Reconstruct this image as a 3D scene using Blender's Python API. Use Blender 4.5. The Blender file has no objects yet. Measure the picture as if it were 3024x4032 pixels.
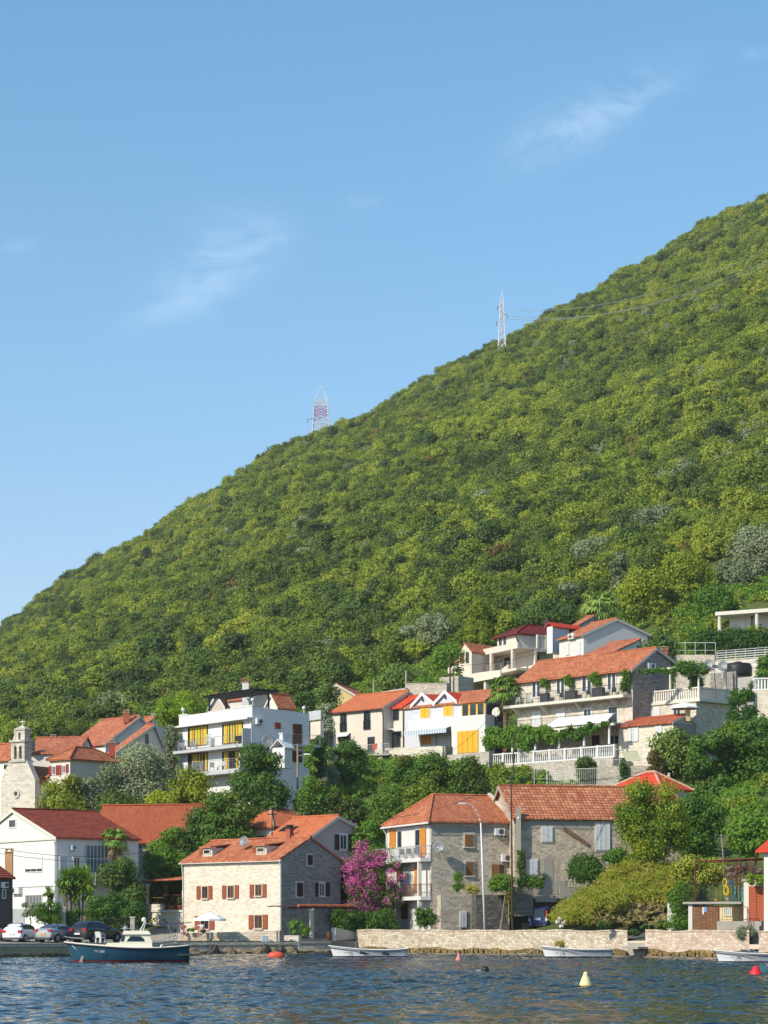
import bpy, math, random
import numpy as np
from mathutils import Vector, Matrix
random.seed(7); rng = np.random.default_rng(7)
R = math.radians
COL = bpy.context.scene.collection
SC = bpy.context.scene
F, CX, HY, EYE = 9000.0, 1512.0, 3640.0, 2.4      # focal length, optical column, horizon row (photo pixels), eye height

def W(px, py, y):
    """point seen at photo pixel (px,py) at depth y"""
    return Vector(((px-CX)/F*y, y, EYE+(HY-py)/F*y))
def mpp(y): return y/F

# ------------------------------------------------------------------ mesh builder
class MB:
    def __init__(s): s.v=[]; s.f=[]
    def add(s, vs, fs):
        n=len(s.v); s.v.extend([tuple(p) for p in vs]); s.f.extend([tuple(i+n for i in f) for f in fs]); return s
    def hexa(s, p):          # 8 points: bottom 0-3, top 4-7
        return s.add(p, [(3,2,1,0),(4,5,6,7),(0,1,5,4),(1,2,6,5),(2,3,7,6),(3,0,4,7)])
    def box(s, c, d, rz=0.0, ax=None):
        cx,cy,cz=c; hx,hy,hz=d[0]/2,d[1]/2,d[2]/2
        ca,sa=math.cos(rz),math.sin(rz)
        pts=[]
        for z in (-hz,hz):
            for x,y in ((-hx,-hy),(hx,-hy),(hx,hy),(-hx,hy)):
                pts.append((cx+x*ca-y*sa, cy+x*sa+y*ca, cz+z))
        return s.hexa(pts)
    def cyl(s, a, b, r0, r1=None, n=8, caps=True):
        a=Vector(a); b=Vector(b); r1=r0 if r1 is None else r1
        d=(b-a).normalized() if (b-a).length>1e-9 else Vector((0,0,1))
        u=d.cross(Vector((0,0,1)));
        if u.length<1e-3: u=Vector((1,0,0))
        u.normalize(); w=d.cross(u)
        vs=[]
        for p,r in ((a,r0),(b,r1)):
            for k in range(n):
                t=2*math.pi*k/n
                vs.append(p+u*(r*math.cos(t))+w*(r*math.sin(t)))
        fs=[(k,(k+1)%n,n+(k+1)%n,n+k) for k in range(n)]
        if caps: fs+= [tuple(range(n-1,-1,-1)), tuple(range(n,2*n))]
        return s.add(vs,fs)
    def tube(s, pts, r, n=6):
        for a,b in zip(pts[:-1],pts[1:]): s.cyl(a,b,r,r,n)
        return s
    def lathe(s, c, prof, n=12):   # prof: [(r,z)]
        vs=[];fs=[]
        for r,z in prof:
            for k in range(n):
                t=2*math.pi*k/n; vs.append((c[0]+r*math.cos(t), c[1]+r*math.sin(t), c[2]+z))
        for i in range(len(prof)-1):
            for k in range(n):
                fs.append((i*n+k,i*n+(k+1)%n,(i+1)*n+(k+1)%n,(i+1)*n+k))
        fs.append(tuple(range(n-1,-1,-1))); m=(len(prof)-1)*n; fs.append(tuple(range(m,m+n)))
        return s.add(vs,fs)
    def slab(s, poly, t):      # planar polygon (3-D, seen from outside ccw) thickened by t away from its normal
        p=[Vector(q) for q in poly]; n=Vector((0,0,0))
        for i in range(len(p)):
            a,b=p[i],p[(i+1)%len(p)]; n+=a.cross(b)
        n.normalize(); k=len(p)
        vs=p+[q-n*t for q in p]
        fs=[tuple(range(k)), tuple(range(2*k-1,k-1,-1))]+[(i,k+i,k+(i+1)%k,(i+1)%k) for i in range(k)]
        return s.add(vs,fs)
    def vslab(s, poly, t):     # as slab but thickened straight down (roof planes share mitred edges)
        p=[Vector(q) for q in poly]; k=len(p)
        vs=p+[q-Vector((0,0,t)) for q in p]
        fs=[tuple(range(k)), tuple(range(2*k-1,k-1,-1))]+[(i,k+i,k+(i+1)%k,(i+1)%k) for i in range(k)]
        return s.add(vs,fs)

def set_uv(me):
    """metric UVs from each face's own plane: u runs level along the face, v up its slope"""
    n=len(me.polygons)
    if n==0: return
    uvl=me.uv_layers.new(name='UVMap')
    nv=len(me.vertices); co=np.empty(nv*3,np.float32); me.vertices.foreach_get('co',co); co=co.reshape(-1,3)
    nl=len(me.loops); li=np.empty(nl,np.int32); me.loops.foreach_get('vertex_index',li)
    nor=np.empty(n*3,np.float32); me.polygons.foreach_get('normal',nor); nor=nor.reshape(-1,3)
    lt=np.empty(n,np.int32); me.polygons.foreach_get('loop_total',lt)
    fn=np.repeat(nor,lt,axis=0); pc=co[li]
    h=np.hypot(fn[:,0],fn[:,1]); flat=h<1e-3; h=np.where(flat,1,h)
    t=np.stack([np.where(flat,1,-fn[:,1]/h),np.where(flat,0,fn[:,0]/h),np.zeros_like(h)],1)
    b=np.cross(fn,t)
    uv=np.stack([(pc*t).sum(1),(pc*b).sum(1)],1).astype(np.float32)
    uvl.data.foreach_set('uv',uv.ravel())

def setp(o, label=None, cat=None, group=None, kind=None):
    if label: o['label']=label
    if cat: o['category']=cat
    if group: o['group']=group
    if kind: o['kind']=kind
    return o
def recalc(me):
    import bmesh
    bm=bmesh.new(); bm.from_mesh(me); bmesh.ops.recalc_face_normals(bm,faces=bm.faces); bm.to_mesh(me); bm.free()
def mesh(name, mb, m, parent=None, smooth=False, fix=True, root=None):
    """ONE mesh object; vertices come in world space and are stored in the root's frame"""
    me=bpy.data.meshes.new(name)
    r=parent
    while r is not None and r.parent is not None: r=r.parent
    vs=mb.v
    if r is not None:
        inv=r.matrix_basis.inverted(); vs=[inv@Vector(p) for p in vs]
    me.from_pydata([tuple(p) for p in vs],[],mb.f); me.update()
    if fix and len(mb.f)<6000: recalc(me)
    set_uv(me)
    if m: me.materials.append(m)
    if smooth: me.polygons.foreach_set('use_smooth',[True]*len(me.polygons))
    o=bpy.data.objects.new(name,me); COL.objects.link(o)
    if parent is not None: o.parent=parent
    return o
def single(name, mb, m, label, cat, group=None, base=None, smooth=False, fix=True):
    """a thing that is one mesh, origin at its base"""
    vs=np.array(mb.v,dtype=float)
    c=base if base is not None else ((vs[:,0].min()+vs[:,0].max())/2,(vs[:,1].min()+vs[:,1].max())/2,vs[:,2].min())
    mb.v=[tuple(p) for p in vs-np.array(c)]
    o=mesh(name,mb,m,None,smooth,fix); o.location=c
    return setp(o,label,cat,group)
def thing(name, label, cat, loc, rz=0, group=None):
    o=bpy.data.objects.new(name,None); COL.objects.link(o); o.empty_display_size=.3
    o.location=loc; o.rotation_euler=(0,0,rz)
    o.matrix_basis=Matrix.Translation(Vector(loc))@Matrix.Rotation(rz,4,'Z')
    return setp(o,label,cat,group)
KIDS={}
def kids(o): return [c for c in o.children]
def dup(o, loc, rz=None, label=None, group=None, scale=None, parent=None):
    c=o.copy(); COL.objects.link(c)
    if parent is None:
        c.location=loc
        if rz is not None: c.rotation_euler=(0,0,rz)
        if scale is not None: c.scale=(scale,)*3 if not hasattr(scale,'__len__') else scale
    else: c.parent=parent
    if label: c['label']=label
    if group: c['group']=group
    for ch in list(o.children): dup(ch,None,parent=c)
    return c

# ------------------------------------------------------------------ materials
MATS={}; LEAFK=2.0
def newmat(name):
    m=bpy.data.materials.new(name); m.use_nodes=True; nt=m.node_tree
    for n in list(nt.nodes): nt.nodes.remove(n)
    out=nt.nodes.new('ShaderNodeOutputMaterial'); return m,nt,out
def N(nt,t,**k):
    n=nt.nodes.new(t)
    for a,b in k.items(): setattr(n,a,b)
    return n
def L(nt,a,b): nt.links.new(a,b)
def mixc(nt,fac,a,b,mode='MIX'):
    n=N(nt,'ShaderNodeMix',data_type='RGBA',blend_type=mode)
    for i,v in ((0,fac),(6,a),(7,b)):
        if hasattr(v,'links') or hasattr(v,'is_linked'): L(nt,v,n.inputs[i])
        else: n.inputs[i].default_value=v if i==0 else (*v,1) if len(v)==3 else v
    return n.outputs[2]
def ramp(nt,src,stops):
    n=N(nt,'ShaderNodeValToRGB'); e=n.color_ramp.elements
    while len(e)<len(stops): e.new(.5)
    for el,(p,c) in zip(e,stops): el.position=p; el.color=(*c,1) if hasattr(c,'__len__') else (c,c,c,1)
    L(nt,src,n.inputs[0]); return n.outputs[0]
def noise(nt,vec,scale,detail=4,rough=.55,dist=0):
    n=N(nt,'ShaderNodeTexNoise'); n.inputs['Scale'].default_value=scale; n.inputs['Detail'].default_value=detail
    n.inputs['Roughness'].default_value=rough; n.inputs['Distortion'].default_value=dist
    if vec is not None: L(nt,vec,n.inputs['Vector'])
    return n.outputs[0]
def mapped(nt,vec,scale=(1,1,1),loc=(0,0,0)):
    n=N(nt,'ShaderNodeMapping'); n.inputs['Scale'].default_value=scale; n.inputs['Location'].default_value=loc
    L(nt,vec,n.inputs['Vector']); return n.outputs[0]
def bump(nt,h,strength=.5,dist=.03):
    n=N(nt,'ShaderNodeBump'); n.inputs['Strength'].default_value=strength; n.inputs['Distance'].default_value=dist
    L(nt,h,n.inputs['Height']); return n.outputs[0]
def principled(nt,out,col,rough=.8,normal=None,metal=0,spec=.3,coat=0):
    b=N(nt,'ShaderNodeBsdfPrincipled')
    if hasattr(col,'is_linked'): L(nt,col,b.inputs['Base Color'])
    else: b.inputs['Base Color'].default_value=(*col,1)
    b.inputs['Roughness'].default_value=rough; b.inputs['Metallic'].default_value=metal
    b.inputs['Specular IOR Level'].default_value=spec
    if coat: b.inputs['Coat Weight'].default_value=coat
    if normal is not None: L(nt,normal,b.inputs['Normal'])
    L(nt,b.outputs[0],out.inputs[0]); return b
def hx(h):   # sRGB hex -> linear
    h=h.lstrip('#'); c=[int(h[i:i+2],16)/255 for i in (0,2,4)]
    return tuple(x/12.92 if x<=.04045 else ((x+.055)/1.055)**2.4 for x in c)
def uvn(nt): return N(nt,'ShaderNodeTexCoord').outputs['UV']
def objn(nt): return N(nt,'ShaderNodeTexCoord').outputs['Object']
def cached(fn):
    def g(*a,**k):
        key=(fn.__name__,a,tuple(sorted(k.items())))
        if key not in MATS: MATS[key]=fn(*a,**k)
        return MATS[key]
    return g
def mul(c,k): return tuple(x*k for x in c)

@cached
def plain(name,col,rough=.6,metal=0,var=.12,scale=3.0,spec=.3,coat=0):
    m,nt,out=newmat(name)
    n=noise(nt,objn(nt),scale,5)
    c=ramp(nt,n,[(.3,mul(col,1-var)),(.7,mul(col,1+var*.6))])
    principled(nt,out,c,rough,None,metal,spec,coat); return m
@cached
def plaster(name,col,stain=.25,rough=.9):
    """painted render: broad patches, streaks that run down, fine grain"""
    m,nt,out=newmat(name); uv=uvn(nt); col=mul(col,.82)
    a=noise(nt,uv,.35,5,.6); st=noise(nt,mapped(nt,uv,(2.2,.22,1)),1.0,5,.65); g=noise(nt,uv,14,3)
    c=mixc(nt,ramp(nt,a,[(.35,0.0),(.75,1.0)]),mul(col,1.0),mul(col,1-stain*.45))
    c=mixc(nt,ramp(nt,st,[(.55,0.0),(.78,.8)]),c,tuple(x*(1-stain)*k for x,k in zip(col,(1,.97,.9))))
    principled(nt,out,c,rough,bump(nt,g,.25,.01),0,.2); return m
@cached
def stone(name,light,mid,dark,mortar,size=.34,rough=.9,irreg=.5,blot=.35,bumpd=.05):
    """masonry: Voronoi blocks stretched along the courses, each block its own tone, mortar between"""
    m,nt,out=newmat(name); uv=uvn(nt)
    wob=noise(nt,uv,1.6,3)
    wv=N(nt,'ShaderNodeVectorMath',operation='MULTIPLY_ADD'); 
    nn=N(nt,'ShaderNodeTexNoise'); nn.inputs['Scale'].default_value=2.0; L(nt,uv,nn.inputs['Vector'])
    L(nt,nn.outputs['Color'],wv.inputs[0]); wv.inputs[1].default_value=(irreg*.5,irreg*.35,0); L(nt,uv,wv.inputs[2])
    v=mapped(nt,wv.outputs[0],(1/(size*1.45),1/(size*.8),1))
    if irreg<.35:
        br=N(nt,'ShaderNodeTexBrick'); br.offset=.5
        for k,vv in (('Scale',1.0),('Mortar Size',.035),('Mortar Smooth',.4),('Bias',0),('Brick Width',1.0),('Row Height',.62)): br.inputs[k].default_value=vv
        br.inputs['Color1'].default_value=(0,0,0,1); br.inputs['Color2'].default_value=(1,1,1,1); br.inputs['Mortar'].default_value=(.5,.5,.5,1)
        L(nt,v,br.inputs['Vector'])
        tone=br.outputs['Color']; edge=br.outputs['Fac']
        joint=ramp(nt,edge,[(.25,0.0),(.8,1.0)])
    else:
        vo=N(nt,'ShaderNodeTexVoronoi',voronoi_dimensions='2D',feature='F1'); vo.inputs['Scale'].default_value=1; vo.inputs['Randomness'].default_value=.85; L(nt,v,vo.inputs['Vector'])
        ve=N(nt,'ShaderNodeTexVoronoi',voronoi_dimensions='2D',feature='DISTANCE_TO_EDGE'); ve.inputs['Scale'].default_value=1; ve.inputs['Randomness'].default_value=.85; L(nt,v,ve.inputs['Vector'])
        sp=N(nt,'ShaderNodeSeparateColor'); L(nt,vo.outputs['Color'],sp.inputs[0]); tone=sp.outputs[0]
        joint=ramp(nt,ve.outputs['Distance'],[(.02,1.0),(.11,0.0)])
    c=ramp(nt,tone,[(0,dark),(.45,mid),(1,light)])
    bl=noise(nt,uv,.5,5,.62)
    c=mixc(nt,ramp(nt,bl,[(.42,0.0),(.72,blot)]),c,mul(mid,.72))
    gr=noise(nt,uv,9,4); c=mixc(nt,.35,c,mixc(nt,1.0,c,ramp(nt,gr,[(.3,.55),(.7,1.35)]),'MULTIPLY'))
    c=mixc(nt,joint,c,mortar)
    hgt=N(nt,'ShaderNodeMath',operation='SUBTRACT'); L(nt,gr,hgt.inputs[0]); L(nt,joint,hgt.inputs[1])
    principled(nt,out,c,rough,bump(nt,hgt.outputs[0],.6,bumpd),0,.2); return m
@cached
def tiles(name,c1,c2,c3,row=.36,col=.24,strength=.9,age=.3,gap=.35,lw=.14):
    """clay tiles: courses that overlap down the slope and rounded channels across it, tone by tile"""
    m,nt,out=newmat(name); uv=uvn(nt)
    wb=N(nt,'ShaderNodeVectorMath',operation='MULTIPLY_ADD'); nn=N(nt,'ShaderNodeTexNoise'); nn.inputs['Scale'].default_value=.9; L(nt,uv,nn.inputs['Vector'])
    L(nt,nn.outputs['Color'],wb.inputs[0]); wb.inputs[1].default_value=(.05,.12,0); L(nt,uv,wb.inputs[2])
    s=N(nt,'ShaderNodeSeparateXYZ'); L(nt,wb.outputs[0],s.inputs[0])
    def M(op,a,b=None):
        n=N(nt,'ShaderNodeMath',operation=op)
        for i,v in ((0,a),(1,b)):
            if v is None: continue
            if hasattr(v,'is_linked'): L(nt,v,n.inputs[i])
            else: n.inputs[i].default_value=v
        return n.outputs[0]
    rv=M('DIVIDE',s.outputs[1],row); fr=M('FRACT',rv)
    cu=M('DIVIDE',s.outputs[0],col); fc=M('FRACT',cu)
    cell=N(nt,'ShaderNodeCombineXYZ'); L(nt,M('FLOOR',cu),cell.inputs[0]); L(nt,M('FLOOR',rv),cell.inputs[1])
    wn=N(nt,'ShaderNodeTexWhiteNoise',noise_dimensions='2D'); L(nt,cell.outputs[0],wn.inputs['Vector'])
    c=ramp(nt,wn.outputs['Value'],[(0,c1),(.55,c2),(1,c3)])
    ag=noise(nt,mapped(nt,uv,(1,.5,1)),.7,6,.65)
    c=mixc(nt,ramp(nt,ag,[(.45,0.0),(.75,age)]),c,tuple(x*k for x,k in zip(c1,(.45,.55,.6))))
    li=noise(nt,uv,2.6,6,.7); c=mixc(nt,ramp(nt,li,[(.56,0.0),(.72,age*.9)]),c,(.46,.36,.25))
    sn=M('SINE',M('MULTIPLY',fc,math.pi)); 
    lip=ramp(nt,fr,[(0,.0),(.16,1.0),(1,.45)])       # the butt of each course stands over the one below
    dk=ramp(nt,fr,[(0,1-gap),(lw*.4,1-gap),(lw,1.0)])
    c=mixc(nt,1.0,c,dk,'MULTIPLY')
    h=M('ADD',M('MULTIPLY',sn,.6),M('MULTIPLY',lip,.9))
    principled(nt,out,c,.85,bump(nt,h,strength,.06),0,.15); return m
@cached
def wood(name,col,slat=.09,rough=.7,var=.25):
    m,nt,out=newmat(name); uv=uvn(nt)
    w=N(nt,'ShaderNodeTexWave',wave_type='BANDS',bands_direction='Y'); w.inputs['Scale'].default_value=.314/slat; L(nt,uv,w.inputs['Vector'])
    g=noise(nt,mapped(nt,uv,(1,14,1)),1.5,5)
    c=ramp(nt,g,[(.3,mul(col,1-var)),(.7,mul(col,1+var*.5))])
    principled(nt,out,c,rough,bump(nt,w.outputs['Fac'],.5,.02),0,.3); return m
@cached
def glass(name='window_glass',col=(.02,.025,.03),rough=.08):
    m,nt,out=newmat(name); n=noise(nt,objn(nt),.8,2)
    c=ramp(nt,n,[(.35,mul(col,.5)),(.65,mul(col,1.6))])
    principled(nt,out,c,rough,None,0,.6); return m
@cached
def leaf(name,c1,c2,c3,trans=.35,patch=.012,rnd=.55,rough=.6):
    """leaves: tone by plant, by patch of ground and by clump; some light passes through"""
    m,nt,out=newmat(name)
    oi=N(nt,'ShaderNodeObjectInfo'); geo=N(nt,'ShaderNodeNewGeometry')
    pn=noise(nt,mapped(nt,oi.outputs['Location'],(patch,patch,patch)),1.0,3,.6)
    cn=noise(nt,geo.outputs['Position'],.9,3,.6)
    a=N(nt,'ShaderNodeMath',operation='MULTIPLY'); L(nt,oi.outputs['Random'],a.inputs[0]); a.inputs[1].default_value=rnd
    b=N(nt,'ShaderNodeMath',operation='MULTIPLY_ADD'); L(nt,pn,b.inputs[0]); b.inputs[1].default_value=1.25; L(nt,a.outputs[0],b.inputs[2])
    d=N(nt,'ShaderNodeMath',operation='MULTIPLY_ADD'); L(nt,cn,d.inputs[0]); d.inputs[1].default_value=.5; L(nt,b.outputs[0],d.inputs[2])
    e=N(nt,'ShaderNodeMath',operation='SUBTRACT'); L(nt,d.outputs[0],e.inputs[0]); e.inputs[1].default_value=.62+rnd*.25
    c=ramp(nt,e.outputs[0],[(.1,mul(c1,LEAFK)),(.45,mul(c2,LEAFK)),(.85,mul(c3,LEAFK))])
    df=N(nt,'ShaderNodeBsdfPrincipled'); L(nt,c,df.inputs['Base Color']); df.inputs['Roughness'].default_value=rough; df.inputs['Specular IOR Level'].default_value=.25
    tr=N(nt,'ShaderNodeBsdfTranslucent'); L(nt,mixc(nt,1.0,c,(1.5,1.35,.6),'MULTIPLY'),tr.inputs[0])
    mx=N(nt,'ShaderNodeMixShader'); mx.inputs[0].default_value=trans; L(nt,df.outputs[0],mx.inputs[1]); L(nt,tr.outputs[0],mx.inputs[2])
    L(nt,mx.outputs[0],out.inputs[0]); return m
# ------------------------------------------------------------------ camera, light, sky
cam=bpy.data.cameras.new('camera'); co=bpy.data.objects.new('camera',cam); COL.objects.link(co); SC.camera=co
co.location=(0,0,EYE); co.rotation_euler=(R(90),0,0)
cam.sensor_fit='HORIZONTAL'; cam.sensor_width=36; cam.lens=F/3024*36
cam.shift_y=(HY-2016)/3024; cam.shift_x=0; cam.clip_start=1; cam.clip_end=6000
SUN_AZ, SUN_EL = R(52), R(36)        # azimuth measured from straight behind the viewer towards the left
sdir=Vector((-math.sin(SUN_AZ)*math.cos(SUN_EL), -math.cos(SUN_AZ)*math.cos(SUN_EL), math.sin(SUN_EL)))
sl=bpy.data.lights.new('sun','SUN'); sl.energy=3.0; sl.angle=R(.5); sl.color=(1,.90,.74)
so=bpy.data.objects.new('sun',sl); COL.objects.link(so); so.rotation_euler=sdir.to_track_quat('Z','Y').to_euler(); so.location=(0,0,300)
w=bpy.data.worlds.new('World'); SC.world=w; w.use_nodes=True; nt=w.node_tree
for n in list(nt.nodes): nt.nodes.remove(n)
out=nt.nodes.new('ShaderNodeOutputWorld'); bg=nt.nodes.new('ShaderNodeBackground'); sky=nt.nodes.new('ShaderNodeTexSky')
sky.sky_type='NISHITA'; sky.sun_disc=False; sky.sun_elevation=SUN_EL; sky.sun_rotation=math.atan2(sdir.x,sdir.y)
sky.altitude=0; sky.air_density=1.0; sky.dust_density=.35; sky.ozone_density=2.2
bg.inputs[1].default_value=.15
tc=N(nt,'ShaderNodeTexCoord'); sep=N(nt,'ShaderNodeSeparateXYZ'); L(nt,tc.outputs['Generated'],sep.inputs[0])
def MM(op,a,b=None,c=None):
    n=N(nt,'ShaderNodeMath',operation=op)
    for i,v in ((0,a),(1,b),(2,c)):
        if v is None: continue
        if hasattr(v,'is_linked'): L(nt,v,n.inputs[i])
        else: n.inputs[i].default_value=v
    return n.outputs[0]
su=MM('DIVIDE',sep.outputs[0],MM('MAXIMUM',sep.outputs[1],.05)); sv=MM('DIVIDE',sep.outputs[2],MM('MAXIMUM',sep.outputs[1],.05))
# wisps of cirrus high over the hill: soft fields of direction filled with streaky noise
cv=N(nt,'ShaderNodeCombineXYZ'); L(nt,su,cv.inputs[0]); L(nt,sv,cv.inputs[1])
rot=N(nt,'ShaderNodeMapping'); rot.inputs['Rotation'].default_value=(0,0,R(-28)); rot.inputs['Scale'].default_value=(16,30,1); L(nt,cv.outputs[0],rot.inputs['Vector'])
cn=noise(nt,rot.outputs[0],1.9,11,.68,.9)
tot=None
for (px,py,wx,wy,ang,amp) in ((2250,500,260,105,30,1.0),(2500,370,240,80,28,.55),(850,1060,230,110,28,1.0),(960,900,190,80,-15,.55),(1440,785,80,34,12,.55),(80,970,90,30,0,.5),(720,1200,240,46,20,.45),(2980,205,60,26,10,.45)):
    u0,v0=(px-CX)/F,(HY-py)/F; a=R(ang)
    du=MM('SUBTRACT',su,u0); dv=MM('SUBTRACT',sv,v0)
    e1=MM('DIVIDE',MM('ADD',MM('MULTIPLY',du,math.cos(a)),MM('MULTIPLY',dv,math.sin(a))),wx/F)
    e2=MM('DIVIDE',MM('SUBTRACT',MM('MULTIPLY',dv,math.cos(a)),MM('MULTIPLY',du,math.sin(a))),wy/F)
    g=MM('MULTIPLY',MM('EXPONENT',MM('MULTIPLY',MM('ADD',MM('MULTIPLY',e1,e1),MM('MULTIPLY',e2,e2)),-1.0)),amp)
    tot=g if tot is None else MM('ADD',tot,g)
front=MM('GREATER_THAN',sep.outputs[1],.05)
cl=MM('MULTIPLY',MM('MULTIPLY',MM('SMOOTH_MIN',MM('MULTIPLY',tot,ramp(nt,cn,[(.36,0.0),(.74,1.0)])),1.0,.3),front),.17)
skc=mixc(nt,cl,mixc(nt,1.0,sky.outputs[0],ramp(nt,sep.outputs[2],[(.03,(.62,.53,.55)),(.13,(.56,.555,.565)),(.25,(.50,.63,.645)),(.38,(.44,.65,.665)),(.9,(.50,.68,.72))]),'MULTIPLY'),(6.0,6.3,6.8))
L(nt,skc,bg.inputs[0]); L(nt,bg.outputs[0],out.inputs[0])
SC.view_settings.view_transform='Standard'; SC.view_settings.look='None'; SC.view_settings.exposure=.92; SC.view_settings.gamma=1
cy=SC.cycles; cy.max_bounces=6; cy.diffuse_bounces=3; cy.glossy_bounces=3; cy.transmission_bounces=4; cy.volume_bounces=0; cy.caustics_reflective=False; cy.caustics_refractive=False
try: cy.use_denoising=True
except Exception: pass

# ------------------------------------------------------------------ ground
def shore(px):   # depth of the water's edge
    return float(np.interp(px,[-3000,0,640,700,1300,1402,2470,3024,6000],[110,167,177.5,186,192,197,175,165,125]))
GC=[(0,175,1.0),(0,185,1.0),(300,185,1.0),(600,190,1.0),(1000,193,1.1),(1300,196,1.1),(1500,200,1.2),(1900,195,1.1),(2300,183,1.1),(2700,171,1.2),(3024,168,1.2),
 (0,205,1.2),(400,205,1.3),(800,203,1.4),(1200,206,2.0),(1500,210,2.5),(1900,208,2.5),(2300,200,4.0),(2600,190,5.0),(2450,178,1.4),(2040,192.5,1.8),(2120,191,1.9),(2200,191,1.95),(2800,178,2.5),(3024,180,3.5),
 (0,222,5),(500,218,5),(900,216,6.5),(1250,218,8),(1600,220,9),(2000,220,9),(2400,218,9),(2800,212,13),(3024,212,14),
 (100,240,8.5),(450,240,10),(800,230,14.5),(1150,232,15),(1500,238,17),(1850,240,18),(2200,248,19.5),(2700,245,21),(3024,240,22),
 (0,262,11),(500,270,13),(900,255,17),(1400,262,21),(1800,262,21.5),(2300,272,24),(2700,268,29),(3024,265,30),
 (0,300,19),(600,300,22),(1200,300,26),(1700,300,28),(2100,292,30.5),(2500,295,33),(2800,295,36),(3024,300,41),
 (0,335,28),(600,335,31),(1200,335,36),(1800,335,43),(2400,335,48),(3024,335,53)]
gp=np.array([((px-CX)/F*d,d,z) for px,d,z in GC])
def tps_fit(P,lam=.02):
    n=len(P); S=30.0; X=P[:,:2]/S
    r=np.linalg.norm(X[:,None]-X[None],axis=2); K=np.where(r>0,r*r*np.log(r+1e-12),0)+lam*np.eye(n)
    Pm=np.hstack([np.ones((n,1)),X]); A=np.zeros((n+3,n+3)); A[:n,:n]=K; A[:n,n:]=Pm; A[n:,:n]=Pm.T
    s=np.linalg.solve(A,np.concatenate([P[:,2],np.zeros(3)])); return X,s,S
TX,TSOL,TS=tps_fit(gp)
def tps(x,y):
    q=np.stack([x,y],-1)/TS; shp=q.shape[:-1]; q=q.reshape(-1,2); o=np.zeros(len(q))
    for i in range(0,len(q),20000):
        c=q[i:i+20000]; r=np.linalg.norm(c[:,None]-TX[None],axis=2); K=np.where(r>0,r*r*np.log(r+1e-12),0)
        o[i:i+20000]=K@TSOL[:-3]+TSOL[-3]+c@TSOL[-2:]
    return o.reshape(shp)
RID=np.array([(-1500,3300),(-700,2750),(0,2480),(100,2415),(182,2340),(365,2206),(547,2106),(747,1978),(911,1896),(1094,1768),(1276,1700),(1458,1622),(1549,1555),(1732,1462),(1914,1362),(2060,1288),(2187,1222),(2370,1134),(2552,1028),(2734,905),(2916,798),(3024,738),(3700,300),(4600,-300)],float)
YR=850.0; Y0=330.0
_k=[np.array([math.cos(t),math.sin(t)])*s for t,s in ((.15,.05),(.5,.07),(-.35,.085),(.2,.13),(.9,.12),(1.4,.16),(0,.22))]; _p=rng.uniform(0,6.28,7); _a=[1.9,1.7,1.5,.9,.8,.6,.4]
def undul(x,y):
    return sum(a*np.sin(k[0]*x+k[1]*y+p) for a,k,p in zip(_a,_k,_p))
def ground_z(x,y):
    x=np.asarray(x,float); y=np.asarray(y,float); x,y=np.broadcast_arrays(x,y)
    u=x/np.maximum(y,50); px=u*F+CX
    zl=tps(np.clip(x,-.24*y,.24*y),np.clip(y,150,400))
    xb=np.clip(u,-.24,.24)*Y0
    z0=tps(xb,np.full_like(xb,Y0))
    zr=EYE+YR*(HY-np.interp(px,RID[:,0],RID[:,1]))/F-3.6
    t=np.clip((y-Y0)/(YR-Y0),0,None)
    zh=z0+(zr-z0)*np.minimum(t,1)+np.where(t>1,-(y-YR)*.25,0)+undul(x,y)*np.clip(t*4,0,1)*np.interp(t,[0,.8,1],[1,.8,.35])
    b=np.clip((y-300)/40,0,1); b=b*b*(3-2*b)
    z=zl*(1-b)+zh*b
    return np.where(y<186,np.maximum(z,.95),z)
def gz(x,y): return float(ground_z(x,y))
def gpx(px,y): return Vector(((px-CX)/F*y,y,gz((px-CX)/F*y,y)))
pxs=np.concatenate([np.linspace(-4500,-300,25)[:-1],np.linspace(-300,3400,190),np.linspace(3400,7500,25)[1:]])
tt=np.concatenate([np.linspace(0,1,110)**1.0*0.2,np.linspace(.2,1,110)[1:]])
V=[];
for px in pxs:
    d0=shore(px)+.25; ds=d0+(1250-d0)*tt*1.0
    V.append(np.stack([(px-CX)/F*ds,ds],1))
V=np.array(V); Z=ground_z(V[...,0],V[...,1]); nx,ny=Z.shape
Vc=np.concatenate([V,Z[...,None]],2).reshape(-1,3)
fs=[(i*ny+j,(i+1)*ny+j,(i+1)*ny+j+1,i*ny+j+1) for i in range(nx-1) for j in range(ny-1)]
m,nt,out=newmat('hillside_soil'); g=N(nt,'ShaderNodeNewGeometry').outputs['Position']
c=ramp(nt,noise(nt,g,.35,6,.65),[(.3,(.045,.065,.016)),(.55,(.08,.105,.022)),(.75,(.15,.14,.05))])
principled(nt,out,c,.95,bump(nt,noise(nt,g,1.4,5),.6,.3))
tb=MB(); tb.v=[tuple(p) for p in Vc]; tb.f=fs
terr=mesh('hillside',tb,m,None,True,False); setp(terr,'steep green hillside rising behind the village','hillside',None,'structure')

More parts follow.
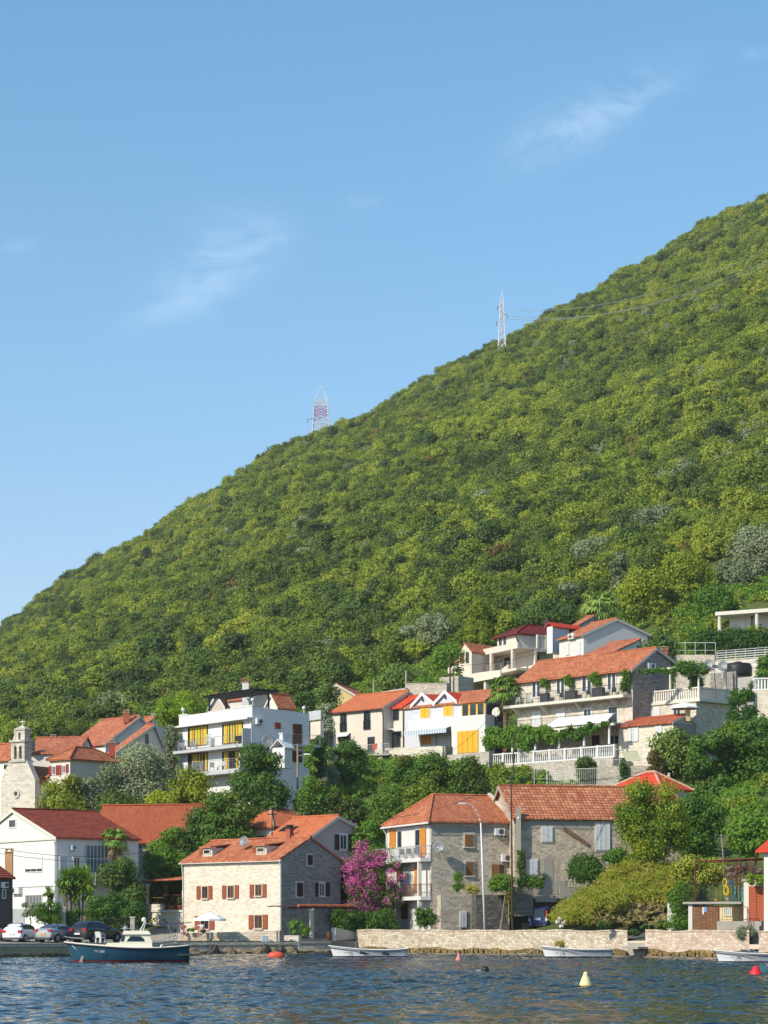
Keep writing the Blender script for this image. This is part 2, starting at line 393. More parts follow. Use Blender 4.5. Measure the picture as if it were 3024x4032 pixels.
# ------------------------------------------------------------------ sea: real swell and chop, finest near the viewer
ys=[]; y=40.0
while y<215: ys.append(y); y+=max(.16,.0011*y)
ys=np.array(ys); us=np.linspace(-.20,.20,430)
Y,U=np.meshgrid(ys,us,indexing='ij'); X=U*Y
wr=np.random.default_rng(3); H=np.zeros_like(X)
gust=.55+.45*np.sin(X*.11+1.3+.6*np.sin(Y*.06))*np.sin(Y*.075+.4+.02*X)
for k in range(46):
    lam=.38*2**(wr.uniform(0,2.1)); th=wr.normal(R(78),R(30)); kk=2*math.pi/lam
    H+=.0060*lam**.9*np.sin(kk*(math.cos(th)*X+math.sin(th)*Y)+wr.uniform(0,6.28))
H*=(.55+.85*gust)
Wv=np.stack([X,Y,H],2).reshape(-1,3); ny_,nx_=X.shape
i0=(np.arange(ny_-1)[:,None]*nx_+np.arange(nx_-1)[None]).ravel()
sf=np.stack([i0,i0+1,i0+nx_+1,i0+nx_],1)
me=bpy.data.meshes.new('sea'); me.vertices.add(len(Wv)); me.vertices.foreach_set('co',Wv.astype(np.float32).ravel())
me.loops.add(sf.size); me.loops.foreach_set('vertex_index',sf.astype(np.int32).ravel()); me.polygons.add(len(sf)); me.polygons.foreach_set('loop_start',np.arange(0,sf.size,4,dtype=np.int32))
me.update(calc_edges=True); me.polygons.foreach_set('use_smooth',[True]*len(sf))
m,nt,out=newmat('sea_water'); g=N(nt,'ShaderNodeNewGeometry').outputs['Position']
h1=noise(nt,mapped(nt,g,(2.4,4.2,1)),1.0,4,.6,.3)
bn=N(nt,'ShaderNodeBump'); bn.inputs['Strength'].default_value=.22; bn.inputs['Distance'].default_value=.05; L(nt,h1,bn.inputs['Height'])
b=principled(nt,out,(.004,.017,.026),.03,bn.outputs[0],0,.45); b.inputs['IOR'].default_value=1.33
me.materials.append(m); sea=bpy.data.objects.new('sea',me); COL.objects.link(sea); setp(sea,'dark blue rippled bay water in front of the quay','water',None,'structure')
fl=MB(); fl.add([(-900,-300,-.35),(900,-300,-.35),(900,230,-.35),(-900,230,-.35)],[(0,1,2,3)])
m2=plain('sea_floor',(.006,.02,.035),.2); o=mesh('sea_floor',fl,m2); setp(o,'dark deep water beyond the ripples','water',None,'structure')

# ------------------------------------------------------------------ trees
def crown(blobs, nper, size, seed, up=.25, jit=.7, asp=.6, droop=0, core=.62, inner=.25):
    """leaf blades on and in a set of clumps: blobs (x,y,z,rx,ry,rz)"""
    g=np.random.default_rng(seed); P=[];D=[]
    for bx in blobs:
        c=np.array(bx[:3]); r=np.array(bx[3:6]) if len(bx)>4 else np.full(3,bx[3])
        n=max(6,int(nper*(r[0]*r[2]+r[0]*r[1])/2))
        d=g.normal(size=(n,3)); d[:,2]+=up; d/=np.linalg.norm(d,axis=1)[:,None]
        rr=1+g.normal(size=n)*.19; k=g.random(n)<inner; rr[k]=g.uniform(.55,1,k.sum()); k=g.random(n)<.10; rr[k]=g.uniform(1.08,1.5,k.sum())
        P.append(c+d*r*rr[:,None]); D.append(d)
    P=np.concatenate(P);D=np.concatenate(D); n=len(P)
    nr=D+g.normal(size=(n,3))*jit*.6; nr/=np.linalg.norm(nr,axis=1)[:,None]
    t=g.normal(size=(n,3)); t[:,2]-=droop; t-=nr*(t*nr).sum(1)[:,None]; t/=np.linalg.norm(t,axis=1)[:,None]; b=np.cross(nr,t)
    s=size*g.uniform(.6,1.4,n)[:,None]
    v=np.stack([P-t*s*.5, P+b*s*asp*.5+t*s*.05, P+t*s*.55-nr*s*.15, P-b*s*asp*.5+t*s*.05],1).reshape(-1,3)
    f=np.arange(4*n).reshape(-1,4)
    vs=[v]; fl=[f]; base=len(v)
    if core:
        for bx in blobs:
            c=np.array(bx[:3]); r=(np.array(bx[3:6]) if len(bx)>4 else np.full(3,bx[3]))*core
            ico=np.array([(0,0,1),(.89,0,.45),(.28,.85,.45),(-.72,.53,.45),(-.72,-.53,.45),(.28,-.85,.45),(.72,.53,-.45),(-.28,.85,-.45),(-.89,0,-.45),(-.28,-.85,-.45),(.72,-.53,-.45),(0,0,-1)])
            tri=[(0,1,2),(0,2,3),(0,3,4),(0,4,5),(0,5,1),(1,6,2),(2,7,3),(3,8,4),(4,9,5),(5,10,1),(6,7,2),(7,8,3),(8,9,4),(9,10,5),(10,6,1),(11,7,6),(11,8,7),(11,9,8),(11,10,9),(11,6,10)]
            vs.append(c+ico*r*g.uniform(.85,1.15,(12,1))); fl.append(np.array([(a+base,b_+base,c_+base,c_+base) for a,b_,c_ in tri])); base+=12
    return np.concatenate(vs), np.concatenate(fl)
def leafmesh(name, v, f, m):
    me=bpy.data.meshes.new(name); quads=[tuple(q) if q[2]!=q[3] else tuple(q[:3]) for q in f.tolist()]
    me.from_pydata(v.tolist(),[],quads); me.materials.append(m); me.update(); return me
def blobset(w,d,h,n,seed,r=(.3,.5),z0=0.0,shape='dome'):
    """clump centres filling a crown of width w, depth d, height h that starts at z0"""
    g=np.random.default_rng(seed); o=[]
    mn=min(w,h*1.2); pn=3.0
    for i in range(n):
        for _ in range(30):
            p=g.uniform(-1,1,3)
            q=(np.abs(p)**pn).sum()**(1/pn)
            if shape=='dome' and q<1: break
            if shape=='box' and True: break
            if shape=='cone' and math.hypot(p[0],p[1])<(1-p[2])/2+.15: break
        k=.62 if shape!='box' else .8
        if shape=='dome' and q>0: p=p/q*max(q,g.uniform(.5,1.0))
        rr=mn*g.uniform(*r)*.5*g.uniform(.7,1.25)
        o.append((p[0]*(w/2-rr*.8), p[1]*max(0,d/2-rr*.8), z0+h/2+p[2]*(h/2-rr*.7), rr*g.uniform(.9,1.2), min(rr*g.uniform(.9,1.2),d*.5), rr*g.uniform(.75,1.0)))
    return o
def trunkmb(h, r, spread, seed, limbs=4, base=(0,0,0), n=7):
    g=random.Random(seed); mb=MB(); b=Vector(base); pts=[b]
    for i in range(3): pts.append(b+Vector((g.uniform(-.06,.06)*h,g.uniform(-.06,.06)*h,h*(i+1)/3)))
    rs=[r*1.25,r,r*.8,r*.55]
    for i in range(3): mb.cyl(pts[i],pts[i+1],rs[i],rs[i+1],n)
    for k in range(limbs):
        a=k*2*math.pi/limbs+g.uniform(-.4,.4); p0=pts[2].lerp(pts[3],g.uniform(0,.8)); e=p0+Vector((math.cos(a)*spread,math.sin(a)*spread,spread*g.uniform(.5,1.0)))
        md=p0.lerp(e,.5)+Vector((0,0,spread*.12)); mb.cyl(p0,md,r*.5,r*.35,5); mb.cyl(md,e,r*.35,r*.12,5)
    return mb
BARK=plain('bark',(.085,.062,.045),.95,0,.35,6)
LV={'hill':leaf('hill_leaves',(.034,.053,.009),(.080,.115,.012),(.150,.175,.018),.25,.016,.7),
    'yellow':leaf('yellowgreen_leaves',(.07,.10,.012),(.12,.16,.016),(.19,.205,.024),.3,.016,.6),
    'silver':leaf('olive_leaves',(.08,.10,.05),(.12,.145,.08),(.165,.19,.115),.15,.02,.5),
    'dark':leaf('dark_leaves',(.024,.042,.010),(.045,.074,.013),(.075,.105,.018),.2,.02,.6),
    'rust':leaf('rust_leaves',(.06,.05,.012),(.09,.065,.016),(.11,.09,.02),.2,.02,.6)}
KIND_W=['hill','yellow','silver','dark','rust']
def hill_variant(k,i):
    s=100*KIND_W.index(k)+i
    if k=='silver': bl=blobset(4.2,4.2,3.0,12,s,(.4,.6)); v,f=crown(bl,260,.32,s,.7,.55)
    elif k=='dark': bl=blobset(4.4,4.4,4.4,13,s,(.36,.56)); v,f=crown(bl,140,.38,s,.5,.7)
    else: bl=blobset(5.0,5.0,3.8,16,s,(.3,.52)); v,f=crown(bl,140,.38,s,.6,.65)
    return leafmesh('crown',v,f,LV[k])
# ------------------------------------------------------------------ houses
def Zm(ox,oy,s):
    return lambda *a: tuple((ox if i%2==0 else oy)+v/s for i,v in enumerate(a))
z1=Zm(0,2700,1.659); z2=Zm(600,2600,2.37); z3=Zm(1200,2600,2.074); z4=Zm(1700,2300,2.074); z5=Zm(1900,2600,1.843); z6=Zm(2300,2200,2.291)
b1=Zm(0,3100,2.37); b2=Zm(0,3400,2.074); b3=Zm(650,3050,2.074); b4=Zm(1250,3100,2.074); b5=Zm(1850,3000,2.37); b6=Zm(2350,2950,2.4615); b7=Zm(1200,3550,1.659); b8=Zm(2000,3550,1.62)
class Fac:
    """an upright plane: s runs along d, n points out of the wall"""
    def __init__(s,C,d,n): s.C=Vector((C[0],C[1])); s.d=Vector((d[0],d[1])); s.n=Vector((n[0],n[1]))
    def off(s,o): return Fac(s.C+s.n*o,s.d,s.n)
    def sz(s,px,py):
        k=(px-CX)/F; den=k*s.n.x+s.n.y; y=(s.C.x*s.n.x+s.C.y*s.n.y)/den
        p=Vector((k*y,y)); return (p-s.C).dot(s.d), EYE+(HY-py)/F*y
    def at(s,px):
        k=(px-CX)/F; den=k*s.n.x+s.n.y; y=(s.C.x*s.n.x+s.C.y*s.n.y)/den; return Vector((k*y,y))
    def P(s,a,z,o=0):
        q=s.C+s.d*a+s.n*o; return Vector((q.x,q.y,z))
    def rect(s,r):
        x0,y0,x1,y1=r; cx,cy=(x0+x1)/2,(y0+y1)/2
        a,_=s.sz(x0,cy); b,_=s.sz(x1,cy); _,zt=s.sz(cx,y0); _,zb=s.sz(cx,y1)
        return min(a,b),max(a,b),min(zb,zt),max(zb,zt)
    def box(s,mb,s0,s1,z0,z1,o0,o1):
        mb.hexa([s.P(s0,z0,o0),s.P(s1,z0,o0),s.P(s1,z0,o1),s.P(s0,z0,o1),s.P(s0,z1,o0),s.P(s1,z1,o0),s.P(s1,z1,o1),s.P(s0,z1,o1)]); return mb
class House:
    def __init__(h,name,label,corner,depth,yaw,xl,xr,zb,cat='house',group=None,Wd=None,Ln=None,pt=None):
        y=R(yaw); h.yaw=y; C=Vector(((corner-CX)/F*depth,depth)) if pt is None else Vector(pt)
        h.dl=Vector((-math.cos(y),math.sin(y))); h.dr=Vector((math.sin(y),math.cos(y)))
        nF=Vector((-math.sin(y),-math.cos(y))); nR=Vector((math.cos(y),-math.sin(y)))
        h.C=C; h.F=Fac(C,h.dl,nF); h.Rr=Fac(C,h.dr,nR); h.zb=zb
        def ln(px,d):
            k=(px-CX)/F; return (k*C.y-C.x)/(d.x-k*d.y)
        h.L=Ln if Ln else ln(xl,h.dl); h.W=Wd if Wd else ln(xr,h.dr)
        h.t=thing(name,label,cat,(C.x,C.y,zb),math.atan2(-h.dl.y,-h.dl.x),group)
    def fac(h,f): return h.F if f=='F' else h.Rr if f=='R' else f
    def prismR(h,prof,l0,l1):   # profile [(t,z)] in the R plane swept along dl
        mb=MB(); k=len(prof)
        A=[h.Rr.P(t,z)+Vector((h.dl.x,h.dl.y,0))*l0 for t,z in prof]; B=[h.Rr.P(t,z)+Vector((h.dl.x,h.dl.y,0))*l1 for t,z in prof]
        mb.add(A+B,[tuple(range(k)),tuple(range(2*k-1,k-1,-1))]+[(i,k+i,k+(i+1)%k,(i+1)%k) for i in range(k)]); return mb
    def prismF(h,prof,t0,t1):
        mb=MB(); k=len(prof); D=Vector((h.dr.x,h.dr.y,0))
        A=[h.F.P(s,z)+D*t0 for s,z in prof]; B=[h.F.P(s,z)+D*t1 for s,z in prof]
        mb.add(A+B,[tuple(range(k)),tuple(range(2*k-1,k-1,-1))]+[(i,k+i,k+(i+1)%k,(i+1)%k) for i in range(k)]); return mb
    def gp(h,l,t,z): q=h.C+h.dl*l+h.dr*t; return Vector((q.x,q.y,z))
    def depth_at(h,l,t): return (h.C+h.dl*l+h.dr*t).y
    def gable(h,axis,ze,apex,ze2=None,m=None,rm=None,ov=.35,og=.18,th=.16,trim=None,wallname='wall',cap=True,span=None):
        """axis 'R': gable seen on R, ridge along dl; 'F': gable seen on F, ridge along dr. apex (along, z)"""
        sa,za=apex; D=h.W if axis=='R' else h.L; Len=h.L if axis=='R' else h.W
        ze2=ze if ze2 is None else ze2
        prof=[(0,h.zb),(D,h.zb),(D,ze2),(sa,za),(0,ze)]
        ext=h.prismR if axis=='R' else h.prismF
        wl=mesh(wallname,ext(prof,0,Len),m,h.t)
        def pt(s,z,l): return h.gp(l,s,z) if axis=='R' else h.gp(s,l,z)
        k1=(za-ze)/max(sa,.01); k2=(za-ze2)/max(D-sa,.01); rb=MB()
        up=.05
        rb.vslab([pt(-ov,ze-ov*k1+up+th,-og),pt(-ov,ze-ov*k1+up+th,Len+og),pt(sa,za+up+th,Len+og),pt(sa,za+up+th,-og)],th)
        rb.vslab([pt(D+ov,ze2-ov*k2+up+th,-og),pt(sa,za+up+th,-og),pt(sa,za+up+th,Len+og),pt(D+ov,ze2-ov*k2+up+th,Len+og)],th)
        rf=mesh('roof',rb,rm,h.t)
        if cap:
            cb=MB(); a=pt(sa,za+up+th+.02,-og); b=pt(sa,za+up+th+.02,Len+og); n=max(3,int((b-a).length/.42))
            for i in range(n): cb.cyl(a.lerp(b,i/n),a.lerp(b,(i+1.12)/n),.13,.105,6)
            mesh('ridge_cap',cb,rm,rf)
        if trim:
            tb_=MB()
            for l in (-og,):
                for (s0,q0,s1,q1) in ((-ov,ze-ov*k1,sa,za),(sa,za,D+ov,ze2-ov*k2)):
                    a=pt(s0,q0+up-.02,l); b=pt(s1,q1+up-.02,l); nn=(Vector((h.Rr.n.x,h.Rr.n.y,0)) if axis=='R' else Vector((h.F.n.x,h.F.n.y,0)))
                    tb_.hexa([a-Vector((0,0,.16)),b-Vector((0,0,.16)),b-Vector((0,0,.16))+nn*.05,a-Vector((0,0,.16))+nn*.05,a+Vector((0,0,.14)),b+Vector((0,0,.14)),b+Vector((0,0,.14))+nn*.05,a+Vector((0,0,.14))+nn*.05])
            mesh('verge_board',tb_,trim,rf)
        h.roof=rf; h.pt=pt; h.ze=ze; h.kslope=k1; h.ov=ov; h.axis=axis; return rf
    def skin(h,m,ze,apex,ze2,name='gable_stone'):
        mb=MB(); p=[(.0,h.zb),(h.W,h.zb),(h.W,ze2-.03),(apex[0],apex[1]-.03),(.0,ze-.03)]; k=5
        A_=[h.Rr.P(s,z,.0) for s,z in p]; B_=[h.Rr.P(s,z,.03) for s,z in p]; mb.add(A_+B_,[tuple(range(k)),tuple(range(2*k-1,k-1,-1))]+[(i,k+i,k+(i+1)%k,(i+1)%k) for i in range(k)]); return mesh(name,mb,m,h.t)
    def apexR(h,px,py): return h.Rr.sz(px,py)
    def apexF(h,px,py): return h.F.sz(px,py)
    def hip(h,ze,zr,m,rm,ra=None,rb_=None,ov=.35,th=.16,caps=None):
        """hipped roof; ridge from (l,t) ra to rb_ at height zr"""
        L_,W_=h.L,h.W; mesh('wall',h.prismR([(0,h.zb),(W_,h.zb),(W_,ze),(0,ze)],0,L_),m,h.t)
        z=ze+th-.02; o=ov
        c=[h.gp(-o,-o,z),h.gp(L_+o,-o,z),h.gp(L_+o,W_+o,z),h.gp(-o,W_+o,z)]
        A=h.gp(ra[0],ra[1],zr+th); B=h.gp(rb_[0],rb_[1],zr+th); mb=MB()
        if (A-B).length<.05:
            for i in range(4): mb.vslab([c[(i+1)%4],c[i],A],th)
            hips=[(c[i],A) for i in range(4)]
        elif abs(ra[0]-rb_[0])<.01:   # ridge along dr
            mb.vslab([c[1],c[0],A],th); mb.vslab([c[0],c[3],B,A],th); mb.vslab([c[3],c[2],B],th); mb.vslab([c[2],c[1],A,B],th); hips=[(c[0],A),(c[1],A),(c[2],B),(c[3],B),(A,B)]
        else:                         # ridge along dl; A nearest l=0
            mb.vslab([c[1],c[0],A,B],th); mb.vslab([c[0],c[3],A],th); mb.vslab([c[3],c[2],B,A],th); mb.vslab([c[2],c[1],B],th); hips=[(c[0],A),(c[3],A),(c[1],B),(c[2],B),(A,B)]
        h.roof=mesh('roof',mb,rm,h.t)
        if caps:
            cb=MB()
            for a,b in hips:
                n=max(3,int((b-a).length/.42))
                for i in range(n): cb.cyl(a.lerp(b,i/n)+Vector((0,0,.02)),a.lerp(b,(i+1.12)/n)+Vector((0,0,.02)),.13,.105,6)
            mesh('ridge_cap',cb,caps,h.roof)
        return h.roof
    def flat(h,ztop,m): return mesh('wall',h.prismR([(0,h.zb),(h.W,h.zb),(h.W,ztop),(0,ztop)],0,h.L),m,h.t)
    def win(h,f,r,frame,pane=None,shut=None,bars=(2,1),sill=None,sur=None,name='window',fw=.07,closed=None,curtain=None,out=0.0,shut_px=None,rail=None,label=None):
        """an opening: dark pane behind a frame, optional surround, sill, shutter leaves, curtain"""
        fc=h.fac(f).off(out) if out else h.fac(f); s0,s1,z0,z1=fc.rect(r); 
        if s1-s0<.25: m_=(s0+s1)/2; s0,s1=m_-.14,m_+.14
        mb=MB(); d0,d1=-.02,.07
        fc.box(mb,s0,s0+fw,z0,z1,d0,d1); fc.box(mb,s1-fw,s1,z0,z1,d0,d1); fc.box(mb,s0+fw,s1-fw,z1-fw,z1,d0,d1); fc.box(mb,s0+fw,s1-fw,z0,z0+fw,d0,d1)
        nx,ny=bars
        for i in range(1,nx):
            c=s0+(s1-s0)*i/nx; fc.box(mb,c-fw*.45,c+fw*.45,z0+fw,z1-fw,d0,d1-.015)
        for j in range(1,ny):
            c=z0+(z1-z0)*j/ny; fc.box(mb,s0+fw,s1-fw,c-.025,c+.025,d0,d1-.02)
        w_=mesh(name,mb,frame,h.t)
        if label: w_['label']=label
        mesh('pane',fc.box(MB(),s0+fw*.6,s1-fw*.6,z0+fw*.6,z1-fw*.6,-.015,.022),pane or glass(),w_)
        if curtain:
            for (a,b) in curtain[1]:
                cb=MB(); n=max(3,int((b-a)*(s1-s0)/.13)); 
                for i in range(n):
                    u0=s1-(a+(b-a)*i/n)*(s1-s0); u1=s1-(a+(b-a)*(i+.8)/n)*(s1-s0); fc.box(cb,min(u0,u1),max(u0,u1),z0+.04,z1-fw,.023,.036+.012*(i%2))
                mesh('curtain',cb,curtain[0],w_)
        if sur:
            sm,sw=sur; sb=MB()
            fc.box(sb,s0-sw,s0,z0,z1,-.01,.05); fc.box(sb,s1,s1+sw,z0,z1,-.01,.05); fc.box(sb,s0-sw,s1+sw,z1,z1+sw,-.01,.053); fc.box(sb,s0-sw,s1+sw,z0-sw,z0,-.01,.057)
            mesh('surround',sb,sm,w_)
        if sill: mesh('sill',fc.box(MB(),s0-.12,s1+.12,z0-.1,z0-.003,-.02,.16),sill,w_)
        if closed:
            half=(s1-s0)/2; n=closed[1] if isinstance(closed,tuple) else 2; cm=closed[0] if isinstance(closed,tuple) else closed
            for i in range(n):
                a=s0+(s1-s0)*i/n+.012; b=s0+(s1-s0)*(i+1)/n-.012; shutter(fc,a,b,z0+.02,z1-.02,.075,cm,w_)
        if shut:
            if shut_px:
                for q in shut_px:
                    a,b,c,d=fc.rect(q); shutter(fc,a,b,c,d,.03,shut,w_)
            else:
                wd=(s1-s0)*.55
                shutter(fc,s0-wd-.03,s0-.03,z0-.03,z1+.03,.03,shut,w_); shutter(fc,s1+.03,s1+wd+.03,z0-.03,z1+.03,.03,shut,w_)
        return w_
def shutter(fc,a,b,z0,z1,o,m,parent,name='shutter'):
    mb=MB(); fc.box(mb,a,b,z0,z1,o,o+.035)
    e=.05
    fc.box(mb,a+.01,a+.01+e,z0+.02,z1-.02,o+.036,o+.055); fc.box(mb,b-.01-e,b-.01,z0+.02,z1-.02,o+.036,o+.055)
    n=max(3,int((z1-z0)/.16))
    for i in range(n):
        c=z0+.05+(z1-z0-.1)*(i+.5)/n; fc.box(mb,a+.065,b-.065,c-.035,c+.035,o+.036,o+.048)
    return mesh(name,mb,m,parent)
def pipe(parent,pts,r,m,name='downpipe'): return mesh(name,MB().tube(pts,r,6),m,parent)
def railing(pts,hgt,m,parent=None,gap=.14,bar=.02,top=.045,rails=0,name='railing',post=1.6):
    """a metal railing along floor points: top and bottom rail, posts, upright bars (or `rails` level rails)"""
    mb=MB(); up=Vector((0,0,1))
    for a,b in zip(pts[:-1],pts[1:]):
        a=Vector(a);b=Vector(b); ln=(b-a).length; d=(b-a)/max(ln,1e-6)
        mb.cyl(a+up*hgt,b+up*hgt,top*.6,None,5); 
        n=max(1,int(ln/post))
        for i in range(n+1): mb.cyl(a+d*ln*i/n,a+d*ln*i/n+up*hgt,top*.6,None,5)
        if rails:
            for k in range(rails): mb.cyl(a+up*hgt*(k+.6)/(rails+.6),b+up*hgt*(k+.6)/(rails+.6),bar,None,4)
        else:
            mb.cyl(a+up*.1,b+up*.1,bar,None,4); n=max(2,int(ln/gap))
            for i in range(1,n): mb.cyl(a+d*ln*i/n+up*.1,a+d*ln*i/n+up*hgt,bar,None,4,False)
    return mesh(name,mb,m,parent)
def balusters(pts,hgt,m,parent=None,gap=.26,name='balustrade',prof='turned',pier=2.4):
    """a stone balustrade: plinth, turned balusters, coping, piers"""
    mb=MB(); up=Vector((0,0,1))
    for a,b in zip(pts[:-1],pts[1:]):
        a=Vector(a);b=Vector(b); ln=(b-a).length; d=(b-a)/ln; rz=math.atan2(d.y,d.x)
        c=(a+b)/2
        mb.box(c+up*.07,(ln,.22,.14),rz); mb.box(c+up*(hgt-.07),(ln,.24,.14),rz)
        n=max(2,int(ln/gap))
        for i in range(n):
            p=a+d*ln*(i+.5)/n
            if prof=='flat': mb.box(p+up*(hgt/2),(gap*.62,.07,hgt-.28),rz)
            else: mb.lathe(p+up*.14,[(.06,0),(.085,.25*(hgt-.28)),(.045,.62*(hgt-.28)),(.05,.8*(hgt-.28)),(.065,hgt-.28)],6)
        k=max(1,round(ln/pier))
        for i in range(k+1): mb.box(a+d*ln*i/k+up*(hgt/2+.03),(.24,.28,hgt+.06),rz)
    return mesh(name,mb,m,parent)
def aircon(fc,r,label,group=None):
    """split air conditioner bolted to a wall: casing, fan grille, brackets"""
    s0,s1,z0,z1=fc.rect(r); c=fc.P((s0+s1)/2,z0,.05)
    t=thing('air_conditioner',label,'air conditioner',c,0,group)
    mesh('casing',fc.box(MB(),s0,s1,z0,z1,.06,.40),M_WHITE,t)
    sm=s0+(s1-s0)*.62; rr=min((z1-z0)*.4,(s1-s0)*.34); g=MB(); a=fc.P(sm,(z0+z1)/2,.403); b=fc.P(sm,(z0+z1)/2,.42); g.cyl(a,b,rr,rr*.95,14); mesh('fan_grille',g,M_DGREY,t)
    for a in (s0+.08,s1-.13): mesh('bracket',fc.box(MB(),a,a+.05,z0-.06,z0-.003,0,.40),M_STEEL,t)
    return t
def dish(c,r,label,aim=(-.55,-.8,.25),m=None,pole=1.0,group=None,anchor=None):
    """satellite dish: shallow bowl, feed arm with its head, mast"""
    c=Vector(c); t=thing('satellite_dish',label,'satellite dish',c,0,group); d=Vector(aim).normalized(); u=d.cross(Vector((0,0,1))).normalized(); v=u.cross(d)
    mb=MB(); n=18; vs=[];fs=[]
    prof=[(0.001,-.16),(.45,-.125),(.8,-.06),(1,.02),(1,.045),(.8,-.03),(.45,-.095),(.001,-.13)]
    for rr,zz in prof:
        for k in range(n):
            a=2*math.pi*k/n; vs.append(c+u*(r*rr*math.cos(a))+v*(r*rr*math.sin(a)*1.08)+d*(r*zz))
    for i in range(len(prof)-1):
        for k in range(n): fs.append((i*n+k,i*n+(k+1)%n,(i+1)*n+(k+1)%n,(i+1)*n+k))
    mb.add(vs,fs); mesh('bowl',mb,m or M_DISH,t,True)
    e=c+d*(r*.75)-v*(r*.25); mesh('feed_arm',MB().cyl(c-v*r*1.02,e,.025,.02,5),M_STEEL,t); mesh('feed_head',MB().cyl(e,e-d*.14,.06,.05,8),M_WHITE,t)
    base=Vector(anchor) if anchor is not None else c-Vector((0,0,pole))
    mesh('mast',MB().tube([c-d*(r*.15),c-d*(r*.3)-Vector((0,0,r*.6)),base],.03,6),M_STEEL,t); return t
def chimney(h,c,sz_,hgt,m,capm,parent,rz=0):
    ch=mesh('chimney',MB().box((c[0],c[1],c[2]+hgt/2),(sz_,sz_*.8,hgt),rz),m,parent)
    mb=MB(); mb.box((c[0],c[1],c[2]+hgt+.03),(sz_*1.25,sz_*1.05,.06),rz)
    for s in (-1,1): mb.box((c[0]+s*sz_*.35*math.cos(rz),c[1]+s*sz_*.35*math.sin(rz),c[2]+hgt+.16),(sz_*.2,sz_*.6,.2),rz)
    mb.box((c[0],c[1],c[2]+hgt+.295),(sz_*1.15,sz_*.95,.07),rz); mesh('chimney_cap',mb,capm,ch); return ch
M_WHITE=plain('white_paint',(.64,.64,.63),.5,0,.06,2); M_DGREY=plain('dark_grey_metal',(.07,.075,.08),.5,0,.1); M_STEEL=plain('galvanised_steel',(.42,.43,.44),.4,.7,.1)
M_DISH=plain('dish_grey',(.17,.185,.20),.45,.1,.1); M_BLACK=plain('black_metal',(.018,.018,.02),.5,0,.1); M_GUT=plain('brown_gutter',(.06,.035,.028),.5,0,.1)
M_CREAMW=plain('cream_white',(.60,.57,.50),.7,0,.08); M_RUST=plain('rusty_iron',(.16,.055,.03),.9,.1,.35,6); M_GREYW=plain('light_grey_paint',(.45,.46,.47),.6,0,.08)
P_WHITE=plaster('white_render',(.80,.79,.75),.2); P_CREAM=plaster('cream_render',(.78,.71,.60),.2); P_PINK=plaster('pale_pink_render',(.72,.62,.55),.12); P_LILAC=plaster('pale_lilac_render',(.68,.69,.76),.12)
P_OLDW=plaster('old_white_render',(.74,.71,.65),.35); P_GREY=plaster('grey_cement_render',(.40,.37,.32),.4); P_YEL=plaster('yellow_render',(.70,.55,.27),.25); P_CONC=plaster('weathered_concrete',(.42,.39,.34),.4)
S_PALE=stone('pale_limestone',(.74,.68,.56),(.66,.60,.49),(.56,.50,.40),(.60,.55,.46),.30,irreg=.2,blot=.10)
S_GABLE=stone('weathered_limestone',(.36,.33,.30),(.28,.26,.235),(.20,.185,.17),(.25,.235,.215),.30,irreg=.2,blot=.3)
S_RUB=stone('grey_rubble_stone',(.62,.55,.44),(.50,.44,.355),(.33,.29,.23),(.40,.355,.285),.27,irreg=.7,blot=.4)
S_BRN=stone('brown_rubble_stone',(.64,.54,.41),(.50,.42,.315),(.32,.265,.20),(.44,.375,.295),.25,irreg=.8,blot=.5)
S_WALL=stone('seawall_stone',(.68,.60,.47),(.55,.46,.34),(.40,.31,.22),(.42,.365,.29),.27,irreg=.55,blot=.25)
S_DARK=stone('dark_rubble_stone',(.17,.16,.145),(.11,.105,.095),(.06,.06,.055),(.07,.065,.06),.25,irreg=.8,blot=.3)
S_HOTEL=stone('hotel_limestone',(.70,.64,.53),(.58,.525,.43),(.44,.395,.32),(.57,.52,.43),.30,irreg=.42,blot=.2)
S_GARD=stone('garden_wall_stone',(.56,.51,.43),(.46,.42,.35),(.34,.31,.26),(.40,.37,.32),.27,irreg=.6,blot=.35)
S_CHURCH=stone('church_limestone',(.68,.63,.53),(.61,.56,.47),(.50,.46,.39),(.50,.46,.39),.46,irreg=.15,blot=.3)
T_OR=tiles('orange_tiles',(.33,.10,.05),(.43,.14,.065),(.50,.20,.105),age=.25)
T_BR=tiles('brown_tiles',(.28,.07,.032),(.31,.08,.038),(.34,.095,.046),row=.30,col=.2,age=.3,strength=.5,gap=.2)
T_RIB=tiles('ribbed_red_tiles',(.22,.045,.025),(.28,.06,.035),(.33,.08,.045),row=.42,col=.3,age=.15,gap=.75,lw=.5)
T_OLD=tiles('old_course_tiles',(.34,.105,.055),(.45,.165,.08),(.53,.24,.125),row=.45,col=.34,age=.35,gap=.6,lw=.32)
T_SMOOTH=tiles('new_orange_tiles',(.41,.11,.045),(.45,.135,.057),(.49,.155,.07),row=.36,col=.3,age=.08,strength=.35,gap=.12)
T_RED=tiles('bright_red_tiles',(.48,.05,.025),(.52,.06,.03),(.55,.075,.035),row=.36,col=.3,age=.06,strength=.3,gap=.15)
T_TAN=tiles('tan_tiles',(.34,.10,.05),(.42,.14,.075),(.50,.20,.11),age=.35)
T_MAR=tiles('maroon_tiles',(.12,.018,.018),(.14,.022,.021),(.165,.03,.027),row=.4,col=.3,age=.1,strength=.35,gap=.35)
T_CAP=plain('mortared_ridge',(.50,.34,.24),.9,0,.2,4)
WD_OR=wood('orange_shutter_wood',(.62,.235,.025)); WD_YEL=wood('yellow_shutter_wood',(.78,.42,.035)); WD_RED=wood('red_brown_shutter_wood',(.30,.075,.03)); WD_CRIM=wood('crimson_shutter_wood',(.30,.028,.03)); WD_DK=wood('dark_shutter_wood',(.055,.022,.018))
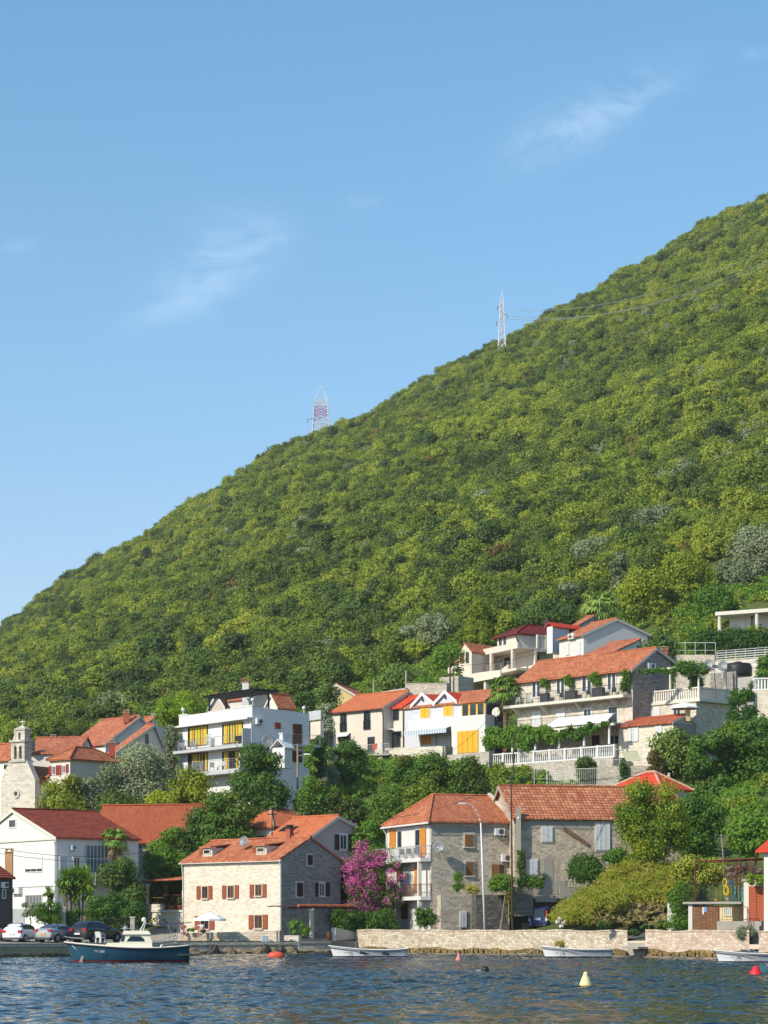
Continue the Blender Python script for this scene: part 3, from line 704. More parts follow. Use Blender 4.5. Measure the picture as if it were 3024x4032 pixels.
WD_WH=wood('white_shutter_wood',(.66,.67,.68)); WD_BRN=wood('brown_shutter_wood',(.26,.13,.045)); WD_DOOR=wood('brown_door_wood',(.13,.05,.025)); WD_OLD=wood('weathered_door_wood',(.20,.10,.05),.18,.9,.6); WD_REDD=wood('red_door_wood',(.36,.085,.035),.2)
TRIM=plain('limestone_trim',(.53,.50,.44),.8,0,.12); GLASS=glass()
CUR_Y=plain('yellow_curtain',(.62,.50,.05),.8,0,.2,8)
# ================================================================== waterfront row
# ---- pale stone house with red-brown shutters
A=House('stone_house','pale stone house with red brown shutters and two roof dormers, nearest the white parasol',1108,195,47,722,1325,.9)
ze=A.Rr.sz(1108,3382)[1]; ap=A.apexR(*b3(1185,528)); A.W=A.Rr.sz(*b3(1432,700))[0]
A.gable('R',ze,ap,ze-.1,S_PALE,T_OR,.35,.12)
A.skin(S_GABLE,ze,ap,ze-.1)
gf=MB(); A.F.box(gf,-.25,A.L+.25,ze-.20,ze-.06,.2,.34); mesh('gutter',gf,M_WHITE,A.roof)
pipe(A.t,[A.F.P(.03,ze-.2,.22),A.F.P(.05,ze-.7,.08),A.F.P(.05,1.0,.08)],.05,M_WHITE)
pipe(A.t,[A.F.P(A.L-.05,ze-.2,.22),A.F.P(A.L-.05,ze-1.4,.10),A.F.P(A.L-.05,1.0,.1)],.04,M_WHITE)
for op,sh in (((305,912,352,1012),((262,910,292,1020),(358,908,388,1018))),((515,907,565,1008),((470,905,502,1016),(573,902,604,1012))),((740,897,792,990),((695,897,727,1008),(800,894,830,1004))),((735,1147,797,1256),((687,1147,724,1264),(803,1144,840,1262))),((292,1158,360,1262),((248,1155,285,1268),(366,1160,405,1266)))):
    A.win('F',b3(*op),WD_BRN,shut=WD_RED,shut_px=[b3(*q) for q in sh],sill=TRIM,sur=(TRIM,.1))
A.win(A.Rr.off(.03),b3(1160,655,1200,740),TRIM,closed=WD_DK,sur=(TRIM,.12)); A.win(A.Rr.off(.03),b3(1072,882,1122,998),TRIM,closed=WD_DK,sur=(TRIM,.13),sill=TRIM)
A.win(A.Rr.off(.03),b3(1255,882,1300,993),TRIM,shut=WD_DK,shut_px=[b3(1226,882,1250,995),b3(1308,880,1342,995)],sur=(TRIM,.1),sill=TRIM)
def roofz(h,t): return h.ze+h.kslope*t+.21
def dormer(h,px0,py0,px1,py1,t):
    """flat-roofed dormer whose face stands at distance t up the slope"""
    fc=Fac(h.F.C+h.dr*t,h.dl,h.F.n); s0,s1,z0,z1=fc.rect((px0,py0,px1,py1)); zr=roofz(h,t); z0=zr-.05; tb=min((z1+.25-h.ze-.2)/h.kslope,ap[0]-.1)
    mb=MB(); fc.box(mb,s0,s1,z0,z1,-(tb-t)*.98,0); d=mesh('dormer',mb,P_OLDW,h.t)
    r=MB(); r.vslab([fc.P(s0-.15,z1+.1,.3),fc.P(s1+.15,z1+.1,.3),fc.P(s1+.15,z1+.42,-(tb-t)-.5),fc.P(s0-.15,z1+.42,-(tb-t)-.5)][::-1],.1); mesh('dormer_roof',r,T_OR,d)
    w=MB(); a,b=s0+.2,s1-.2; c,e=z0+.22,z1-.12; fc.box(w,a,a+.09,c,e,.002,.08); fc.box(w,b-.09,b,c,e,.002,.08); fc.box(w,a+.09,b-.09,e-.09,e,.002,.08); fc.box(w,a+.09,b-.09,c,c+.09,.002,.08); mesh('dormer_window',w,M_CREAMW,d)
    mesh('pane',fc.box(MB(),a+.05,b-.05,c+.05,e-.05,.003,.03),GLASS,d); shutter(fc,b+.02,b+.55,c,e,.03,WD_RED,d)
dormer(A,*b3(305,598,385,668),.45); dormer(A,*b3(740,582,828,660),.45)
cp=A.gp(A.F.sz(*b3(710,500))[0]-1.2,ap[0],ap[1]); chimney(A,cp,.55,1.0,plain('red_brick',(.34,.10,.06),.9,0,.25,6),M_GUT,A.t,A.t.rotation_euler[2])
dish(A.gp(A.F.sz(*b3(497,560))[0]-1.0,1.2,A.F.sz(*b3(497,566))[1]+.22),.46,'grey satellite dish standing on the tiled roof between the two dormers',pole=1.2,anchor=A.gp(A.F.sz(*b3(497,560))[0]-1.0,1.6,roofz(A,1.6)))
# ---- hipped house behind it
B=House('hipped_house','cream house with a wide orange hipped roof behind the dormered stone house',1078,213,47,832,1292,2.0)
ze=B.F.sz(1078,3259)[1]; dpk=B.depth_at(B.L/2,B.W/2); B.hip(ze,EYE+(HY-3168)/F*dpk,P_CREAM,T_SMOOTH,(B.L/2,B.W/2),(B.L/2,B.W/2),.4,caps=T_CAP)
for r in ((560,505,590,540),(622,508,680,540),(765,500,812,530)): B.win('F',b3(*r),WD_RED,closed=WD_RED)
B2=House('gabled_house','grey gabled house with two skylights, between the hipped house and the bougainvillea',1226,206,47,1052,1478,1.8)
ze=B2.Rr.sz(1226,3296)[1]; ap2=B2.apexR(*b3(1412,352)); B2.gable('R',ze,ap2,B2.Rr.sz(1478,3300)[1],plaster('mauve_grey_render',(.50,.45,.43),.15),T_SMOOTH,.3,.15,trim=TRIM)
B2.win('R',b3(1425,490,1480,612),M_WHITE,shut=WD_DK,shut_px=[b3(1385,488,1420,615),b3(1496,488,1530,618)],sur=(M_WHITE,.14))
for x0 in (950,1012):
    t_=ap2[0]*.35; k=(ap2[1]-ze)/ap2[0]; s=B2.Rr.sz(*b3(x0,480)); c=B2.gp(0,0,0)
    fc=B2.F; a,_=fc.off(-t_).sz(*b3(x0,490)); b_,_=fc.off(-t_).sz(*b3(x0+52,490)); a,b_=min(a,b_),max(a,b_)
    q=[fc.P(a,ze+k*(t_-.35)+.30,-(t_-.35)),fc.P(b_,ze+k*(t_-.35)+.30,-(t_-.35)),fc.P(b_,ze+k*(t_+.35)+.30,-(t_+.35)),fc.P(a,ze+k*(t_+.35)+.30,-(t_+.35))]
    mesh('skylight',MB().slab(q[::-1],.1),GLASS,B2.roof)
cq=W(*b4(300,300),215); chimney(B2,(cq.x,cq.y,cq.z-.6),.5,.7,P_CONC,M_BLACK,B2.t)
# ---- orange-shuttered house with stacked balconies
C_=House('balcony_house','grey stone house with orange shutters and white balconies beside the bougainvillea',1698,196,70,1525,2016,1.0)
ze=C_.F.sz(*b4(930,285))[1]; rl=C_.L/2; zr=EYE+(HY-3136)/F*C_.depth_at(rl,2.2)
C_.hip(ze,zr,S_RUB,T_OR,(rl,2.3),(rl,C_.W-.0),.4,caps=T_OR)
fw=MB(); C_.F.box(fw,.35,C_.L+.01,1.0,ze-.02,0,.03); mesh('front_render',fw,P_WHITE,C_.t)
vb=MB()  # raised parapet closing the roof against the neighbour
vb.add([C_.gp(-.45,C_.W,ze+.1),C_.gp(rl,C_.W,zr+.1),C_.gp(rl,C_.W+.3,zr+.1),C_.gp(-.45,C_.W+.3,ze+.1),C_.gp(-.45,C_.W,ze+.45),C_.gp(rl,C_.W,zr+.42),C_.gp(rl,C_.W+.3,zr+.42),C_.gp(-.45,C_.W+.3,ze+.45)],[(3,2,1,0),(4,5,6,7),(0,1,5,4),(1,2,6,5),(2,3,7,6),(3,0,4,7)]); mesh('verge',vb,TRIM,C_.roof)
gm=MB(); C_.F.box(gm,-.45,C_.L+.45,ze-.14,ze+.0,.4,.52); mesh('gutter',gm,M_WHITE,C_.roof)
pipe(C_.t,[C_.F.P(C_.L,ze-.1,.45),C_.F.P(C_.L-.03,ze-.7,.1),C_.F.P(C_.L-.03,1.0,.1)],.05,M_WHITE)
Fo=.034
C_.win('F',b4(655,352,692,500),M_CREAMW,out=Fo,name='balcony_door',sill=None,bars=(1,1)); f0=C_.F.off(Fo)
C_.win('F',b4(800,342,842,555),M_CREAMW,out=Fo,name='balcony_door',bars=(1,1))
w0=[c for c in C_.t.children if c.name.startswith('balcony_door')]
for q,p in (((594,350,640,500),w0[0]),((843,336,888,555),w0[1])):
    a,b,c,d=f0.rect(b4(*q)); shutter(f0,a,b,c,d,.03,WD_OR,p)
for q,mt in (((655,640,698,770),WD_DOOR),((803,630,846,858),WD_OR),((690,945,740,1075),WD_DOOR),((570,960,625,1075),WD_OR)):
    C_.win('F',b4(*q),WD_DOOR,out=Fo,closed=mt,name='balcony_door')
def fslab(h,fc,s0,s1,z0,z1,o0,o1,m,name='balcony',parent=None): return mesh(name,fc.box(MB(),s0,s1,z0,z1,o0,o1),m,parent or h.t)
bal=1.0
zt1=C_.F.sz(*b4(930,575))[1]; zt2=C_.F.sz(*b4(935,890))[1]
for zt in (zt1,zt2):
    bl=fslab(C_,C_.F,-.05,C_.L,zt-.32,zt,.035,bal,P_WHITE)
    railing([C_.F.P(-.02,zt,.05),C_.F.P(-.02,zt,bal-.05),C_.F.P(C_.L-.02,zt,bal-.05),C_.F.P(C_.L-.02,zt,.05)],1.05,M_RUST if zt==zt2 else M_GREYW,bl,.16,.014)
for z0_,z1_ in ((zt2,zt1-.32),(1.0,zt2-.32)):
    cm=MB(); C_.F.box(cm,.55,.85,z0_,z1_,bal-.34,bal-.04); mesh('column',cm,P_WHITE,C_.t)
for q,cl in (((1200,382,1272,487),1),((1208,606,1276,722),1)): C_.win('R',b4(*q),TRIM,closed=WD_BRN,sur=(TRIM,.14),sill=TRIM)
C_.win('R',b4(1422,630,1530,740),WD_BRN,shut=WD_BRN,shut_px=[b4(1422,632,1484,740)],bars=(1,1)); C_.win('R',b4(1515,352,1552,418),M_GREYW,bars=(1,1),sur=(TRIM,.08))
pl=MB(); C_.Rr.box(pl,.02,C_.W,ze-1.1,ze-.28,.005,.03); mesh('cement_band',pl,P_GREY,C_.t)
lw=MB(); s0,s1,zz0,zz1=C_.Rr.rect(b4(975,1020,1300,1150)); C_.Rr.box(lw,s0,C_.Rr.sz(*b4(1295,1000))[0],.9,C_.Rr.sz(*b4(1100,885))[1],.01,.9); mesh('lean_to',lw,S_RUB,C_.t)
C_.win(C_.Rr.off(.9),b4(1160,1010,1215,1146),M_GREYW,closed=(WD_WH,2),name='cellar_door')
aircon(C_.Rr,b4(1440,335,1517,393),'white air conditioner high on the stone wall beside a small arched window'); aircon(C_.Rr,b4(1495,548,1568,608),'white air conditioner on the stone wall above the half open brown shutter')
d0=C_.Rr.sz(*b4(965,490)); dish(C_.Rr.P(d0[0],d0[1],.75),.5,'large grey satellite dish fixed to the corner of the orange shuttered house',aim=(-.25,-.95,.2),anchor=C_.Rr.P(d0[0]+.9,d0[1]-.7,.02))
# ---- old stone house with white shutters and a long roof
D=House('old_stone_house','old brown stone house with closed white shutters under a long orange tiled roof',2026,196.6,78,1900,2700,1.0,Ln=8.5)
ze=D.Rr.sz(2200,3219)[1]; zr=EYE+(HY-3105)/F*D.depth_at(4.2,6)
D.gable('F',ze,(4.2,zr),ze,S_BRN,T_OLD,.35,.3,trim=P_CONC)
for q,n in (((670,608,770,748),2),((1172,568,1305,828),3),((527,912,630,1056),2)): D.win('R',b5(*q),TRIM,closed=(WD_WH,n),sur=(TRIM,.1))
for q in ((690,900,780,1110),(560,1110,900,1235)):
    s0,s1,zz0,zz1=D.Rr.rect(b5(*q)); mesh('bare_render',D.Rr.box(MB(),s0,s1,zz0,zz1,.004,.03),P_GREY,D.t)
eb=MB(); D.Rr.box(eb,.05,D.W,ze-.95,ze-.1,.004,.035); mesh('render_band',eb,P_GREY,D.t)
for i in range(9):
    s_=1+i*1.3; mesh('rafter_end',D.Rr.box(MB(),s_,s_+.14,ze-.28,ze-.1,.04,.34),WD_DK,D.t)
sb=MB(); q=[D.Rr.sz(*b5(*p)) for p in ((880,600),(1110,760),(1100,790),(870,640))]; sb.slab([D.Rr.P(s,z,.07) for s,z in q],.06); mesh('stair_scar',sb,plain('scar_timber',(.20,.12,.07),.9,0,.5,5),D.t)
# ================================================================== left side
# ---- white house with the ribbed roof
WL=House('white_house','white two storey house with ribbed dark red roof behind the parked cars',221,203,53,-150,402,1.0)
zeW=WL.F.sz(*b1(525,475))[1]; apw=WL.apexF(*b1(128,222)); WL.L=apw[0]*2
wq=WL.C+WL.dl*apw[0]; wk=(372-CX)/F; WL.W=(wk*wq.y-wq.x)/(WL.dr.x-wk*WL.dr.y)
WL.gable('F',zeW,apw,zeW,P_WHITE,T_RIB,.3,.15,trim=M_CREAMW)
lb=MB(); zl=WL.F.sz(*b1(300,915))[1]; WL.F.box(lb,-.08,WL.L,zl-.12,zl+.1,.003,.1); mesh('ledge',lb,M_WHITE,WL.t)
lb=MB(); WL.F.box(lb,-.02,WL.L,zeW-.12,zeW+.03,.003,.12); mesh('gable_ledge',lb,M_CREAMW,WL.t)
WL.win('F',b1(87,300,150,378),M_WHITE,sur=(M_WHITE,.06),bars=(1,1))
w_=WL.win('F',b1(237,648,400,793),M_WHITE,bars=(3,1)); s0,s1,q0,q1=WL.F.rect(b1(240,652,398,762)); mesh('roller_blind',WL.F.box(MB(),s0+.03,s1-.03,q0,q1,.03,.06),M_WHITE,w_)
w_=WL.win('F',b1(237,1000,400,1132),M_WHITE,bars=(1,1)); s0,s1,q0,q1=WL.F.rect(b1(237,1000,400,1132)); g=MB()
for i in range(12): s=s0+(s1-s0)*(i+.5)/12; WL.F.box(g,s-.03,s+.03,q0+.08,q1-.08,.05,.09)
mesh('window_grille',g,M_WHITE,w_)
s0,s1,q0,q1=WL.F.rect(b1(112,1132,235,1275)); g=MB(); WL.F.box(g,s0,s1,1.0,q1,.01,.05); n=int((s1-s0)/.16)
for i in range(n): WL.F.box(g,s0+i*.16+.02,s0+i*.16+.1,1.05,q1-.05,.051,.075)
mesh('garage_door',g,M_GREYW,WL.t)
for q,b in (((557,642,632,775),1),((682,650,745,778),2)): WL.win('R',b1(*q),M_WHITE,bars=(b,1),sur=(M_WHITE,.06))
w_=[c for c in WL.t.children if c.name.startswith('window')][-2]; s0,s1,q0,q1=WL.Rr.rect(b1(560,645,629,765)); mesh('roller_blind',WL.Rr.box(MB(),s0+.02,s1-.02,q0,q1,.03,.06),M_GREYW,w_)
s0,s1,q0,q1=WL.Rr.rect(b1(800,545,1000,790)); vb=MB(); WL.Rr.box(vb,s0,s1,q0,q1,.01,.12); ver=mesh('glazed_veranda',vb,plain('veranda_glass',(.10,.13,.15),.15),WL.t); g=MB()
for i in range(7): s=s0+(s1-s0)*i/6; WL.Rr.box(g,s-.04,s+.04,q0,q1,.121,.16)
WL.Rr.box(g,s0,s1,(q0+q1)/2-.04,(q0+q1)/2+.04,.121,.157); mesh('veranda_frame',g,M_GREYW,ver)
s0,s1,q0,q1=WL.Rr.rect(b1(835,795,945,905)); bl=fslab(WL,WL.Rr,s0,s1,q0-.1,q0+.06,.005,1.1,P_CONC); mesh('parapet',WL.Rr.box(MB(),s0,s1,q0+.063,q1,1.0,1.1),P_GREY,bl)
aircon(WL.F,b1(130,935,210,994),'white air conditioner on the white house wall above the ribbed garage door'); aircon(WL.Rr,b1(652,540,692,586),'white air conditioner on the shaded side wall under the ribbed roof')
pipe(WL.t,[WL.F.P(-.1,zeW,.2),WL.F.P(.12,zeW-.5,.08),WL.F.P(.12,1.1,.08)],.06,M_WHITE)
# ---- long brown roof behind it
LR=House('long_house','long low house under a plain brown tiled roof behind the white house',790,216,10,372,900,3.5,Wd=7)
ze=LR.F.sz(620,3306)[1]; zr=EYE+(HY-3178)/F*LR.depth_at(LR.L*.4,3.5); LR.gable('R',ze,(3.5,zr),ze,P_OLDW,T_BR,.5,.3)
for q in ((1180,540,1240,610),(1270,540,1330,610)): LR.win('F',b1(*q),M_WHITE)
# ---- dark house cut by the picture edge
DK=House('dark_house','dark shaded house end with red roof beside the pale parked hatchback',-45,184,38,-330,50,1.0)
ze=DK.Rr.sz(*b1(100,850))[1]; DK.gable('F',ze,(3.2,ze+1.7),ze,plaster('shade_toned_render',(.10,.10,.095),.4),T_RIB,.25,.1)  # the shade on this wall is put into its dark colour
aircon(DK.Rr,b1(2,885,48,938),'white air conditioner on the dark wall at the picture edge'); DK.win('R',b1(20,950,52,1040),M_WHITE,bars=(1,1))
cq=W(*b1(85,820),190); chimney(DK,(cq.x,cq.y,cq.z-.3),.62,2.2,plain('yellow_brick',(.52,.30,.14),.9,0,.25,6),T_CAP,DK.t)
# ---- church with its bell gable
CH=House('church','pale stone church front with a slender bell gable and cross',138,236,32,-45,150,6.5,'church',Wd=12)
zc=lambda *p: CH.F.sz(*z1(*p))[1]; sc_=lambda *p: CH.F.sz(*z1(*p))[0]
s_l=CH.L; zl=zc(225,612); ztop=zc(115,492)
CH.t['label']='pale stone church front with a slender bell gable and cross'
smid=sc_(117,500)
wl=mesh('wall',CH.prismF([(0,6.5),(2*smid,6.5),(2*smid,zl),(smid+1.2,ztop),(smid-1.2,ztop),(0,zl)],0,.7),S_CHURCH,CH.t)
mesh('nave',CH.prismF([(.3,6.5),(2*smid-.3,6.5),(2*smid-.3,zl-.4),(smid,ztop-.6),(.3,zl-.4)],.703,12),P_OLDW,CH.t)
rb=MB(); rb.vslab([CH.gp(0,.75,zl-.3),CH.gp(0,12.2,zl-.3),CH.gp(smid,12.2,ztop-.35),CH.gp(smid,.75,ztop-.35)],.15); rb.vslab([CH.gp(2*smid,12.2,zl-.3),CH.gp(2*smid,.75,zl-.3),CH.gp(smid,.75,ztop-.35),CH.gp(smid,12.2,ztop-.35)],.15); mesh('roof',rb,T_OR,CH.t)
def bay(z0,z1_,s0,s1,openings,t0,t1,m,name):
    """a bell storey with real arched openings: piers, sills and heads"""
    mb=MB(); xs=[s0]
    for a,b,c,d in openings: xs+=[a,b]
    xs.append(s1); o0,o1=-t1,-t0
    for i in range(0,len(xs),2): CH.F.box(mb,xs[i],xs[i+1],z0,z1_,o0,o1)
    for a,b,c,d in openings:
        CH.F.box(mb,a,b,z0,c,o0,o1); r=(b-a)/2; mdl=(a+b)/2
        k=8
        for i in range(k):
            u0=a+(b-a)*i/k; u1=a+(b-a)*(i+1)/k; h0=d-r+math.sqrt(max(r*r-(u0-mdl)**2,0)); h1=d-r+math.sqrt(max(r*r-(u1-mdl)**2,0))
            mb.hexa([CH.F.P(u0,h0,o0),CH.F.P(u1,h1,o0),CH.F.P(u1,h1,o1),CH.F.P(u0,h0,o1),CH.F.P(u0,z1_,o0),CH.F.P(u1,z1_,o0),CH.F.P(u1,z1_,o1),CH.F.P(u0,z1_,o1)])
    return mesh(name,mb,m,CH.t)
s0,s1=sorted((sc_(72,440),sc_(160,440))); z0b,z1b=zc(117,487),zc(117,368)
oA=sorted((sc_(124,440),sc_(142,440))); oB=sorted((sc_(91,440),sc_(109,440)))
ops=sorted([(oA[0],oA[1],zc(117,478),zc(117,393)),(oB[0],oB[1],zc(117,478),zc(117,393))]); S_BELL=stone('belfry_stone',(.64,.60,.52),(.54,.50,.43),(.40,.37,.32),(.40,.37,.32),.5,irreg=.15,blot=.45)
belf=bay(z0b,z1b,s0,s1,ops,0,1.1,S_BELL,'bell_gable')
lg=MB(); CH.F.box(lg,s0-.15,s1+.15,z0b-.2,z0b-.003,-1.25,.15); CH.F.box(lg,s0-.15,s1+.15,z1b+.003,z1b+.2,-1.25,.15); mesh('cornice',lg,S_BELL,belf)
u0,u1=sorted((sc_(97,320),sc_(157,320))); z2b=zc(125,290); oc=sorted((sc_(115,330),sc_(130,330)))
up_=bay(z1b+.203,z2b,u0,u1,[(oc[0],oc[1],zc(122,352),zc(122,303))],.1,1.0,S_BELL,'bell_gable')
pd=MB(); um=(u0+u1)/2; CH.F.box(pd,u0-.12,u1+.12,z2b+.003,z2b+.18,-1.1,.0)
a=[CH.F.P(u0-.05,z2b+.18,-.05),CH.F.P(u1+.05,z2b+.18,-.05),CH.F.P(u1+.05,z2b+.18,-1.0),CH.F.P(u0-.05,z2b+.18,-1.0)]; tp=CH.F.P(um,zc(125,255),-.5); pd.add(a+[tp],[(3,2,1,0),(0,1,4),(1,2,4),(2,3,4),(3,0,4)]); mesh('cap_stone',pd,S_BELL,up_)
for sx in (s0+.12,s1-.12): 
    p=CH.F.P(sx,z1b+.2,-.5); mesh('pinnacle',MB().lathe(p,[(.2,0),(.22,.15),(.1,.6),(.13,.75),(.03,1.3)],8),S_BELL,belf)
cr=MB(); p=CH.F.P(um,0,-.5); zt=zc(125,218); zq=zc(125,256); cr.cyl((p.x,p.y,zq),(p.x,p.y,zt),.05,None,6); cr.cyl(CH.F.P(um-.35,zq+(zt-zq)*.6,-.5),CH.F.P(um+.35,zq+(zt-zq)*.6,-.5),.05,None,6); mesh('cross',cr,M_CREAMW,CH.t)
BRONZE=plain('bell_bronze',(.12,.09,.045),.45,.6,.2)
for a,b,c,d in ops: mesh('bell',MB().lathe(CH.F.P((a+b)/2,c+.45,-.5),[(.3,0),(.25,.12),(.17,.45),(.1,.55),(.02,.62)],10),BRONZE,belf)
ro=MB(); pc=CH.F.sz(*z1(108,705)); ro.cyl(CH.F.P(pc[0],pc[1],.01),CH.F.P(pc[0],pc[1],.12),.5,.46,16); rw=mesh('round_window',ro,TRIM,CH.t); mesh('pane',MB().cyl(CH.F.P(pc[0],pc[1],.121),CH.F.P(pc[0],pc[1],.135),.24,None,14),GLASS,rw)
# ---- house with crimson shutters
RS=House('crimson_shutter_house','cream house with crimson shutters stepping down beside the church',276,236,38,138,480,8.0)
zs=RS.F.sz(*z1(440,485))[1]; 
RS.L=RS.F.sz(*z1(326,540))[0]; RS.hip(zs,EYE+(HY-2948)/F*(RS.C.y+3),P_CREAM,T_OR,(RS.L*.5,2.2),(RS.L*.5,RS.W-3),.3,caps=T_OR)
lw=MB(); sl_=RS.F.sz(*z1(226,650))[0]; RS.F.box(lw,.05,sl_,8.0,RS.F.sz(*z1(260,600))[1],-3.2,.012); mesh('lower_wing',lw,P_CREAM,RS.t)
rb=MB(); zz=RS.F.sz(*z1(210,602))[1]; zt_=RS.F.sz(*z1(255,545))[1]; rb.vslab([RS.F.P(RS.L-.02,zz,.35),RS.F.P(RS.L-.02,zt_+.5,-3.0),RS.F.P(sl_+.4,zt_+.5,-3.0),RS.F.P(sl_+.4,zz,.35)][::-1],.15); mesh('wing_roof',rb,T_OR,RS.t)
for op,sh in (((342,525,367,582),((322,524,340,588),(368,520,385,584))),((407,520,431,572),((390,519,405,580),(432,513,448,568))),((260,690,287,748),((244,690,258,755),(288,686,302,750)))):
    RS.win('F',z1(*op),M_WHITE,shut=WD_CRIM,shut_px=[z1(*q) for q in sh],sur=(M_WHITE,.05))
wg=House('garden_wing','low tiled wing behind the olive trees beside the crimson shutters',345,240,38,276,470,8.0,Wd=9)
zw=wg.F.sz(*z1(560,568))[1]; wg.hip(zw,zw+1.7,P_CREAM,T_OR,(wg.L/2,wg.L/2),(wg.L/2,wg.W-2),.3,caps=T_OR)
cq=W(*z1(732,440),244); chimney(wg,(cq.x,cq.y,cq.z-1),.55,2.1,plain('crimson_brick',(.36,.06,.035),.9,0,.2,6),T_CAP,wg.t)
# ---- tan roofed houses on the slope
TR1=House('tan_roof_house','white house with a broad tan tiled roof and grey gable, behind the crimson shuttered house',416,268,46,272,655,10.5)
ze=TR1.Rr.sz(*z1(690,382))[1]; TR1.gable('R',ze,TR1.apexR(*z1(910,208)),None,P_WHITE,T_TAN,.3,.25,trim=TRIM)
cq=W(*z1(826,210),271); chimney(TR1,(cq.x,cq.y,cq.z-.6),.7,1.2,plain('red_brick',(.34,.10,.06),.9,0,.25,6),T_CAP,TR1.t)
aircon(TR1.Rr,z1(737,368,780,404),'white air conditioner on the shaded gable under the tan roof')
TR2=House('grey_gable_house','grey gabled house with a tan roof edge beside the bright round pine',457,261,46,430,655,10.5)
ze=TR2.Rr.sz(*z1(755,440))[1]; TR2.gable('R',ze,TR2.apexR(*z1(1003,262)),None,P_WHITE,T_TAN,.3,.25,trim=TRIM); TR2.win('R',z1(950,318,968,382),M_DGREY,bars=(1,1))
TR3=House('long_tan_roof_house','white house with a long tan roof directly behind the bell gable',300,262,8,108,330,11,Wd=9)
ze=TR3.F.sz(*z1(350,443))[1]; TR3.gable('R',ze,(4.5,EYE+(HY-2912)/F*(TR3.C.y+5.5)),ze,P_WHITE,T_TAN,.3,.2)
cq=W(*z1(350,350),267); chimney(TR3,(cq.x,cq.y,cq.z-.5),.6,.7,plain('red_brick',(.34,.10,.06),.9,0,.25,6),T_CAP,TR3.t)
q=W(*z1(203,395),262); mesh('roof_window',MB().box(q,(.9,.5,1.2),R(10)),GLASS,TR3.roof)
TR4=House('small_tan_roof_house','small house with tan roof and white chimney, tucked between grey gable and bright pine',575,275,46,540,650,12)
ze=TR4.Rr.sz(*z1(970,262))[1]; TR4.gable('R',ze,TR4.apexR(*z1(1010,212)),None,P_WHITE,T_TAN,.3,.2); cq=W(*z1(1006,225),280); chimney(TR4,(cq.x,cq.y,cq.z-.5),.6,1.0,M_WHITE,M_WHITE,TR4.t)
TR5=House('red_roof_house','white house with red roof seen past the church at the picture edge',40,255,40,-120,75,9.5)
ze=TR5.F.sz(*z1(10,488))[1]; TR5.gable('R',ze,(2.6,ze+1.9),None,P_WHITE,T_OR,.3,.2); TR5.win('F',z1(28,515,50,545),M_DGREY)
# ---- pink houses behind the flat roofed block
PK=House('pink_house','pale pink house with a tall white chimney behind the black roof pergola',None or 975,262,46,845,1110,14.5)
ze=PK.Rr.sz(*z2(905,362))[1]; PK.gable('R',ze,PK.apexR(*z2(1042,296)),None,P_PINK,T_TAN,.3,.25,trim=M_CREAMW)
cq=W(*z2(870,350),262); chimney(PK,(cq.x,cq.y,cq.z-1.0),.75,2.8,M_WHITE,T_TAN,PK.t)
PK2=House('pink_gable_house','pink gabled house peeping over the parapet beneath the black roof pergola',893,256,20,817,1000,14.5,Wd=1.2)
ze=PK2.F.sz(*z2(690,400))[1]; PK2.gable('F',ze-.8,(PK2.L/2,EYE+(HY-2740)/F*257),ze-.8,P_PINK,T_TAN,.3,.2,trim=M_WHITE)
RG=House('red_roof_cottage','small white cottage with bright orange roof behind the flat roofed white block',1092,250,46,1046,1160,15.0)
ze=RG.F.sz(*z2(1160,415))[1]; RG.gable('F',ze-.2,(RG.L/2,ze+1.1),ze-.2,P_WHITE,T_OR,.25,.15,trim=M_CREAMW)
# ---- white flat-roofed modern block
MW=House('apartment_block','white flat roofed apartment block with yellow curtains and a black roof pergola',993,226,53,705,1218,13.0,cat='building')
zt=MW.F.sz(*z2(932,428))[1]; zk=MW.F.sz(*z2(900,540))[1]
mesh('wall',MW.prismR([(0,13),(MW.W,13),(MW.W,zt-.35),(0,zt-.02)],0,MW.L),plaster('bright_white_render',(.80,.80,.79),.06),MW.t)
nm=MB(); MW.F.box(nm,MW.L*.16,MW.L*.52,zt-.019,zt+.0,-.3,.0); 
cn=MB(); MW.F.box(cn,-.05,MW.L+.75,zk-.12,zk+.06,.003,.62); mesh('cornice',cn,M_WHITE,MW.t)
cp=MB(); MW.F.box(cp,-.06,MW.L*.28,zt,zt+.14,-.35,.05); MW.F.box(cp,MW.L*.28+.003,MW.L*.6,zt,zt+.07,-.35,.04); MW.F.box(cp,MW.L*.88,MW.L+.05,zt,zt+.14,-.35,.05); mesh('coping',cp,M_WHITE,MW.t)
YC=CUR_Y
for q,cur in (((335,615,520,800),((.10,.32),(.36,.62),(.66,.95))),((655,585,848,775),((.08,.33),(.40,.60),(.66,.95))),((335,865,520,1042),((.22,.50),(.55,.62),(.86,.97))),((655,845,848,1028),((.08,.30),(.66,.95)))):
    MW.win('F',z2(*q),WD_DOOR,bars=(4,1),curtain=(YC,cur),name='glazed_door',fw=.09)
    s0,s1,q0,q1=MW.F.rect(z2(*q)); w_=[c for c in MW.t.children if c.name.startswith('glazed_door')][-1]
    for k in (.25,.75): 
        c=s0+(s1-s0)*k; mesh('door_stile',MW.F.box(MB(),c-.07,c+.07,q0+.02,q1-.02,.071,.10),WD_OR,w_)
za=MW.F.sz(*z2(925,783))[1]; zb2=MW.F.sz(*z2(925,1040))[1]; zf2=MW.F.sz(*z2(700,1030))[1]
MWZ=za
b_=fslab(MW,MW.F,.02,MW.L+.15,za-.28,za,.004,1.15,M_GREYW)
railing([MW.F.P(MW.L+.1,za,1.1),MW.F.P(.1,za,1.1)],1.0,M_STEEL,b_,.3,.012,rails=5)
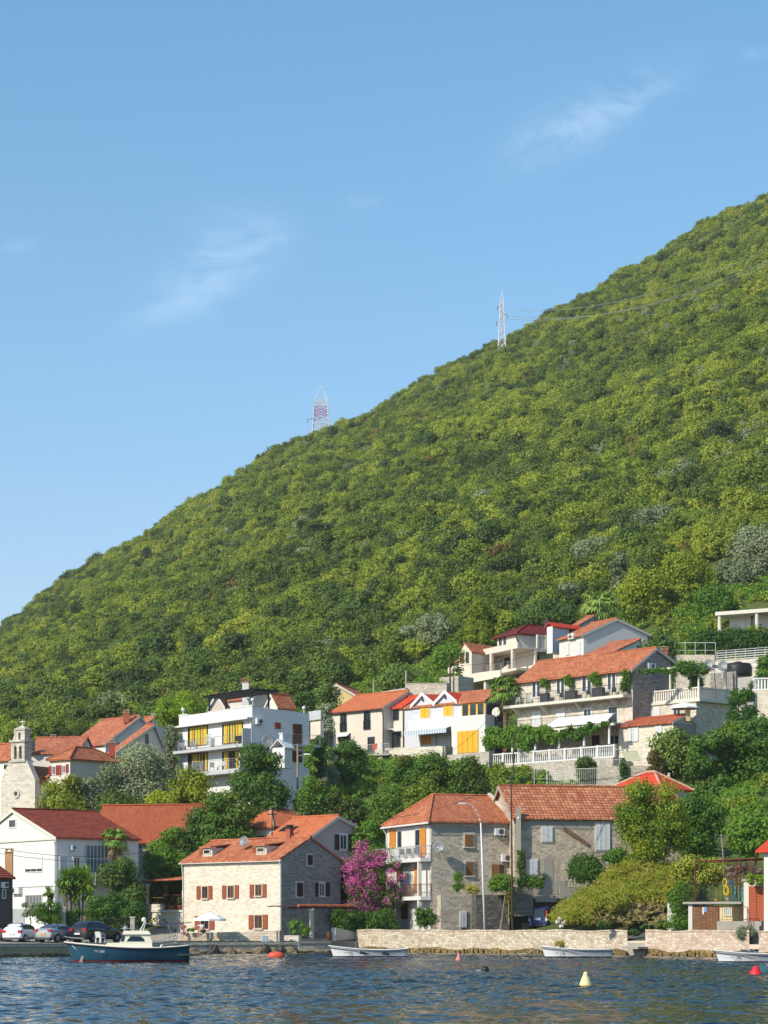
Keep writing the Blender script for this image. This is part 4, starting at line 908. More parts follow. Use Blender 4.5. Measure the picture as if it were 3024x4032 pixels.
mesh('side_screen',MW.F.box(MB(),.02,.14,za+.003,za+1.55,.006,1.12),M_GREYW,b_); mesh('side_screen',MW.F.box(MB(),MW.L-.02,MW.L+.12,za+.003,za+1.3,.006,1.05),M_GREYW,b_)
sm=MW.F.sz(*z2(565,760))[0]; g=MB()
for i in range(7): MW.F.box(g,sm-.35,sm+.35,za+.08+i*.2,za+.22+i*.2,.5,.55)
mesh('slat_screen',g,M_GREYW,b_)
s0,s1,_,_=MW.F.rect(z2(480,1000,930,1060)); b_=fslab(MW,MW.F,.02,s1,zf2-.45,zf2-.02,.004,1.5,M_GREYW)
railing([MW.F.P(s1-.05,zf2-.02,1.45),MW.F.P(.3,zf2-.02,1.45)],1.0,M_STEEL,b_,.3,.012,rails=5); mesh('side_screen',MW.F.box(MB(),.02,.14,zf2-.017,zf2+1.45,.006,1.45),M_GREYW,b_); mesh('side_screen',MW.F.box(MB(),s1-.14,s1-.01,zf2-.017,zf2+1.1,.006,1.4),M_GREYW,b_)
b_=fslab(MW,MW.F,s1+.02,MW.L+.6,zf2-.55,zf2-.22,.004,1.1,M_GREYW); railing([MW.F.P(MW.L+.5,zf2-.22,1.05),MW.F.P(s1+.1,zf2-.22,1.05)],1.0,M_STEEL,b_,.3,.012,rails=4)
MW.win('R',z2(1140,580,1193,638),WD_DOOR,closed=WD_RED,fw=.05); MW.win('R',z2(1308,595,1392,787),WD_DOOR,closed=WD_DOOR,name='side_door'); MW.win('R',z2(1305,848,1392,950),WD_DOOR,closed=WD_DOOR,name='side_door')
aircon(MW.Rr,z2(957,545,1013,598),'white air conditioner on the grey side wall of the flat roofed block'); dd=MW.Rr.sz(*z2(1050,758)); dish(MW.Rr.P(dd[0],dd[1],.5),.62,'grey satellite dish on the side wall of the flat roofed block',aim=(.1,-.98,.2),anchor=MW.Rr.P(dd[0],dd[1]-.5,.02))
s0,s1,_,_=MW.Rr.rect(z2(1250,700,1515,800)); zf=MW.Rr.sz(*z2(1350,792))[1]; b_=fslab(MW,MW.Rr,s0,s1,zf-.2,zf,.004,1.0,M_GREYW); railing([MW.Rr.P(s0+.03,zf,.05),MW.Rr.P(s0+.03,zf,.95),MW.Rr.P(s1-.03,zf,.95)],1.0,M_STEEL,b_,.3,.012,rails=5)
pipe(MW.t,[MW.F.P(.03,zk-.1,.4),MW.F.P(.06,zk-.5,.08),MW.F.P(.06,14,.08)],.07,M_WHITE)
for q,l in (((275,470),'globe lamp at the far corner of the white parapet, beside the bright pine'),((925,402),'globe lamp on the near corner of the white parapet, beside the black pergola'),((1423,440),'globe lamp at the rear end of the grey side parapet')):
    f_=MW.F if q[0]<1000 else MW.Rr; s,z=f_.sz(*z2(*q)); s=max(.12,min(s,(MW.L if f_ is MW.F else MW.W)-.2)); zz=zt+.14 if q[0]<1000 else zt-.3; c=f_.P(s,zz,-.15)
    t=thing('globe_lamp',l,'lamp',c,0,'globe lamps on the white parapet'); mesh('lamp_post',MB().cyl(c,c+Vector((0,0,.3)),.05,None,6),M_WHITE,t); mesh('lamp_globe',MB().lathe(c+Vector((0,0,.3)),[(.05,0),(.17,.08),(.21,.2),(.17,.33),(.05,.4)],10),M_WHITE,t,True)
pg=thing('roof_pergola','black metal pergola on the flat roof of the white block','pergola',MW.gp(2,2,zt-.1)); 
za_=zt+1.55; l0=MW.L*.05; l1=MW.L*.62
q=[MW.F.P(MW.F.sz(*z2(800,400))[0]+2.4,za_,-1.0)]
PL=MW.L*.66
for (l,t_) in ((.8,.5),(PL-.4,.5),(.8,2.5),(PL-.4,2.5)): mesh('post',MB().box(MW.gp(l,t_,zt+.65),(.14,.14,1.75),MW.t.rotation_euler[2]),M_BLACK,pg)
for i in range(8):
    t_=.1+i*.4; mesh('rafter',MB().cyl(MW.gp(-.3,t_,za_),MW.gp(PL,t_,za_),.06,None,4),M_BLACK,pg)
for i in range(9):
    l=-.3+i*(PL+.3)/8; mesh('batten',MB().cyl(MW.gp(l,0,za_+.12),MW.gp(l,3.0,za_+.12),.06,None,4),M_BLACK,pg)
mesh('shade_panel',MB().vslab([MW.gp(-.2,.1,za_+.22),MW.gp(PL,.1,za_+.22),MW.gp(PL,2.9,za_+.22),MW.gp(-.2,2.9,za_+.22)],.03),plain('dark_shade_sheet',(.012,.012,.014),.6),pg)
# annex stair at the block's rear, white barbecue hut, terrace wall
AZB=W(1262,2600+725/2.37,238).z
AN=House('stair_annex','cream stair annex with a sloping underside behind the flat roofed block',1262,238,56,1222,1275,AZB)
AN.flat(AN.F.sz(*z2(1500,575))[1],P_CREAM); fb=MB(); AN.F.box(fb,-.2,AN.L+.2,AN.F.sz(*z2(1500,560))[1],AN.F.sz(*z2(1500,475))[1],.01,.1); mesh('terrace_screen',fb,M_GREYW,AN.t)
railing([AN.gp(-.1,.2,AN.F.sz(*z2(1600,655))[1]),AN.gp(-2.2,.2,AN.F.sz(*z2(1600,655))[1])],1.1,M_STEEL,AN.t,.3,.014,rails=4)
hq=W(*z2(1212,1010),222.5); t=thing('barbecue_hut','white gabled barbecue hut with a short chimney below the shuttered side window','barbecue hut',hq,R(-35))
mesh('wall',MB().box(hq+Vector((0,0,1.0)),(1.5,1.2,2.0),R(-35)),M_WHITE,t); a=R(-35); ux=Vector((math.cos(a),math.sin(a),0)); uy=Vector((-math.sin(a),math.cos(a),0)); zz=Vector((0,0,2.0)); mb=MB()
for s in (-1,1): mb.vslab([hq+zz+ux*(s*.95)-uy*.75,hq+zz+ux*(s*.95)+uy*.75,hq+zz+uy*.75+Vector((0,0,.85)),hq+zz-uy*.75+Vector((0,0,.85))],.12)
mesh('roof',mb,M_WHITE,t); mesh('chimney',MB().box(hq+Vector((0,0,2.95)),(.4,.4,.8),a),M_WHITE,t); mesh('chimney_cap',MB().box(hq+Vector((0,0,3.4)),(.52,.52,.1),a),M_WHITE,t)
# ================================================================== upper houses
# ---- cream house with the long orange roof, its link and the twin-gabled house
K1=House('cream_house','cream two storey house with a bright orange roof and tall narrow windows',1509,262,45,1306,1700,19.0)
ze=K1.F.sz(*z3(640,388))[1]; ap1=K1.apexR(*z3(842,262)); K1.gable('R',ze,ap1,None,P_CREAM,T_SMOOTH,.35,.15,trim=TRIM)
for q in ((292,437,343,585),(484,417,537,568)):
    w_=K1.win('F',z3(*q),M_DGREY,bars=(2,1),name='tall_window'); s0,s1,q0,q1=K1.F.rect(z3(*q)); railing([K1.F.P(s0,q0+.05,.12),K1.F.P(s1,q0+.05,.12)],1.0,M_BLACK,w_,.12,.012)
w_=K1.win('F',z3(280,622,365,685),M_DGREY,bars=(2,1)); s0,s1,q0,q1=K1.F.rect(z3(265,600,375,625)); mesh('awning',MB().slab([K1.F.P(s0,q0,.7),K1.F.P(s1,q0,.7),K1.F.P(s1,q1+.1,.03),K1.F.P(s0,q1+.1,.03)][::-1],.05),M_WHITE,w_)
K1.win('F',z3(515,625,572,760),M_DGREY,bars=(2,1),name='terrace_door')
gm=MB(); K1.F.box(gm,-.2,K1.L+.2,ze-.2,ze-.08,.25,.36); mesh('gutter',gm,M_GUT,K1.roof); pipe(K1.t,[K1.F.P(.0,ze-.15,.3),K1.F.P(-.02,ze-.9,.06),K1.F.P(-.02,19.5,.06)],.06,M_GUT)
pk=K1.Rr.at(1200+712/2.074)
KM=House('link_house','narrow cream link with a small orange roof between long cream house and twin gables',1593,0,45,0,0,19.0,pt=Fac(pk,K1.dl,K1.F.n).at(1593),Ln=(Fac(pk,K1.dl,K1.F.n).at(1593)-pk).length-.02,Wd=5)
ze=KM.F.sz(*z3(800,385))[1]; KM.gable('R',ze,(2.5,KM.Rr.sz(*z3(905,300))[1]),None,P_CREAM,T_RED,.35,.0)
KM.win('F',z3(725,402,770,490),M_DGREY,bars=(1,1)); KM.win('F',z3(717,587,783,710),M_DGREY,bars=(2,1),name='glazed_door')
ab=MB(); s0,s1,q0,q1=KM.F.rect(z3(662,560,788,588)); s0=max(s0,.1)
for i in range(6):
    a=math.pi*i/6; c=math.pi*(i+1)/6; ab.slab([KM.F.P(s0+(s1-s0)*i/6,q0+.35*math.sin(a),.9),KM.F.P(s0+(s1-s0)*(i+1)/6,q0+.35*math.sin(c),.9),KM.F.P(s0+(s1-s0)*(i+1)/6,q0+.1+.35*math.sin(c),.02),KM.F.P(s0+(s1-s0)*i/6,q0+.1+.35*math.sin(a),.02)][::-1],.05)
mesh('door_canopy',ab,M_WHITE,KM.t); pipe(KM.t,[KM.F.P(.1,ze,.15),KM.F.P(.1,20,.06)],.06,M_GUT)
kp=KM.C; pK=Fac(kp,K1.dl,K1.F.n).at(1913)
K2=House('twin_gable_house','pale lilac house with twin white gables, yellow shutters and a striped awning',1913,0,45,0,1985,19.0,pt=pK,Ln=(pK-kp).length-.02)
ze=K2.F.sz(*z3(1380,340))[1]; zgv=K2.F.sz(*z3(1075,345))[1]
mesh('wall',K2.prismR([(0,19.0),(K2.W,19.0),(K2.W,ze),(0,ze)],0,K2.L),P_LILAC,K2.t)
zr=K2.F.sz(*z3(1290,258))[1]+.5; rb=MB()
rb.vslab([K2.gp(-.1,-.3,ze+.05),K2.gp(K2.L,-.3,ze+.05),K2.gp(K2.L,3.2,zr),K2.gp(-.1,3.2,zr)][::-1],.15); rb.vslab([K2.gp(-.1,3.2,zr),K2.gp(K2.L,3.2,zr),K2.gp(K2.L,K2.W+.3,ze),K2.gp(-.1,K2.W+.3,ze)][::-1],.15)
K2.roof=mesh('roof',rb,T_OR,K2.t)
for g_,(xl_,xa,xr_,ya,ye) in enumerate(((888,972,1062,272,365),(1072,1156,1243,255,345))):
    a,_=K2.F.sz(*z3(xl_,ye)); b,_=K2.F.sz(*z3(xr_,ye)); m_,za=K2.F.sz(*z3(xa,ya+12)); zq=K2.F.sz(*z3(xa,ye))[1]
    if a<b: a,b=b,a
    gd=mesh('gable',K2.prismF([(b,ze-.6),(a,ze-.6),(a,zq),(m_,za),(b,zq)],-.035,2.5),P_LILAC,K2.t)
    q=MB(); q.vslab([K2.gp(a+.2,-.25,zq-.05),K2.gp(m_,-.25,za+.17),K2.gp(m_,3.6,za+.17),K2.gp(a+.2,3.6,zq-.05)][::-1],.13); q.vslab([K2.gp(m_,-.25,za+.17),K2.gp(b-.2,-.25,zq-.05),K2.gp(b-.2,3.6,zq-.05),K2.gp(m_,3.6,za+.17)][::-1],.13); mesh('gable_roof',q,T_RED,gd)
    q=MB(); 
    for (u,zu,v,zv) in ((a+.25,zq-.12,m_,za+.12),(m_,za+.12,b-.25,zq-.12)): q.hexa([K2.F.P(u,zu-.2,.26),K2.F.P(v,zv-.2,.26),K2.F.P(v,zv-.2,.33),K2.F.P(u,zu-.2,.33),K2.F.P(u,zu+.2,.26),K2.F.P(v,zv+.2,.26),K2.F.P(v,zv+.2,.33),K2.F.P(u,zu+.2,.33)])
    mesh('verge_board',q,M_WHITE,gd); c=K2.F.P(m_,zq+(za-zq)*.35,.2); mesh('wall_lantern',MB().lathe(c,[(.04,0),(.09,.1),(.09,.3),(.02,.42)],6),M_BLACK,gd)
for q in ((948,378,1022,472),(1137,362,1210,455)): K2.win('F',z3(*q),M_WHITE,closed=WD_YEL,out=.036,sur=(M_WHITE,.12))
s0,s1,q0,q1=K2.F.rect(z3(1285,348,1472,458)); bx=MB(); K2.F.box(bx,s0-.02,s1+.02,q0,q1,.003,.06); cs=mesh('window_bay',bx,WD_YEL,K2.t); n=3
for i in range(3):
    w=(s1-s0)/3; mesh('pane',K2.F.box(MB(),s0+w*i+.16,s0+w*(i+1)-.1,q0+.12,q1-.14,.061,.075),GLASS,cs)
dkb=MB(); K2.F.box(dkb,.03,K2.F.sz(*z3(1470,400))[0]-.03,ze-3.0,ze-.1,.004,.03); mesh('painted_shade_strip',dkb,P_GREY,K2.t)  # grey strip beside the corner: shade painted as colour
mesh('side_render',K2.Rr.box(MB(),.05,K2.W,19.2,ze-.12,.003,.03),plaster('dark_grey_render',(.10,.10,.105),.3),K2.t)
# terrace storey in front
s0,s1,q0,q1=K2.F.rect(z3(830,470,1475,560)); zpar=K2.F.off(1.6).sz(*z3(1150,468))[1]
TF=K2.F.off(1.6); ta=TF.sz(*z3(846,520))[0]; tb_=TF.sz(*z3(1473,520))[0]; zlo=TF.sz(*z3(1050,560))[1]; t_r=TF.sz(*z3(1195,650))[0]
tw=MB(); TF.box(tw,tb_,ta,zlo,zpar,-1.56,0); ter=mesh('terrace_parapet',tw,P_WHITE,K2.t); gw=MB(); TF.box(gw,tb_,t_r,19.0,zlo-.002,-1.56,-.01); mesh('ground_storey',gw,P_WHITE,K2.t)
K2.win(TF.off(-.01),z3(1250,575,1420,756),WD_YEL,closed=(WD_YEL,4),name='folding_door',sur=(P_CREAM,.06)); K2.win('F',z3(952,610,1037,690),M_WHITE,closed=WD_OR,out=.005,sur=(M_WHITE,.14))
aw=thing('striped_awning','blue and white striped awning hanging under the white terrace parapet','awning',TF.P(ta,zlo,.1)); s0,s1,q0,q1=TF.rect(z3(848,560,1193,606))
m,nt,out=newmat('awning_stripes'); wv=N(nt,'ShaderNodeTexWave',bands_direction='X'); wv.inputs['Scale'].default_value=1.25; L(nt,uvn(nt),wv.inputs['Vector']); principled(nt,out,ramp(nt,wv.outputs['Fac'],[(.48,(.10,.22,.36)),(.52,(.75,.76,.74))]),.8)
mesh('canopy',MB().slab([TF.P(s0,q1-.12,.75),TF.P(s1,q1-.12,.75),TF.P(s1,q1+.16,.01),TF.P(s0,q1+.16,.01)][::-1],.04),M_WHITE,aw); mesh('valance',TF.box(MB(),s0,s1,q0,q1-.1,.70,.74),m,aw)
for q,b in (((1068,600,1078,690),0),((1188,590,1198,755),0)): s0,s1,q0,q1=TF.rect(z3(*q)); mesh('awning_post',TF.box(MB(),s0,s0+.07,q0,q1,.02,.1),M_GUT,aw)
dd=K2.Rr.sz(*z3(1563,420)); dish(W(*z3(1563,422),pK.y-.6),.5,'white satellite dish at the dark side of the twin gabled house beside the palm',aim=(-.45,-.87,.2),m=M_CREAMW,pole=3.5)
# garden wall and little terrace in front of the cream houses
def wall_between(name,label,p,q,z0,z1,th,m,cat='wall',cop=None,group=None):
    a=Vector((p.x,p.y,0)); b=Vector((q.x,q.y,0)); d=(b-a).normalized(); rz=math.atan2(d.y,d.x); c=(a+b)/2
    mb=MB(); zt0,zt1=(z1 if hasattr(z1,'__len__') else (z1,z1)); n=Vector((-d.y,d.x,0))*th/2; Z=Vector((0,0,1))
    mb.hexa([a-n+Z*z0,b-n+Z*z0,b+n+Z*z0,a+n+Z*z0,a-n+Z*zt0,b-n+Z*zt1,b+n+Z*zt1,a+n+Z*zt0])
    if not cop: return single(name,mb,m,label,cat,group)
    t=thing(name,label,cat,(c.x,c.y,z0),rz,group); mesh('wall_face',mb,m,t); cb=MB(); n=n*1.18; u=Vector((0,0,.02)); cb.hexa([a-n+Z*(zt0+.003),b-n+Z*(zt1+.003),b+n+Z*(zt1+.003),a+n+Z*(zt0+.003),a-n+Z*(zt0+.12),b-n+Z*(zt1+.12),b+n+Z*(zt1+.12),a+n+Z*(zt0+.12)]); mesh('coping',cb,cop,t); return t
a=W(*z3(665,720),256.5); b=W(*z3(1135,700),249.5); wall_between('garden_wall','cream block garden wall below the striped awning',a,b,15.5,(a.z,b.z),.35,stone('cream_block',(.70,.65,.55),(.62,.57,.47),(.52,.47,.39),(.5,.46,.4),.5,irreg=.15),cop=None)
a=W(*z3(1140,700),249.5); b=W(*z3(1200,700),250.5); wall_between('gate_wall','grey end of the cream block garden wall beside the yellow folding door',a,b,15.5,a.z,.3,P_GREY)
a=W(*z3(1180,775),247.5); b=W(*z3(1520,745),243); wall_between('terrace_wall','rough rubble terrace wall below the yellow folding door',a,b,14.5,(a.z,b.z),.6,S_GARD)
c=W(*z3(565,765),256); t=thing('small_terrace','small concrete terrace with a white railing in front of the cream house','terrace',c,K1.t.rotation_euler[2])
d=K1.dl; mesh('deck',MB().hexa([c+Vector(v) for v in ((-2.2*.0-1.9,1.4,-.2),(1.7,-1.2,-.2),(2.4,1.6,-.2),(-1.2,3.2,-.2),(-1.9,1.4,0),(1.7,-1.2,0),(2.4,1.6,0),(-1.2,3.2,0))]),P_CONC,t)
railing([c+Vector((-1.85,1.45,0)),c+Vector((1.65,-1.1,0))],1.1,M_GREYW,t,.16,.014)
for k,x in enumerate((.9,1.9)): mesh('post',MB().box(c+Vector((x-.1,-.2+.6*k,-2.2)),(.3,.3,3.98),0),P_CONC,t)
for (x,cl,l) in ((.1,(.55,.10,.03),'orange red towel hung over the small terrace railing'),(.7,(.62,.62,.64),'grey white towel hung over the small terrace railing')):
    p=c+Vector((x,.02-(x-.0)*.72,0)); mb=MB(); mb.box(p+Vector((0,-.08,.8)),(.5,.03,.62),R(-36)); mb.box(p+Vector((.02,.03,.95)),(.5,.03,.3),R(-36)); mb.box(p+Vector((.01,-.03,1.13)),(.5,.16,.03),R(-36)); single('towel',mb,plain('towel_%d'%int(x*10),cl,.95,0,.3,5),l,'towel','towels on the terrace railing')
a=W(*z3(132,718),259); b=W(*z3(245,700),256); wall_between('boundary_wall','pale cream boundary wall between white block and cream house',a,b,16,W(*z3(180,618),258).z,.3,P_CREAM)
# ---- unfinished yellow gable on the slope
YU=House('unfinished_house','unfinished yellow house gable with one dark opening, half hidden by shrubs',1408,290,18,1254,1440,26,Wd=7)
ze=YU.F.sz(*z3(420,300))[1]; YU.gable('F',ze,YU.apexF(*z3(265,205)),YU.F.sz(*z3(118,292))[1],P_YEL,T_TAN,.25,.2,trim=TRIM); YU.win('F',z3(247,238,291,282),M_BLACK,bars=(1,1),fw=.04)
# ---- stone guest house with balconies
E=House('guest_house','long stone guest house with an orange roof and a balcony of white doors',2491,237,48,2038,2642,15.5)
ze=E.F.sz(*z5(1080,62))[1]; apE=E.apexR(*z6(640,820)); E.gable('R',ze,apE,E.Rr.sz(*z6(775,925))[1],S_HOTEL,T_OR,.5,.25,trim=TRIM)
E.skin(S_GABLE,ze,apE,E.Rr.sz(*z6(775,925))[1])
cq=E.gp(E.L*.02+.5,apE[0]+2.2,0); cc=W(*z6(722,880),250); chimney(E,(cc.x,cc.y,cc.z-1.3),.75,2.0,plain('red_brick',(.34,.10,.06),.9,0,.25,6),T_CAP,E.t)
zbal=E.F.off(1.3).sz(*z5(600,288))[1]
zb0=E.F.off(1.3).sz(*z5(200,322))[1]
eb=fslab(E,E.F,.1,E.L+.9,zbal-.3,zbal,.004,1.35,M_CREAMW)
railing([E.F.P(E.L+.8,zbal,.1),E.F.P(E.L+.8,zbal,1.28),E.F.P(.3,zbal,1.28),E.F.P(.3,zbal,.1)],1.1,M_DGREY,eb,.16,.012)
for k in (.12,.42,.72,.97): 
    s=E.L*k; mb=MB(); mb.add([E.F.P(s,zbal-.31,.01),E.F.P(s+.3,zbal-.31,.01),E.F.P(s,zbal-.31,1.3),E.F.P(s+.3,zbal-.31,1.3),E.F.P(s,zbal-1.1,.01),E.F.P(s+.3,zbal-1.1,.01)],[(0,1,3,2),(0,2,4),(1,5,3),(2,3,5,4),(0,4,5,1)]); mesh('bracket',mb,M_CREAMW,eb)
for q in ((360,150,425,272),(537,128,600,250),(722,106,795,232),(906,86,972,218)): E.win('F',z5(*q),M_WHITE,bars=(2,1),name='balcony_door',fw=.12,curtain=(M_WHITE,((.40,.58),)))
for q,cl in (((362,366,428,485),1),((537,350,605,440),1)): E.win('F',z5(*q),M_WHITE,closed=(WD_WH,1),name='shuttered_door')
E.win('F',z5(735,355,790,428),M_WHITE,sur=(M_WHITE,.14)); E.win('F',z5(918,340,978,460),M_DGREY,bars=(2,1),name='balcony_door',sur=(M_WHITE,.1))
G2=E.F.off(2.6); zg=G2.sz(*z5(500,487))[1]; gl=fslab(E,E.F,E.F.sz(*z5(1060,430))[0],E.L+.6,zg-.22,zg,.004,2.6,P_CONC,'gallery'); railing([E.F.P(E.L+.5,zg,2.5),E.F.P(E.F.sz(*z5(1060,430))[0]+.1,zg,2.5)],1.05,M_DGREY,gl,.2,.011)
zt0=G2.sz(*z5(500,742))[1]; TZ=Fac(E.F.C+E.F.n*4.2,E.F.d,E.F.n)
ztr=TZ.sz(*z5(500,735))[1]; sA=TZ.sz(*z5(948,680))[0]; sB=TZ.sz(*z5(45,700))[0]
# terrace wall and balustrade below
RW=thing('terrace_wall','tall rubble wall carrying the white balustrade terrace','wall',TZ.P((sA+sB)/2,14.5,0),E.t.rotation_euler[2]); mb=MB(); TZ.box(mb,sA,sB+.3,14.0,ztr-.02,-4.1,0); mesh('wall_face',mb,S_GARD,RW)
bt=thing('balustrade','long white turned balustrade edging the vine shaded terrace','balustrade',TZ.P((sA+sB)/2,ztr,-.2),E.t.rotation_euler[2]); balusters([TZ.P(sB+.2,ztr,-.2),TZ.P(sA,ztr,-.2)],1.28,M_WHITE,bt,.3,'balusters')
pgv=thing('terrace_pergola','white columned pergola over the balustrade terrace','pergola',TZ.P((sA+sB)/2,ztr,-.3),E.t.rotation_euler[2])
zpt=TZ.sz(*z5(550,500))[1]
for x in (208,374,547,728,910): s=TZ.sz(*z5(x,600))[0]; c=TZ.P(s,ztr+1.35,-.2); mesh('column',MB().lathe(c,[(.16,0),(.13,.1),(.12,zpt-ztr-1.55),(.17,zpt-ztr-1.4)],8),M_WHITE,pgv,True)
mesh('beam',TZ.box(MB(),sA,sB+.2,zpt-.06,zpt+.14,-.35,-.1),M_CREAMW,pgv)
for i in range(9):
    s=sA+(sB-sA)*i/8; mesh('rafter',TZ.box(MB(),s-.04,s+.04,zpt+.143,zpt+.25,-3.2,.1),M_CREAMW,pgv)
E.win('F',z5(795,545,850,625),WD_RED,bars=(2,2),name='terrace_window'); E.win('F',z5(925,540,992,612),M_WHITE,bars=(2,1),name='terrace_door')
s0=TZ.sz(*z5(905,480))[0]; s1=TZ.sz(*z5(420,490))[0]; cn=thing('white_canopy','translucent white canopy sheet above the vine pergola','canopy',TZ.P(s0,zpt+.4,-.5)); zc0=G2.sz(*z5(650,430))[1]; mesh('canopy_sheet',MB().slab([TZ.P(s0+.3,zpt+.30,-.15),TZ.P(s1,zpt+.30,-.15),TZ.P(s1-1.2,zpt+1.35,-1.55),TZ.P(s0+.6,zpt+1.35,-1.55)][::-1],.04),plain('canopy_sheet',(.62,.63,.60),.5),cn)
for i in range(6):
    s=s0+.5+(s1-s0-1.2)*i/5; mesh('canopy_rib',MB().cyl(TZ.P(s,zpt+.33,-.15),TZ.P(s-.2,zpt+1.38,-1.55),.025,None,4),M_WHITE,cn)
# annex with the small roof
E2=House('stone_annex','small pale stone annex with white shutters under a low red brown roof',2651,231,48,2437,2738,15.5)
ze=E2.F.sz(*z5(1385,452))[1]; E2.gable('R',ze,E2.apexR(*z5(1472,408)),E2.Rr.sz(*z5(1540,455))[1],S_PALE,tiles('annex_tiles',(.30,.07,.035),(.38,.10,.05),(.44,.15,.08),age=.3),.3,.15,trim=TRIM)
mesh('painted_shade_end',E2.Rr.box(MB(),.02,E2.W-.02,15.6,ze-.03,.002,.03),P_GREY,E2.t)  # grey slab over the pale stone, the end's shade put into its colour
for q in ((1060,490,1135,592),(1255,476,1305,582)): E2.win('F',z5(*q),M_WHITE,closed=WD_WH)
# terrace room at the gable end: volume, flat balusters, columns, vine pergola
fE=E.Rr; zt_=None
TR=House('terrace_block','stone terrace block with white slatted balustrade beside the guest house gable',0,0,48,0,0,15.5,pt=W(*z6(1038,1280),234).xy,Ln=None or 9.8,Wd=6)
ztt=TR.F.sz(*z6(740,1292))[1]; mesh('wall',TR.prismR([(0,15.5),(TR.W,15.5),(TR.W,ztt-.25),(0,ztt-.25)],0.4,TR.L),S_HOTEL,TR.t)
sL=TR.F.sz(*z6(442,1250))[0]; mesh('terrace_slab',TR.prismR([(-.15,ztt-.247),(TR.W,ztt-.247),(TR.W,ztt),(-.15,ztt)],-.2,sL+.2),M_CREAMW,TR.t)
balusters([TR.F.P(sL,ztt,-.1),TR.F.P(.1,ztt,-.1),TR.Rr.P(4.6,ztt,-.1)],1.25,M_CREAMW,TR.t,.3,'slatted_balustrade','flat',3.2)
zp=TR.F.sz(*z6(765,990))[1]
for x in (442,768): s=TR.F.sz(*z6(x,1100))[0]; mesh('column',MB().lathe(TR.F.P(s,ztt+1.28,-.15),[(.15,0),(.12,.1),(.12,zp-ztt-1.4),(.17,zp-ztt-1.28)],8),M_CREAMW,TR.t,True)
for t_ in (.1,4.4): mesh('column',MB().lathe(TR.Rr.P(t_,ztt+1.28,-.15),[(.15,0),(.12,.1),(.12,zp-ztt-1.4),(.17,zp-ztt-1.28)],8),M_CREAMW,TR.t,True)
mesh('pergola_beam',TR.F.box(MB(),.0,sL+.1,zp-.05,zp+.13,-.28,-.05),M_CREAMW,TR.t); mesh('pergola_beam',TR.Rr.box(MB(),.25,4.6,zp-.05,zp+.13,-.28,-.05),M_CREAMW,TR.t)
for i in range(8): s=.2+(sL-.3)*i/7; mesh('pergola_rafter',TR.F.box(MB(),s-.05,s+.05,zp+.133,zp+.24,-5.5,.1),M_DGREY,TR.t)
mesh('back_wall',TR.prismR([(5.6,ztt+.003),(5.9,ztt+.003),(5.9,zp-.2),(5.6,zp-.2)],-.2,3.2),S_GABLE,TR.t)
TR.win('F',z5(1190,345,1292,418),M_WHITE,closed=(WD_WH,2)); TR.win('F',z5(1385,318,1440,400),M_WHITE,bars=(2,1))
dish(W(*z6(1120,952),233.5),.52,'grey satellite dish beside the vine pergola, nearer the guest house gable',aim=(-.3,-.92,.22),pole=1.2,group='pair of dishes by the terrace'); dish(W(*z6(1248,966),233.2),.52,'grey satellite dish beside the vine pergola, nearer the black water tank',aim=(-.3,-.92,.22),pole=1.2,group='pair of dishes by the terrace')
c=W(*z6(1390,1060),252); t=thing('water_tank','black round water tank standing against the terrace wall','water tank',c); hh=W(*z6(1390,940),252).z-c.z; mesh('tank_body',MB().lathe(c,[(1.5,0),(1.55,.2),(1.55,hh-.5),(1.35,hh-.1),(.5,hh)],18),M_BLACK,t,True); mesh('tank_lid',MB().lathe(c+Vector((0,0,hh+.003)),[(.42,0),(.4,.12),(.05,.16)],12),M_BLACK,t)
aircon(E.Rr.off(.03),z6(555,945,622,998),'white air conditioner on the shaded gable of the stone guest house')
# ---- upper cream villa with the maroon roof
V=House('cream_villa','cream villa with a maroon roof, rounded balcony and dark arched loggia',2040,303,62,1958,2178,28)
ze=V.F.sz(*z4(700,412))[1]; V.hip(ze,V.Rr.sz(*z4(830,325))[1],P_CREAM,T_MAR,(V.L*.5,V.L*.5+.3),(V.L*.5,V.W-.5),.5,caps=T_MAR)
for q in ((552,410,572,505),(588,400,608,505)): V.win('F',z4(*q),M_DGREY,bars=(1,1))
cq=W(*z4(955,390),307); mesh('chimney',MB().box((cq.x,cq.y,cq.z+.3),(1.1,.9,2.6),-V.yaw),M_GUT,V.t)
s0,s1,q0,q1=V.Rr.rect(z4(815,430,960,545)); bq=fslab(V,V.Rr,s0,s1,q0-.3,q0-.02,.004,1.4,P_CREAM); balusters([V.Rr.P(s0+.1,q0-.02,1.3),V.Rr.P(s1-.1,q0-.02,1.3)],1.9,M_CREAMW,bq,.9,'balcony_screen','flat',1.5)
V.win('R',z4(845,575,878,630),M_DGREY); pipe(V.t,[V.F.P(0,ze,.4),V.F.P(-.05,ze-1.0,.08),V.F.P(-.05,28.5,.08)],.09,M_GUT)
